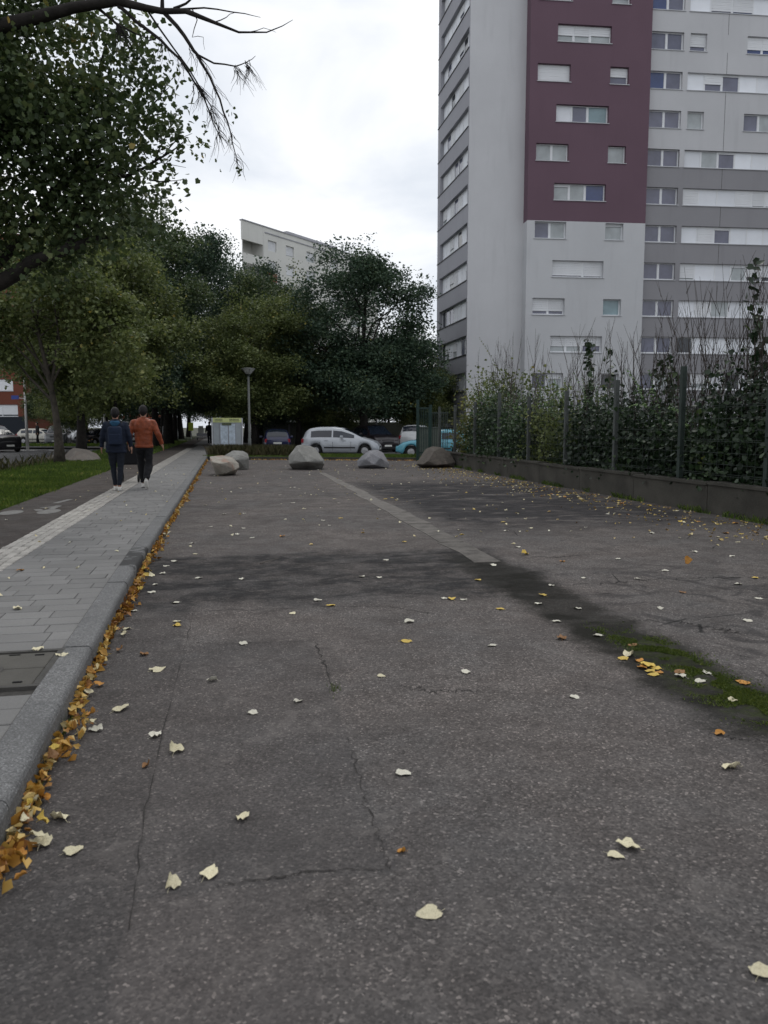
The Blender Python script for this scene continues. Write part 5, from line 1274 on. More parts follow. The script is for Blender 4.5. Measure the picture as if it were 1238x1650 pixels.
small = [(232, 1056, 'brown'), (392, 1038, 'white'), (793, 1041, 'white'), (614, 1090, 'pale'), (889, 944, 'white'), (1064, 981, 'white'), (1205, 1001, 'white'), (1189, 942, 'white'), (1217, 932, 'yellow'), (1027, 933, 'white'),
 (835, 882, 'white'), (795, 911, 'white'), (770, 935, 'yellow'), (728, 966, 'yellow'), (747, 967, 'white'), (716, 965, 'white'), (806, 982, 'yellow'), (660, 1003, 'white'), (611, 931, 'white'), (583, 930, 'white'), (622, 903, 'white'), (534, 976, 'yellow'),
 (512, 968, 'white'), (472, 989, 'pale'), (390, 934, 'white'), (320, 932, 'white'), (283, 972, 'white'), (250, 943, 'white'), (262, 925, 'white'), (268, 913, 'white'), (281, 905, 'white'), (244, 955, 'white'), (273, 848, 'white'), (310, 876, 'white'),
 (340, 849, 'white'), (361, 829, 'white'), (383, 862, 'white'), (407, 867, 'white'), (393, 852, 'white'), (388, 787, 'white'), (475, 786, 'white'), (546, 811, 'white'), (518, 819, 'white'), (521, 839, 'white'), (531, 847, 'white'), (455, 865, 'orange'),
 (1100, 955, 'brown'), (944, 850, 'white'), (996, 901, 'white'), (907, 905, 'orange'), (751, 1084, 'white'), (868, 973, 'white'), (905, 1030, 'brown'), (897, 1002, 'white'), (941, 932, 'white'), (1072, 920, 'white'), (1050, 860, 'white'), (1160, 870, 'white'),
 (205, 1014, 'pale'), (215, 985, 'white'), (1020, 1040, 'brown'), (1030, 1066, 'orange'), (1045, 1075, 'yellow'), (1057, 1078, 'yellow'), (1035, 1077, 'orange'), (1048, 1083, 'yellow'), (1062, 1084, 'orange'), (1095, 1085, 'brown'), (1198, 1101, 'orange'), (1180, 1130, 'pale'), (1040, 1070, 'yellow'), (1053, 1088, 'yellow'), (1222, 965, 'white'), (1180, 897, 'white'), (1120, 890, 'white')]
def where(x, y):
    g_ = gp(x, y); s_, t_ = g_[0] * P[0] + g_[1] * P[1], g_[0] * D[0] + g_[1] * D[1]
    if 2.3 < s_ < 3.1 and t_ < 6: return 'in the mossy dirt channel'
    if s_ > 3.0: return 'on the cracked asphalt right of the channel and strip'
    if t_ > 9: return 'on the brown asphalt beyond the dark stained band'
    if t_ > 6.2: return 'on the dark stained band across the asphalt'
    return 'on the open asphalt nearer than the dark stained band'
for (x, y, col) in small:
    g_ = gp(x, y); leaf(g_[0], g_[1], rnd.uniform(.055, .08), col, rnd.choice(['flat', 'flat', 'curl']), 'small %s leaf lying ' % {'white': 'whitish', 'pale': 'cream', 'yellow': 'yellow', 'orange': 'orange', 'brown': 'brown'}[col] + where(x, y), .001)
r4 = random.Random(12)
for _ in range(48):                                     # loose leaves over the middle of the lot
    s, t = r4.uniform(-.6, 7), r4.uniform(9, 27); q_ = st(s, t); leaf(q_[0], q_[1], r4.uniform(.06, .085), r4.choice(['white', 'white', 'pale', 'yellow']), 'flat', 'small {c} leaf far back on the asphalt {m}', .001)
n_in = LEAFN[0]
for _ in range(70):                                     # largest leaves of the drift below the wall
    t = 8.5 + 13 * r4.random(); s = 7.7 - abs(r4.gauss(0, .7)); q_ = st(s, t); leaf(q_[0], q_[1], r4.uniform(.06, .09), r4.choice(['white', 'pale', 'yellow', 'yellow', 'orange', 'brown']), r4.choice(['flat', 'curl']), 'small {c} leaf in the drift along the low wall, {w}', .001, group='leaves drifted along the low wall')
for _ in range(66):                                     # leaves that lie on top of the litter along the kerb
    t = 2.5 + 9 * r4.random() ** 1.3; s = kerb_s(t) + .02 + abs(r4.gauss(0, .05)); q_ = st(s, t); leaf(q_[0], q_[1], r4.uniform(.042, .066), r4.choice(['pale', 'pale', 'orange', 'orange', 'brown', 'yellow']), r4.choice(['curl', 'fold', 'curl']), '{c} leaf on top of the kerb litter {d}', r4.uniform(.012, .05), tilt=.6, group='leaves on the kerb litter')
for (x, y, col) in [(28, 982, 'pale'), (62, 1048, 'pale'), (100, 1057, 'pale'), (33, 920, 'orange')]:
    g_ = gp(x, y, .13); leaf(g_[0], g_[1], .07, col, 'curl', 'small {c} leaf lying on the grey pavers', .131, group='leaves on the pavers')
def litter(name, pts, size, mat, rs, up=1.0, z=None):
    n = len(pts); nr = rs.normal(size=(n, 3)) * .6 + np.array([0, 0, up]); pos = np.column_stack([pts, (z if z is not None else np.full(n, .012)) + .004])
    V = leaf_verts(pos, nr, size * (.6 + .7 * rs.rand(n)), .75, .22, rs, 'heart'); V[:, 2] = np.maximum(V[:, 2], .002)
    return tag(link(name, quads_mesh(name, V, 6, LEAF_H, mat)), kind='stuff')
n = 3900; t = 1.9 + 33 * rs.rand(n) ** 1.45; kb_ = -.885 + .105 * np.clip((9.0 - t) / 6.5, 0, 1) ** 1.3 + .010; s = kb_ + np.abs(rs.normal(size=n)) * (.028 + .014 * np.sin(t * 2.1) + .011 * np.sin(t * 5.3)); kk = rs.rand(n) < (.30 + .70 * np.sin(t * 3.1 + np.sin(t * 7)) ** 2)
s, t, kb_ = s[kk], t[kk], kb_[kk]; zl = .006 + .05 * rs.rand(len(s)) * np.clip(1 - (s - kb_) / .13, 0, 1)
litter('kerb_leaf_litter', np.outer(t, D) + np.outer(s, P), .046, M['litter'], rs, .5, zl)
n = 850; t = 7 + 22 * rs.rand(n); s = 7.8 - np.abs(rs.normal(size=n)) * .85
litter('wall_leaf_litter', np.outer(t, D) + np.outer(s, P), .050, M['litter_wall'], rs, 1.0, np.full(n, .004))
n = 230; t = 9 + 24 * rs.rand(n); s = -.7 + 8.2 * rs.rand(n) ** .8
litter('scattered_leaf_bits', np.outer(t, D) + np.outer(s, P), .045, M['litter_pale'], rs, 2.0, np.full(n, .004))
n = 500; t = 34.2 - .16 * (s_lo * 0) + rs.rand(n) * .0; x = -7.6 + 10.8 * rs.rand(n); y = 35.2 - (x + 8.2) * .147 - np.abs(rs.normal(size=n)) * .22
litter('bank_foot_litter', np.column_stack([x, y]), .07, M['litter'], rs, 1.0)
n = 230; t = 9 + 22 * rs.rand(n); s = -3.55 - np.abs(rs.normal(size=n)) * .35
litter('verge_leaf_litter', np.outer(t, D) + np.outer(s, P), .05, M['leaf_yellow'], rs, 1.0, np.full(n, .15))
n = 60; t = 6 + 20 * rs.rand(n); s = -3.5 + 2.5 * rs.rand(n)
litter('path_leaf_bits', np.outer(t, D) + np.outer(s, P), .04, M['litter_pale'], rs, 2.0, np.full(n, .133))
tf = MB()
for _ in range(40):
    q_ = Vector(gp(538 + rnd.gauss(0, 5), 1112 + rnd.gauss(0, 4))); tf.tube([q_, q_ + Vector((rnd.gauss(0, .008), rnd.gauss(0, .008), rnd.uniform(.01, .025)))], [.002, .0005], 3, caps=False)
tag(tf.build('grass_tuft', M['moss']), kind='stuff')
tw = MB(); a_ = Vector(gp(420, 909)); tw.tube([a_ + Vector((0, 0, .01)), a_ + Vector((.09, .12, .02)), a_ + Vector((.16, .3, .015))], [.007, .006, .003], 5)
tag(tw.build('fallen_twig', M['twig_grey']), 'short pale twig lying on the dark tyre-stained band of asphalt', 'twig')

# ================================================================== BOULDERS
def boulder(name, loc, pts, mat, label, seed, rz=0, rough_=.022, group='boulders blocking the end of the lot'):
    bm = bmesh.new()
    for p_ in pts: bm.verts.new(p_)
    bmesh.ops.convex_hull(bm, input=bm.verts)
    bmesh.ops.delete(bm, geom=[v for v in bm.verts if not v.link_faces], context='VERTS')
    bmesh.ops.bevel(bm, geom=list(bm.edges), offset=.012, segments=1, affect='EDGES', profile=.6)
    bmesh.ops.triangulate(bm, faces=bm.faces)
    for it in range(3):
        bmesh.ops.subdivide_edges(bm, edges=[e_ for e_ in bm.edges if e_.calc_length() > .10], cuts=1)
        bmesh.ops.triangulate(bm, faces=bm.faces)
    bm.normal_update()
    for v in bm.verts:
        c_ = v.co * 2.3 + Vector((seed * 3.1, 0, 0)); n_ = mnoise.noise(c_) * .5 + abs(mnoise.noise(c_ * 2.6)) * .5 + mnoise.noise(c_ * 8) * .22
        v.co += v.normal * n_ * rough_
    for v in bm.verts: v.co.z = max(v.co.z, -.02)
    me = bpy.data.meshes.new(name); bm.to_mesh(me); bm.free(); me.materials.append(mat); me.polygons.foreach_set('use_smooth', [False] * len(me.polygons))
    o = link(name, me, None, loc, (0, 0, rz)); return tag(o, label, 'boulder', group)
def bpt(px_list, ref, Y, depth, back=.75):
    """silhouette corners seen at one distance become front and back corners of a solid"""
    out_ = []
    for (x, y, d) in px_list:
        v = at(x, y, Y + d * depth) - ref; out_.append(v)
    return out_
def mk_boulder(Y, cx, sil, mat, label, seed, dep=1.0, **k):
    ref = Vector((at(cx, 750, Y).x, Y, 0)); pts = bpt(sil, ref, Y, dep)
    for p_ in pts: p_.z = max(p_.z, 0)
    o = boulder('boulder', ref, pts, mat, label, seed, **k); return o
# corners: (x, y in the photograph, depth behind the nearest corner in metres); low corners lie further back than the belly, so the foot is undercut
mk_boulder(26.4, 494, [(465, 735, .35), (466, 748, .15), (478, 718, .55), (486, 716.5, .5), (508, 722, .75), (522, 741, .45), (523, 748, .3), (496, 744, -.25), (482, 727, .05), (506, 739, .0), (520, 743, .2), (474, 743, .0),
    (472, 758, .55), (481, 758, .45), (512, 759, .45), (519, 756, .6), (498, 752, .25), (523, 742, 1.1), (468, 745, 1.2), (500, 719, 1.1), (516, 757, 1.3), (475, 757, 1.3)], M['rock_grey'], 'large grey faceted boulder in the middle in front of the silver car', 1, 1.0)
mk_boulder(27.2, 601, [(575, 743, .35), (577, 751, .2), (584, 734, .45), (594, 726, .45), (608, 725, .55), (617, 729, .75), (628, 747, .45), (603, 749, -.12), (599, 731, .1), (590, 740, .0), (613, 738, .05), (580, 756, .35), (606, 754, .25), (626, 755, .4), (622, 741, 1.1), (580, 745, 1.1), (610, 727, 1.0), (625, 755, 1.1), (583, 756, 1.1)], M['rock_blue'], 'bluish grey angular boulder between the middle one and the wall', 2, .9)
mk_boulder(23.1, 362, [(338, 736, .5), (340, 744, .15), (345, 735, .9), (360, 734, 1.0), (374, 737, 1.0), (385, 747, .5), (386, 753, .4), (357, 747, -.2), (344, 745, -.1), (370, 744, .0), (362, 763, .0), (380, 757, .15), (348, 766, .35), (352, 768, .3), (364, 768, .3), (378, 763, .5), (383, 746, 1.3), (345, 742, 1.3), (380, 763, 1.2), (350, 764, 1.1)], M['rock_pink'], 'pale boulder with a pinkish top and dark base nearest the kerb end', 3, .9)
mk_boulder(26.3, 386, [(362, 734, .4), (375, 726, .6), (392, 727, .7), (399, 731, .55), (401, 738, .3), (399, 740, .25), (384, 741, -.05), (366, 741, .1), (386, 733, .1), (383, 757, .3), (398, 757, .35), (372, 758, .5), (401, 735, 1.1), (366, 737, 1.1), (399, 756, 1.1), (369, 756, 1.0), (401, 756, .9)], M['rock_grey'], 'square grey boulder tucked behind the pinkish-topped one', 4, .9)
mk_boulder(27.6, 700, [(671, 748, .1), (674, 742, .3), (686, 724, .6), (697, 719, .65), (713, 721, .75), (725, 730, .75), (734, 745, .6), (690, 743, -.25), (682, 748, -.2), (702, 749, -.2), (720, 748, .0), (700, 727, .15), (680, 754, .25), (700, 755, .2), (732, 754, .5), (728, 735, 1.4), (676, 745, 1.2), (730, 754, 1.3), (680, 754, 1.2)], M['rock_dark'], 'dark brown boulder against the end of the low wall', 5, 1.0)
mk_boulder(30.2, 132, [(103, 737, .4), (106, 744, .15), (118, 722, .6), (140, 724, .7), (156, 731, .8), (167, 744, .6), (125, 744, -.3), (148, 743, -.15), (112, 742, .0), (122, 728, .3), (110, 749, .3), (130, 750, .1), (158, 748, .4), (112, 726, .9), (160, 740, 1.4), (108, 740, 1.3), (108, 749, 1.2), (160, 748, 1.3)], M['rock_brown'], 'flat brown boulder on the grass right of the leaning trunk', 6, 1.1, group='boulders on the verge')
mk_boulder(30.9, 88, [(76, 738, .2), (78, 749, .1), (84, 733, .4), (95, 731, .6), (100, 745, .2), (92, 749, 0), (80, 740, .8), (98, 735, 1.0), (98, 748, .9), (82, 742, -.1)], M['rock_brown'], 'small dark boulder on the grass left of the leaning trunk', 7, .9, group='boulders on the verge')

# ================================================================== NOTICE BOARD, LAMP, POLES, SIGNS
KY = 45.0
kA, kB = at(343, 727, KY), at(387, 722, KY + 1.0)
kx = Vector((kB.x - kA.x, 1.0, 0)); kw = kx.length; kh = at(343, 671, KY).z + .02
kio = empty('notice_board', (kA.x, KY, .05), math.atan2(kx.y, kx.x) - .25); tag(kio, 'grey freestanding notice board with a lime header and two posters', 'notice board')
mb = MB(); mb.box((kw / 2, 0, kh / 2 - .1), (kw - .12, .10, kh - .2)); mb.build('back_panel', M['kiosk_grey'], kio)
for x in (.0, kw):
    mb = MB(); mb.box((x, 0, kh / 2), (.07, .14, kh)); mb.build('post', M['sill'], kio)
mb = MB(); mb.box((kw / 2, -.005, kh - .13), (kw - .075, .15, .26)); mb.build('header', M['kiosk_lime'], kio)
for j, (x0, x1) in enumerate(((.14, .60), (.98, 1.56))):
    for r_ in range(2):
        x = x0
        mb = MB()
        while x < x1 - .05:
            l = rnd.uniform(.03, .07); mb.box((x + l / 2, -.082, kh - .085 - r_ * .085), (l, .006, .045)); x += l + .014
        mb.build('lettering', M['kiosk_dark'], kio)
for x in (.42, .92, 1.34):
    mb = MB(); mb.box((x, -.06, (kh - .3) / 2), (.03, .03, kh - .3)); mb.build('divider', M['side_grey'], kio)
for x, w_ in ((.67, .42), (1.13, .36)):
    mb = MB(); mb.box((x, -.058, kh * .55), (w_, .012, kh * .55)); mb.build('poster', M['kiosk_paper'], kio)
mb = MB(); mb.box((.82, -.075, kh - .36), (.55, .02, .14)); mb.build('plaque', M['kiosk_dark'], kio)

LY = 38.0; lp = at(403, 740, LY); lh = at(403, 594, LY).z
lamp = empty('park_lamp', (lp.x, LY, .1)); tag(lamp, 'tall grey park lamp with an inverted conical bowl head beside the notice board', 'street lamp')
mb = MB(); mb.tube([(0, 0, 0), (0, 0, .8), (0, 0, .82), (0, 0, lh - .46)], [.085, .08, .06, .05], 12); mb.build('pole', M['lamp_pole'], lamp, smooth=True)
mb = MB(); mb.lathe([(.05, lh - 0.384), (.12, lh - 0.360), (.20, lh - 0.248), (.30, lh - 0.136), (.305, lh - 0.124)], 20); mb.build('lamp_bowl', M['lamp_glass'], lamp, smooth=True)
mb = MB(); mb.lathe([(.305, lh - 0.127), (.335, lh - 0.124), (.33, lh - 0.093), (.15, lh - 0.068), (.001, lh - 0.062)], 20); mb.build('lamp_cap', M['lamp_pole'], lamp, smooth=True)
mb = MB(); mb.lathe([(.05, lh - 0.471), (.075, lh - 0.459), (.075, lh - 0.397), (.12, lh - 0.363)], 16); mb.build('collar', M['post_dark'], lamp, smooth=True)
for k in range(4):
    a_ = k * math.pi / 2 + .4; mb = MB(); mb.tube([(.09 * math.cos(a_), .09 * math.sin(a_), lh - 0.372), (.315 * math.cos(a_), .315 * math.sin(a_), lh - 0.124)], .010, 4); mb.build('rib', M['lamp_pole'], lamp)

SY = 54.0; p_b = at(44, 706, SY); p_t = at(37, 566, SY)
sl_ = empty('street_lamp', (p_b.x, SY, 0)); tag(sl_, 'white double-armed street lamp across the road with a small blue sign', 'street lamp')
dx = p_t.x - p_b.x
mb = MB(); mb.tube([(0, 0, 0), (dx * .5, 0, p_t.z * .5), (dx, 0, p_t.z)], [.11, .085, .05], 10); mb.build('pole', M['white_pole'], sl_, smooth=True)
az = at(37, 577, SY).z
for x0, x1, z0, z1 in ((dx, dx + 1.25, az + .03, az + .18), (dx, dx - .55, az - .03, az - .15)):
    mb = MB(); mb.tube([(x0, 0, z0), ((x0 + x1) / 2, 0, (z0 + z1) / 2 + .06), (x1, 0, z1)], [.04, .04, .05], 6); mb.build('arm', M['white_pole'], sl_)
bz = at(30, 638, SY).z
mb = MB(); mb.tube([(dx * .5, 0, bz - .03), (dx * .5 - .42, 0, bz)], .02, 5); mb.build('bracket', M['white_pole'], sl_)
mb = MB(); mb.box((dx * .5 - .68, -.03, bz + .05), (.5, .05, .26)); mb.build('blue_sign_plate', M['blue_sign'], sl_)
pY = 50.0; p_b = at(170, 712, pY)
pp = empty('pale_pole', (p_b.x, pY, 0)); tag(pp, 'thin pale lamp pole rising behind the walker with the backpack', 'pole')
mb = MB(); mb.tube([(0, 0, 0), (0, 0, 3), (0, 0, 8.2)], [.11, .085, .05], 8); mb.build('shaft', M['white_pole'], pp, smooth=True)
mb = MB(); mb.tube([(0, 0, 8.1), (.9, 0, 8.3)], [.04, .05], 6); mb.build('arm', M['white_pole'], pp)
# traffic light
tY = 60.0; q_ = at(271, 674, tY)
tl = empty('traffic_light', (q_.x, tY, 0)); tag(tl, 'traffic light showing red beside the dark trunks right of the walkers', 'traffic light')
mb = MB(); mb.tube([(0, 0, 0), (0, 0, q_.z + .4)], .05, 8); mb.build('pole', M['post_dark'], tl)
mb = MB(); mb.box((0, -.08, q_.z - .2), (.28, .2, .85)); mb.build('housing', M['trim_black'], tl)
for dz, m_ in ((.08, 'red_lit'), (-.2, 'pane_d'), (-.46, 'pane_d')):
    mb = MB(); mb.lathe([(.001, .03), (.08, .02), (.10, 0)], 14); o = mb.build('lens', M[m_], tl, loc=(0, -.185, q_.z + dz)); o.rotation_euler = (math.pi / 2, 0, 0)
# pedestrian posts / bins deeper along the path
for i, (x, y, Yd, h, lab) in enumerate([(258, 712, 57, 1.6, 'grey-green post right of the orange-jacketed walker'), (264, 710, 60, 1.6, 'second slim post behind the walkers near the traffic light')]):
    q_ = at(x, y, Yd); o = empty('bollard_post', (q_.x, Yd, 0)); tag(o, lab, 'post')
    mb = MB(); mb.tube([(0, 0, 0), (0, 0, h)], .07, 8); mb.build('shaft', M['steel'], o); mb = MB(); mb.lathe([(.07, h), (.05, h + .05), (.001, h + .07)], 8); mb.build('cap', M['steel'], o)
q_ = at(308, 690, 88); o = empty('yellow_sign', (q_.x, 88, 0)); tag(o, 'small lime-yellow board at the far end of the path', 'sign')
mb = MB(); mb.tube([(0, 0, 0), (0, 0, 1.2)], .04, 6); mb.build('post', M['steel'], o); mb = MB(); mb.box((0, -.05, 1.65), (.55, .05, .9)); mb.build('board', M['hivis'], o)
q_ = at(324, 690, 92); o = empty('info_panel', (q_.x, 92, 0)); tag(o, 'pale information panel near the end of the path', 'sign')
for x in (-.3, .3):
    mb = MB(); mb.box((x, 0, .75), (.06, .06, 1.5)); mb.build('leg', M['steel'], o)
mb = MB(); mb.box((0, -.05, 1.3), (.56, .05, .85)); mb.build('board', M['far_white'], o)
q_ = at(328, 700, 80); o = empty('bench', (q_.x, 80, .1)); tag(o, 'low dark bench far along the path', 'bench')
mb = MB(); mb.box((0, 0, .45), (1.5, .4, .05)); mb.build('seat', M['side_grey'], o)
for x in (-.6, .6):
    mb = MB(); mb.box((x, 0, .21), (.08, .36, .42)); mb.build('leg', M['post_dark'], o)
mb = MB(); mb.box((0, .2, .72), (1.5, .04, .3)); mb.build('backrest', M['side_grey'], o)
# blue sign among the leaves
q_ = at(203, 604, 49); o = empty('direction_sign', (q_.x, 49, 0)); tag(o, 'small blue round sign half hidden in leaves above the walkers', 'sign')
mb = MB(); mb.tube([(0, .05, 0), (0, .05, q_.z + .2)], .04, 6); mb.build('post', M['steel'], o)
mb = MB(); mb.lathe([(.001, .02), (.24, .02), (.24, -.02), (.001, -.02)], 18); s_ = mb.build('sign_disc', M['blue_sign'], o, loc=(0, 0, q_.z)); s_.rotation_euler = (math.pi / 2, 0, 0)

# ---- green gate and service cabinet at the end of the wall
gY = 33.6
ga = at(673, 740, gY); gb = at(722, 740, gY)
gate = empty('green_gate', (ga.x, gY, 0)); tag(gate, 'dark green metal bar gate standing open beside the hedge end', 'gate')
gh = at(680, 652, gY).z; gw = gb.x - ga.x
def bars(x0, x1, y0, h, n, nm='bar', m_='fence_green'):
    for k in range(n):
        x = x0 + (x1 - x0) * k / (n - 1); mb = MB(); mb.box((x, y0, h / 2 + .15), (.03, .03, h)); mb.build(nm, M[m_], gate)
mb = MB(); mb.box((0, 0, gh / 2 + .1), (.12, .12, gh + .2)); mb.build('gate_post', M['fence_green'], gate)
mb = MB(); mb.box((gw * .42, .1, gh / 2), (.12, .12, gh)); mb.build('gate_post', M['fence_green'], gate)
bars(.1, gw * .36, .05, gh - .25, 6)
for z_ in (.35, gh - .15):
    mb = MB(); mb.box((gw * .21, .05, z_), (gw * .36, .05, .06)); mb.build('rail', M['fence_green'], gate)
bars(gw * .5, gw * .98, .15, gh - .45, 8, m_='post_dark')
for z_ in (.3, gh - .35):
    mb = MB(); mb.box((gw * .74, .15, z_), (gw * .55, .04, .05)); mb.build('rail', M['post_dark'], gate)
cbx = at(675, 735, 35.2)
cab = empty('service_cabinet', (cbx.x + .33, 35.2, 0)); tag(cab, 'grey-green service cabinet behind the gate beside the light blue car', 'cabinet')
ch = at(675, 690, 35.2).z
mb = MB(); mb.box((.12, 0, ch / 2), (.95, .4, ch)); mb.build('body', M['box_grey'], cab)
mb = MB(); mb.box((.12, -.01, ch + .03), (1.0, .46, .06)); mb.build('lid', M['box_grey'], cab)
for x in (-.11, .35):
    mb = MB(); mb.box((x, -.212, ch / 2), (.42, .022, ch - .16)); d_ = mb.build('door', M['box_grey'], cab)

# ================================================================== CARS
def interp(pts, x):
    xs = [p_[0] for p_ in pts]; return float(np.interp(x, xs, [p_[1] for p_ in pts]))
def car(name, loc, rz, L_, W_, belt, roof, paint, label, wheels, wr=.31, screen=None, rear=None, sides=(), lit=False, rim='rim', cat='car', van=False, group='parked cars'):
    root = empty(name, loc, rz); tag(root, label, cat, group)
    hw = W_ / 2
    def sec(x):
        e = abs(x) / (L_ / 2); w_ = hw * (1 - .20 * max(0, (e - .72) / .28) ** 2.2)
        zb = interp(belt, x); zr = max(interp(roof, x), zb + .03); g = zr - zb; z0 = .20 + .10 * max(0, (e - .8) / .2)
        for xw in wheels:
            r_ = wr + .07; d = abs(x - xw)
            if d < r_: z0 = max(z0, wr + math.sqrt(r_ * r_ - d * d) - .01)
        k = min(g / .5, 1.0); wr_ = w_ * (.93 - .17 * k) if not van else w_ * (.95 - .05 * k)
        zm = min(max(z0 + .06, zb * .62), zb - .02)
        pts = [(0, z0), (w_ * .90, z0), (w_ * .985, min(z0 + .05, zm - .01)), (w_, zm), (w_ * .965, zb - .03), (w_ * .935, zb), (wr_, zb + g * .80), (wr_ - .07, zb + g * .95), (wr_ - .30 if k > .5 else wr_ * .6, zr), (0, zr + .02)]
        return pts
    xs = list(np.linspace(-L_ / 2, L_ / 2, int(L_ / .07)))
    mb = MB(); n = 10; vs = []
    for x in xs:
        pts = sec(x); vs += [(x, y, z) for y, z in pts] + [(x, -y, z) for y, z in pts[::-1][1:-1]]
    m_ = 2 * n - 2; fs = []
    for i in range(len(xs) - 1):
        for k in range(m_): a, b = i * m_ + k, i * m_ + (k + 1) % m_; fs.append((a, a + m_, b + m_, b))
    fs.append(tuple(range(m_))); fs.append(tuple(range(len(xs) * m_ - 1, (len(xs) - 1) * m_ - 1, -1)))
    mb.add(vs, fs); mb.build('body', M[paint], root, smooth=True)
    # glass follows the body a few millimetres outside
    def side_strip(xa, xb, sgn, f0=.10, f1=.86, slant=.0):
        q = MB(); N_ = 12; vv = []
        for i in range(N_ + 1):
            x = xa + (xb - xa) * i / N_; p5, p6 = sec(x)[5], sec(x)[6]; h = p6[1] - p5[1]
            for f in (f0, f1):
                ff = f if h > .12 else f * .2; vv.append((x, sgn * (p5[0] + (p6[0] - p5[0]) * ff + .009), p5[1] + h * ff))
        q.add(vv, [(2 * i, 2 * i + 1, 2 * i + 3, 2 * i + 2) if sgn < 0 else (2 * i, 2 * i + 2, 2 * i + 3, 2 * i + 1) for i in range(N_)]); q.build('side_window', M['car_glass'], root)
    for (xa, xb) in sides:
        for sgn in (1, -1): side_strip(xa, xb, sgn)
    def top_strip(xa, xb, nm):
        q = MB(); N_ = 10; vv = []
        for i in range(N_ + 1):
            x = xa + (xb - xa) * i / N_; s_ = sec(x); zt = s_[9][1]; ye = s_[7][0] - .02; yi = s_[8][0]
            for y, z in ((-ye, s_[7][1]), (-yi, s_[8][1]), (0, zt), (yi, s_[8][1]), (ye, s_[7][1])): vv.append((x + (.012 if xa > 0 else -.012), y, z + .008))
        q.add(vv, [(5 * i + k, 5 * i + k + 5, 5 * i + k + 6, 5 * i + k + 1) for i in range(N_) for k in range(4)]); q.build(nm, M['car_glass'], root, smooth=True)
    if screen: top_strip(*screen, 'windscreen')
    if rear: top_strip(*rear, 'rear_window')
    ub = MB(); ub.box((0, 0, .27), (L_ * .86, W_ * .72, .24)); ub.build('underbody', M['trim_black'], root)
    for xw in wheels:
        for sgn in (1, -1):
            wt = MB(); wt.lathe([(wr * .62, -.09), (wr * .93, -.10), (wr, -.07), (wr, .07), (wr * .93, .10), (wr * .62, .09)], 22)
            wo = wt.build('wheel', M['tyre'], root, smooth=True, loc=(xw, sgn * (hw - .12), wr)); wo.rotation_euler = (math.pi / 2, 0, 0)
            rm = MB(); rm.lathe([(.001, .075), (wr * .2, .08), (wr * .6, .065), (wr * .64, .09)], 16); rm.lathe([(.001, -.075), (wr * .2, -.08), (wr * .6, -.065), (wr * .64, -.09)], 16); rm.build('rim', M[rim], wo)
            sp_ = MB()
            for k in range(5):
                a_ = k * 1.2566; sp_.box((math.cos(a_) * wr * .36, math.sin(a_) * wr * .36, 0), (wr * .5, .05, .2), a_)
            sp_.build('spokes', M[rim], wo)
    fx, rx = L_ / 2, -L_ / 2
    zf = interp(belt, fx - .15); zr_ = interp(belt, rx + .1)
    for sgn in (1, -1):
        h_ = MB(); y = sgn * hw * .70; h_.add([(fx - .02, y - sgn * .18, zf - .16), (fx - .10, y + sgn * .14, zf - .12), (fx - .42, y + sgn * .245, zf - .01), (fx - .30, y - sgn * .12, zf + .015), (fx - .10, y - sgn * .20, zf - .03), (fx - .5, y, zf - .25)], [(0, 1, 2, 3, 4), (0, 5, 1), (1, 5, 2), (2, 5, 3), (3, 5, 4), (4, 5, 0)])
        h_.build('headlight', M['head_lit'] if lit == True else (M['amber_lit'] if (lit == 'amber' and sgn > 0) else M['head_lit'] if lit == 'amber' else M['head_clear']), root)
        t2 = MB(); t2.box((rx + .07, sgn * hw * .80, zr_ - .10), (.14, .17, .22)); link('taillight', bevel_mesh(t2.mesh('taillight', M['tail_red']), .03, 2), root)
        mi = MB(); xm = (screen[0] if screen else fx * .4) - .1; mi.box((xm, sgn * (hw + .10), interp(belt, xm) + .08), (.16, .2, .15)); link('mirror', bevel_mesh(mi.mesh('mirror', M[paint]), .04, 2), root)
        st_ = MB(); st_.box((0, sgn * (hw + .004), .48), (L_ * .40, .02, .07)); st_.build('side_trim', M['trim_black'], root)
        if not van:
            for xh in (-.75, .25):
                dh = MB(); dh.box((xh, sgn * (hw * .975 + .005), interp(belt, xh) - .13), (.2, .03, .035)); dh.build('door_handle', M[paint], root)
            for xd in (-.38, .62, -1.1 if L_ > 4 else -1.0):
                sm_ = MB(); p4 = sec(xd); sm_.box((xd, sgn * (hw * .985), .55), (.012, .035, .5)); sm_.build('door_seam', M['trim_black'], root)
    for x, m__ in ((fx + .002, 'plate'), (rx - .002, 'plate')):
        pl_ = MB(); pl_.box((x, 0, .42 if x > 0 else .62), (.025, .50, .11)); pl_.build('number_plate', M[m__], root)
    gr_ = MB(); gr_.box((fx - .01, 0, zf - .18), (.05, W_ * .42, .10)); gr_.build('grille', M['trim_black'], root)
    for xb_ in (fx - .02, rx + .02):
        bp = MB(); bp.box((xb_, 0, .30), (.08, W_ * .64, .12)); bp.build('bumper_trim', M['trim_black'], root)
    return root
mpv_belt = [(-2.13, .88), (-2.0, .98), (-1, 1.0), (1.0, .97), (1.45, .93), (1.85, .80), (2.05, .66), (2.13, .52)]
mpv_roof = [(-2.13, .90), (-2.05, 1.06), (-1.90, 1.38), (-1.70, 1.52), (-1.2, 1.59), (-.4, 1.60), (.1, 1.54), (.6, 1.34), (1.2, 1.04), (1.45, .94), (2.13, .5)]
cw_ = at(551, 729, 43.3)
car('people_carrier', (cw_.x, 43.6, 0), -.10, 4.3, 1.82, mpv_belt, mpv_roof, 'p_silver', 'silver people carrier parked side on behind the grass bank', (-1.33, 1.38), .31, (.22, 1.2), (-2.09, -1.85), ((-1.6, -.45), (-.37, .80)))
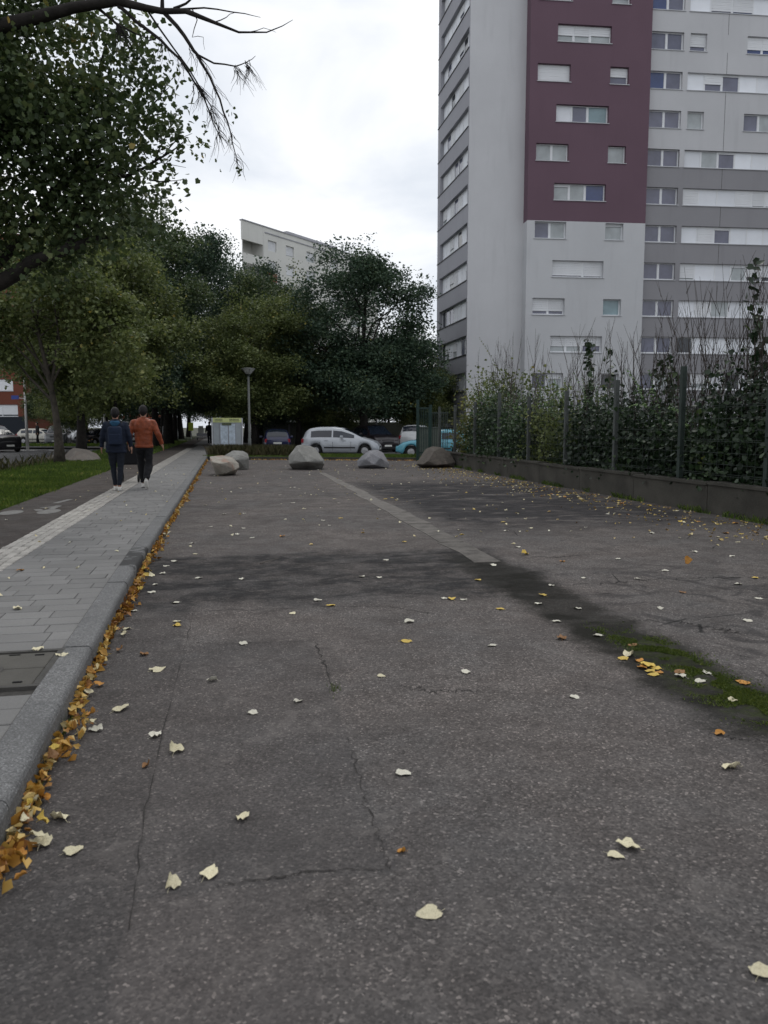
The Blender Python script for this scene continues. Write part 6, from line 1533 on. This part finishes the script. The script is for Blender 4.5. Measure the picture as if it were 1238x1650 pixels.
hb_belt = [(-1.95, .80), (-1.8, .93), (-.8, .92), (.9, .88), (1.3, .84), (1.7, .74), (1.95, .55)]
hb_roof = [(-1.95, .82), (-1.85, .98), (-1.62, 1.30), (-1.3, 1.44), (-.5, 1.47), (.1, 1.42), (.6, 1.15), (1.05, .88), (1.95, .55)]
q_ = at(441, 722, 48.5)
car('blue_hatchback', (q_.x, 49.8, 0), math.radians(100), 3.95, 1.72, hb_belt, hb_roof, 'p_navy', 'dark blue hatchback seen from behind with red tail lights', (-1.2, 1.25), .30, (.14, 1.0), (-1.84, -1.35), ((-1.3, -.35), (-.25, .65)))
suv_belt = [(-2.15, .95), (-2.0, 1.08), (-1, 1.08), (1.0, 1.06), (1.4, 1.04), (1.95, .95), (2.15, .68)]
suv_roof = [(-2.15, .98), (-2.08, 1.2), (-1.85, 1.6), (-1.4, 1.72), (-.2, 1.73), (.2, 1.66), (.65, 1.4), (1.1, 1.08), (2.15, .6)]
q_ = at(603, 722, 49)
car('dark_suv', (q_.x, 51.5, 0), math.radians(-66), 4.4, 1.85, suv_belt, suv_roof, 'p_dark', 'dark plum off-road car parked nose towards the camera behind the silver one', (-1.35, 1.4), .35, (.22, 1.06), None, ((-1.7, -.5), (-.4, .75)))
q_ = at(662, 720, 52)
car('white_suv', (q_.x + .5, 53.5, 0), math.radians(76), 4.3, 1.8, suv_belt, suv_roof, 'p_white', 'white off-road car partly hidden behind the service cabinet', (-1.35, 1.4), .34, (.22, 1.06), (-2.02, -1.7), ((-1.7, -.5), (-.4, .75)))
q_ = at(637, 731, 41)
car('light_blue_car', (q_.x + 2.1, 41.6, 0), math.pi - .03, 4.1, 1.75, hb_belt, hb_roof, 'p_teal', 'light blue hatchback behind the gate pointing left', (-1.2, 1.25), .30, (.14, 1.0), (-1.84, -1.35), ((-1.3, -.35), (-.25, .65)))
G_TR = 'cars on the far road'
q_ = at(143, 713, 66)
car('black_hatchback', (q_.x, 67.5, 0), math.radians(-104), 4.1, 1.75, hb_belt, hb_roof, 'p_black', 'black car driving towards the camera with one amber light lit', (-1.2, 1.25), .31, (.14, 1.0), None, ((-1.3, -.35), (-.25, .65)), lit='amber', group=G_TR)
q_ = at(-8, 722, 50)
car('black_estate', (q_.x - .5, 51, 0), math.radians(-38), 4.2, 1.78, suv_belt, suv_roof, 'p_black', 'black car cut off by the left edge of the picture on the near road', (-1.35, 1.4), .33, (.22, 1.06), None, ((-1.7, -.5), (-.4, .75)), group=G_TR)
q_ = at(90, 712, 66)
car('grey_suv', (q_.x - .6, 68, 0), math.radians(-75), 4.2, 1.8, suv_belt, suv_roof, 'p_grey', 'grey off-road car behind the leaning trunk across the road', (-1.35, 1.4), .34, (.22, 1.06), None, ((-1.7, -.5), (-.4, .75)), group=G_TR)
van_belt = [(-2.6, 1.15), (-1, 1.15), (1.2, 1.15), (1.9, 1.12), (2.4, .95), (2.6, .6)]
van_roof = [(-2.6, 2.3), (-2.5, 2.42), (-1, 2.5), (.7, 2.45), (1.1, 2.3), (1.9, 1.3), (2.6, .6)]
q_ = at(106, 700, 78)
car('white_van', (q_.x, 80, 0), math.radians(-85), 5.2, 2.0, van_belt, van_roof, 'p_white', 'tall white van behind the grey car across the road', (-1.7, 1.7), .34, (1.1, 1.95), None, ((1.0, 1.5),), cat='van', van=True, group=G_TR)
q_ = at(60, 708, 72)
car('beige_estate', (q_.x, 73, 0), math.radians(-10), 4.3, 1.75, mpv_belt, hb_roof[:0] + [(-2.13, .9), (-2.0, 1.1), (-1.7, 1.4), (-1.2, 1.45), (0, 1.46), (.5, 1.25), (1.1, .98), (2.13, .5)], 'p_beige', 'pale beige estate car parked across the road behind the lamp pole', (-1.33, 1.38), .31, (.3, 1.1), (-2.05, -1.75), ((-1.6, -.45), (-.35, .6)), group=G_TR)
q_ = at(165, 706, 80)
car('silver_car', (q_.x + 1.2, 84, 0), math.radians(170), 4.2, 1.75, hb_belt, hb_roof, 'p_silver', 'silver car far back on the road behind the black oncoming one', (-1.2, 1.25), .31, (.14, 1.0), (-1.84, -1.35), ((-1.3, -.35), (-.25, .65)), group=G_TR)
q_ = at(254, 700, 84)
car('delivery_van', (q_.x, 88, 0), math.radians(-85), 5.6, 2.1, van_belt, [(a, b + .25) for a, b in van_roof], 'p_white', 'white van far down the road right of the orange-jacketed walker', (-1.7, 1.7), .36, (1.1, 1.95), None, ((1.0, 1.5),), cat='van', van=True, group=G_TR)

# ================================================================== PEOPLE
def skin_obj(name, nodes, edges, mat, parent, sub=2, loc=None, root_i=0):
    me = bpy.data.meshes.new(name); me.from_pydata([n_[0] for n_ in nodes], edges, [])
    o = bpy.data.objects.new(name, me); C.objects.link(o); md = o.modifiers.new('skin', 'SKIN'); md.use_smooth_shade = True
    if not me.skin_vertices: 
        bpy.context.view_layer.objects.active = o
    sv_ = me.skin_vertices[0].data
    for i, n_ in enumerate(nodes):
        r = n_[1]; sv_[i].radius = r if hasattr(r, '__len__') else (r, r)
    sv_[root_i].use_root = True
    ss = o.modifiers.new('sub', 'SUBSURF'); ss.levels = sub; ss.render_levels = sub
    bpy.context.view_layer.update(); dg = bpy.context.evaluated_depsgraph_get(); nm = bpy.data.meshes.new_from_object(o.evaluated_get(dg)); nm.name = name
    nm.materials.clear(); nm.materials.append(mat); nm.polygons.foreach_set('use_smooth', [True] * len(nm.polygons))
    C.objects.unlink(o); bpy.data.objects.remove(o)
    return link(name, nm, parent, loc)
def human(loc, rz, h, pose, label, top, leg, jacket_len=.0, hood=None, pack=None, shoe='shoe_white', hairlen=0.0, sex=1.0, group='people walking along the pavement', slim=1.0, name='person'):
    """local frame: +Y is the walking direction, x to the right"""
    root = empty(name, loc, rz); tag(root, label, 'person', group); k = h / 1.75
    V_ = lambda x, y, z: (x * k, y * k, z * k)
    J = {'pel': V_(0, 0, .93), 'sp': V_(0, .01, 1.10), 'ch': V_(0, 0, 1.30), 'nk': V_(0, .01, 1.48), 'hb': V_(0, .025, 1.56), 'hd': V_(0, .035, 1.645), 'ht': V_(0, .03, 1.70)}
    for s_, S in ((-1, 'L'), (1, 'R')):
        J['sh' + S] = V_(s_ * .185, 0, 1.43); p_ = pose['arm' + S]; J['el' + S] = V_(*p_[0]); J['wr' + S] = V_(*p_[1])
        J['hip' + S] = V_(s_ * .09, 0, .90); q = pose['leg' + S]; J['kn' + S] = V_(*q[0]); J['an' + S] = V_(*q[1]); J['to' + S] = V_(*q[2])
    R = lambda a: a * k
    nodes = []; ids = {}; edges = []
    def nd(key, p_, r): ids[key] = len(nodes); nodes.append((p_, r)); return ids[key]
    nd('pel', J['pel'], (R(.14), R(.10))); nd('sp', J['sp'], (R(.125), R(.09))); nd('ch', J['ch'], (R(.15), R(.105))); nd('nk', J['nk'], R(.052)); nd('hb', J['hb'], (R(.062), R(.07))); nd('hd', J['hd'], (R(.075), R(.092))); nd('ht', J['ht'], (R(.055), R(.065)))
    edges += [(0, 1), (1, 2), (2, 3), (3, 4), (4, 5), (5, 6)]
    hd = Vector(J['hd'])
    nd('nose', tuple(hd + Vector((0, R(.105), -R(.02)))), R(.012)); edges.append((ids['hd'], ids['nose']))
    for s_ in (-1, 1): nd('ear%d' % s_, tuple(hd + Vector((s_ * R(.085), -R(.005), -R(.01)))), (R(.010), R(.018))); edges.append((ids['hd'], ids['ear%d' % s_]))
    for S in 'LR':
        nd('sh' + S, J['sh' + S], R(.055)); nd('el' + S, J['el' + S], R(.038)); nd('wr' + S, J['wr' + S], R(.026)); e0 = Vector(J['el' + S]); w0 = Vector(J['wr' + S]); d = (w0 - e0).normalized()
        nd('pa' + S, tuple(w0 + d * R(.07)), (R(.018), R(.036))); edges += [(ids['ch'], ids['sh' + S]), (ids['sh' + S], ids['el' + S]), (ids['el' + S], ids['wr' + S]), (ids['wr' + S], ids['pa' + S])]
        sx = -1 if S == 'L' else 1
        for f in range(4):
            a = w0 + d * R(.10) + Vector((0, R(.028 - .018 * f), 0)); ln = R((.036, .042, .040, .030)[f]); b = a + d * ln + Vector((-sx * R(.006), R(.004), 0)); c = b + d * ln * .8 + Vector((-sx * R(.014), R(.010), 0))
            i1 = nd('f%s%d' % (S, f), tuple(a), R(.0095)); i2 = nd('g%s%d' % (S, f), tuple(b), R(.0085)); i3 = nd('h%s%d' % (S, f), tuple(c), R(.007)); edges += [(ids['pa' + S], i1), (i1, i2), (i2, i3)]
        a = w0 + d * R(.035) + Vector((0, R(.038), 0)); b = a + d * R(.035) + Vector((0, R(.018), 0)); i1 = nd('t' + S, tuple(a), R(.011)); i2 = nd('u' + S, tuple(b), R(.009)); edges += [(ids['wr' + S], i1), (i1, i2)]
        nd('hip' + S, J['hip' + S], R(.085)); nd('kn' + S, J['kn' + S], R(.052)); nd('an' + S, J['an' + S], R(.036)); nd('to' + S, J['to' + S], (R(.03), R(.022))); edges += [(ids['pel'], ids['hip' + S]), (ids['hip' + S], ids['kn' + S]), (ids['kn' + S], ids['an' + S]), (ids['an' + S], ids['to' + S])]
    skin_obj('body', nodes, edges, M['skin'], root, 2)
    # jacket and trousers: rings lofted over the body, fused into one cloth surface
    def ring_loft(mb, rings, n=20, ex=2.6):
        vs = []
        for (c_, rx, ry) in rings:
            for q in range(n):
                a_ = 2 * math.pi * q / n; ca, sa = math.cos(a_), math.sin(a_)
                vs.append((c_[0] + rx * math.copysign(abs(ca) ** (2 / ex), ca), c_[1] + ry * math.copysign(abs(sa) ** (2 / ex), sa), c_[2]))
        m2 = len(rings); fs = [(i * n + q, i * n + (q + 1) % n, (i + 1) * n + (q + 1) % n, (i + 1) * n + q) for i in range(m2 - 1) for q in range(n)]
        fs.append(tuple(range(n - 1, -1, -1))); fs.append(tuple(range((m2 - 1) * n, m2 * n))); mb.add(vs, fs)
    def fuse(name, mb, mat, amp, freq, vox=.014):
        me = mb.mesh(name, mat); o = bpy.data.objects.new(name, me); C.objects.link(o); md = o.modifiers.new('r', 'REMESH'); md.mode = 'VOXEL'; md.voxel_size = vox * k
        sm = o.modifiers.new('s', 'SMOOTH'); sm.iterations = 4; sm.factor = .6
        bpy.context.view_layer.update(); dg = bpy.context.evaluated_depsgraph_get(); nm = bpy.data.meshes.new_from_object(o.evaluated_get(dg)); nm.name = name
        nm.materials.clear(); nm.materials.append(mat); nm.polygons.foreach_set('use_smooth', [True] * len(nm.polygons)); bpy.data.objects.remove(o)
        for v in nm.vertices:
            w_ = mnoise.noise(Vector((v.co.x * freq * .7, v.co.y * freq * .7, v.co.z * freq * 1.7))) + .5 * mnoise.noise(v.co * freq * 2.3); v.co += v.normal * w_ * amp * k
        return link(name, nm, root)
    jl = jacket_len
    jm = MB(); ring_loft(jm, [(V_(0, 0, .865 - jl), R(.176 * slim), R(.120)), (V_(0, 0, .90 - jl), R(.184 * slim), R(.128)), (V_(0, 0, 1.02 - jl * .5), R(.178 * slim), R(.124)), (V_(0, 0, 1.15), R(.183 * slim), R(.128)), (V_(0, -.005, 1.28), R(.203), R(.134)),
                   (V_(0, -.008, 1.38), R(.208), R(.128)), (V_(0, -.004, 1.435), R(.190), R(.108)), (V_(0, 0, 1.475), R(.135), R(.085)), (V_(0, .008, 1.505), R(.078), R(.072))])
    for S in 'LR':
        el, wv, shv = Vector(J['el' + S]), Vector(J['wr' + S]), Vector(J['sh' + S]); d_ = (wv - el).normalized(); inn = shv * .9 + Vector((0, 0, shv.z * .1 - R(.02)))
        jm.tube([inn, shv + Vector((0, 0, -R(.02))), shv.lerp(el, .35), shv.lerp(el, .75), el, el.lerp(wv, .5), wv, wv + d_ * R(.02)], [R(x_) for x_ in (.075, .080, .074, .066, .062, .058, .048, .046)], 14)
    jk = fuse('jacket', jm, M[top], .013, 8)
    hb = MB(); ring_loft(hb, [(V_(0, 0, .872 - jl), R(.186 * slim), R(.130)), (V_(0, 0, .885 - jl), R(.190 * slim), R(.133)), (V_(0, 0, .915 - jl), R(.190 * slim), R(.133)), (V_(0, 0, .925 - jl), R(.184 * slim), R(.128))]); hb.build('hem', M[top], jk, smooth=True)
    tm_ = MB(); ring_loft(tm_, [(V_(0, 0, .82), R(.160), R(.105)), (V_(0, -.005, .88), R(.170), R(.118)), (V_(0, 0, .98), R(.158), R(.108))])
    for S in 'LR':
        hp, kn, an = Vector(J['hip' + S]), Vector(J['kn' + S]), Vector(J['an' + S]); kr, cr_, hr = pose.get('knr', .070), pose.get('cfr', .062), pose.get('hmr', .050)
        tm_.tube([hp + Vector((0, 0, R(.03))), hp + Vector((0, 0, -R(.06))), hp.lerp(kn, .4), hp.lerp(kn, .75), kn, kn.lerp(an, .35), kn.lerp(an, .7), kn.lerp(an, .97)], [R(x_) for x_ in (.092, .098, .090, .078, kr, cr_ * 1.08, cr_ * .92, hr)], 14)
    fuse('trousers', tm_, M[leg], .009, 11)
    # shoes
    for S in 'LR':
        an, to = Vector(J['an' + S]), Vector(J['to' + S]); d = (to - an); fwd = Vector((d.x, d.y, d.z))
        heel = an + Vector(pose['heel' + S]) * k; sn = [(tuple(heel), (R(.040), R(.034))), (tuple(heel.lerp(to, .35)), (R(.042), R(.044))), (tuple(heel.lerp(to, .7)), (R(.048), R(.034))), (tuple(to + (to - heel).normalized() * R(.03)), (R(.040), R(.022))), (tuple(an + Vector((0, 0, R(.01)))), R(.042))]
        sh_ = skin_obj('shoe', sn, [(0, 1), (1, 2), (2, 3), (1, 4)], M[shoe], root, 2)
        up = Vector(pose['up' + S]).normalized()
        so = MB(); dn = -up * R(.040); side = (to - heel).normalized().cross(up).normalized(); e0, e1 = heel - (to - heel).normalized() * R(.05), to + (to - heel).normalized() * R(.065); n = 14; lp_ = []
        for kk_ in range(n):
            a_ = 2 * math.pi * kk_ / n; c_ = (e0 + e1) / 2; ll = (e1 - e0).length / 2; lp_.append(c_ + (e1 - e0).normalized() * ll * math.cos(a_) + side * R(.044) * math.sin(a_) * (1 + .1 * math.cos(a_)))
        so.add([tuple(p_ + dn) for p_ in lp_] + [tuple(p_ + dn + up * R(.022)) for p_ in lp_], [tuple(range(n - 1, -1, -1)), tuple(range(n, 2 * n))] + [(i, (i + 1) % n, (i + 1) % n + n, i + n) for i in range(n)]); so.build('sole', M['sole'], sh_)
    # hair
    bm = bmesh.new(); bmesh.ops.create_icosphere(bm, subdivisions=3, radius=1.0)
    for v in bm.verts:
        z = v.co.z; c_ = Vector((v.co.x * R(.090), v.co.y * R(.106), v.co.z * R(.132)))
        if v.co.y > .15 and z < .35: c_.y = min(c_.y, R(.03))
        if z < -.45: c_.x *= .80; c_.y *= .95
        c_ += v.co * mnoise.noise(v.co * 5) * R(.010); v.co = c_ + hd + Vector((0, -R(.020), R(.006)))
    me = bpy.data.meshes.new('hair'); bm.to_mesh(me); bm.free(); me.materials.append(M['hair']); me.polygons.foreach_set('use_smooth', [True] * len(me.polygons)); link('hair', me, root)
    # collar
    cb = MB(); cb.lathe([(R(.078), R(1.455)), (R(.072), R(1.50)), (R(.066), R(1.525)), (R(.060), R(1.52))], 16); cb.build('collar', M[top], root, smooth=True)
    if hood:
        hn = [(V_(-.10, -.075, 1.46), (R(.045), R(.04))), (V_(0, -.115, 1.43), (R(.075), R(.05))), (V_(.10, -.075, 1.46), (R(.045), R(.04))), (V_(0, -.125, 1.36), (R(.06), R(.035)))]
        skin_obj('hood', hn, [(0, 1), (1, 2), (1, 3)], M[hood], root, 2, root_i=1)
    if pack:
        bk = MB(); bk.box((0, 0, 0), (R(.29), R(.13), R(.40))); me = bevel_mesh(bk.mesh('backpack', M[pack]), R(.055), 3); o = link('backpack', me, None, V_(0, -.175, 1.17))
        o.parent = root; me.polygons.foreach_set('use_smooth', [True] * len(me.polygons))
        pk = MB(); pk.box((0, -R(.085), -R(.07)), (R(.24), R(.05), R(.22))); link('pocket', bevel_mesh(pk.mesh('pocket', M[pack]), R(.02), 2), o)
        for s_ in (-1, 1):
            sp_ = MB(); sp_.tube([V_(s_ * .12, .07, .18), V_(s_ * .13, .12, .30), V_(s_ * .12, .27, .27), V_(s_ * .13, .31, .1), V_(s_ * .15, .20, -.12)], R(.02), 6); sp_.build('strap', M['trim_black'], o)
    return root
A = st(-2.26, 17.05, .132); B = st(-1.75, 17.55, .132)
poseA = {'armL': [(-.27, .0, 1.18), (-.30, .06, .95)], 'armR': [(.27, -.02, 1.18), (.30, .02, .95)],
         'legL': [(-.085, .10, .50), (-.05, .06, .09), (-.05, .20, .03)], 'legR': [(.075, -.02, .50), (.045, -.10, .09), (.055, .03, .03)],
         'heelL': (0, -.05, -.045), 'heelR': (0, -.045, -.045), 'upL': (0, 0, 1), 'upR': (0, 0, 1), 'knr': .066, 'cfr': .055, 'hmr': .044}
human(A, ROT + .03, 1.70, poseA, 'person walking away in a dark navy hooded jacket with a blue backpack', 'navy_cloth', 'dark_blue_cloth', .06, hood='blue_cloth', pack='pack_cloth', slim=1.16)
poseB = {'armL': [(-.28, -.03, 1.19), (-.31, .02, .96)], 'armR': [(.29, -.06, 1.19), (.36, .02, .96)],
         'legL': [(-.085, .16, .52), (-.07, .24, .10), (-.07, .38, .035)], 'legR': [(.085, -.02, .48), (.06, -.34, .20), (.055, -.30, .06)],
         'heelL': (0, -.05, -.045), 'heelR': (0, -.055, .01), 'upL': (0, 0, 1), 'upR': (0, -.93, .36), 'knr': .088, 'cfr': .078, 'hmr': .060}
human(B, ROT - .02, 1.76, poseB, 'person walking away in a rust orange leather jacket and black trousers', 'orange_leather', 'black_cloth', .0, slim=1.02)
# pushchair in front of the second walker, only its wheels show
pc = empty('pushchair', st(-2.28, 19.6, .132), ROT); tag(pc, 'black pushchair ahead of the two walkers with only its small wheels in view', 'pushchair')
for x, y in ((-.22, .2), (.22, .2), (-.2, -.25), (.2, -.25)):
    mb = MB(); mb.lathe([(.03, -.02), (.085, -.022), (.1, 0), (.085, .022), (.03, .02)], 16); o = mb.build('wheel', M['tyre'], pc, loc=(x, y, .10)); o.rotation_euler = (0, math.pi / 2, 0)
mb = MB()
for x in (-.2, .2): mb.tube([(x, .2, .1), (x, -.05, .5), (x, -.35, 1.0)], .014, 6); mb.tube([(x, -.25, .1), (x, .0, .5)], .013, 6)
mb.tube([(-.2, -.35, 1.0), (.2, -.35, 1.0)], .018, 6); mb.build('frame', M['trim_black'], pc)
mb = MB(); mb.box((0, .02, .45), (.36, .32, .06)); mb.box((0, -.14, .68), (.36, .06, .45)); mb.build('seat', M['black_cloth'], pc)
# two distant pedestrians
pd = {'armL': [(-.25, 0, 1.18), (-.27, .04, .95)], 'armR': [(.25, 0, 1.18), (.27, .04, .95)], 'legL': [(-.09, .06, .5), (-.08, .1, .09), (-.08, .22, .03)], 'legR': [(.09, -.02, .5), (.08, -.1, .09), (.08, .02, .03)], 'heelL': (0, -.05, -.045), 'heelR': (0, -.05, -.045), 'upL': (0, 0, 1), 'upR': (0, 0, 1)}
q_ = at(61, 703, 62); human((q_.x, 62, .06), 2.2, 1.75, pd, 'distant person in dark clothes standing by the grass island across the road', 'black_cloth', 'black_cloth', shoe='sole')
q_ = at(338, 705, 60); human((q_.x, 60, .1), ROT, 1.75, pd, 'distant person in black on the path just left of the notice board', 'black_cloth', 'black_cloth', shoe='sole')

# everything that stands on the lower road level behind the bank
for o in list(SC.objects):
    if o.parent is None and o.location.y > 41 and o.type in ('EMPTY', 'MESH') and not o.get('kind') and o.get('category') not in ('person', 'apartment building', 'leaf'):
        o.location.z -= .15
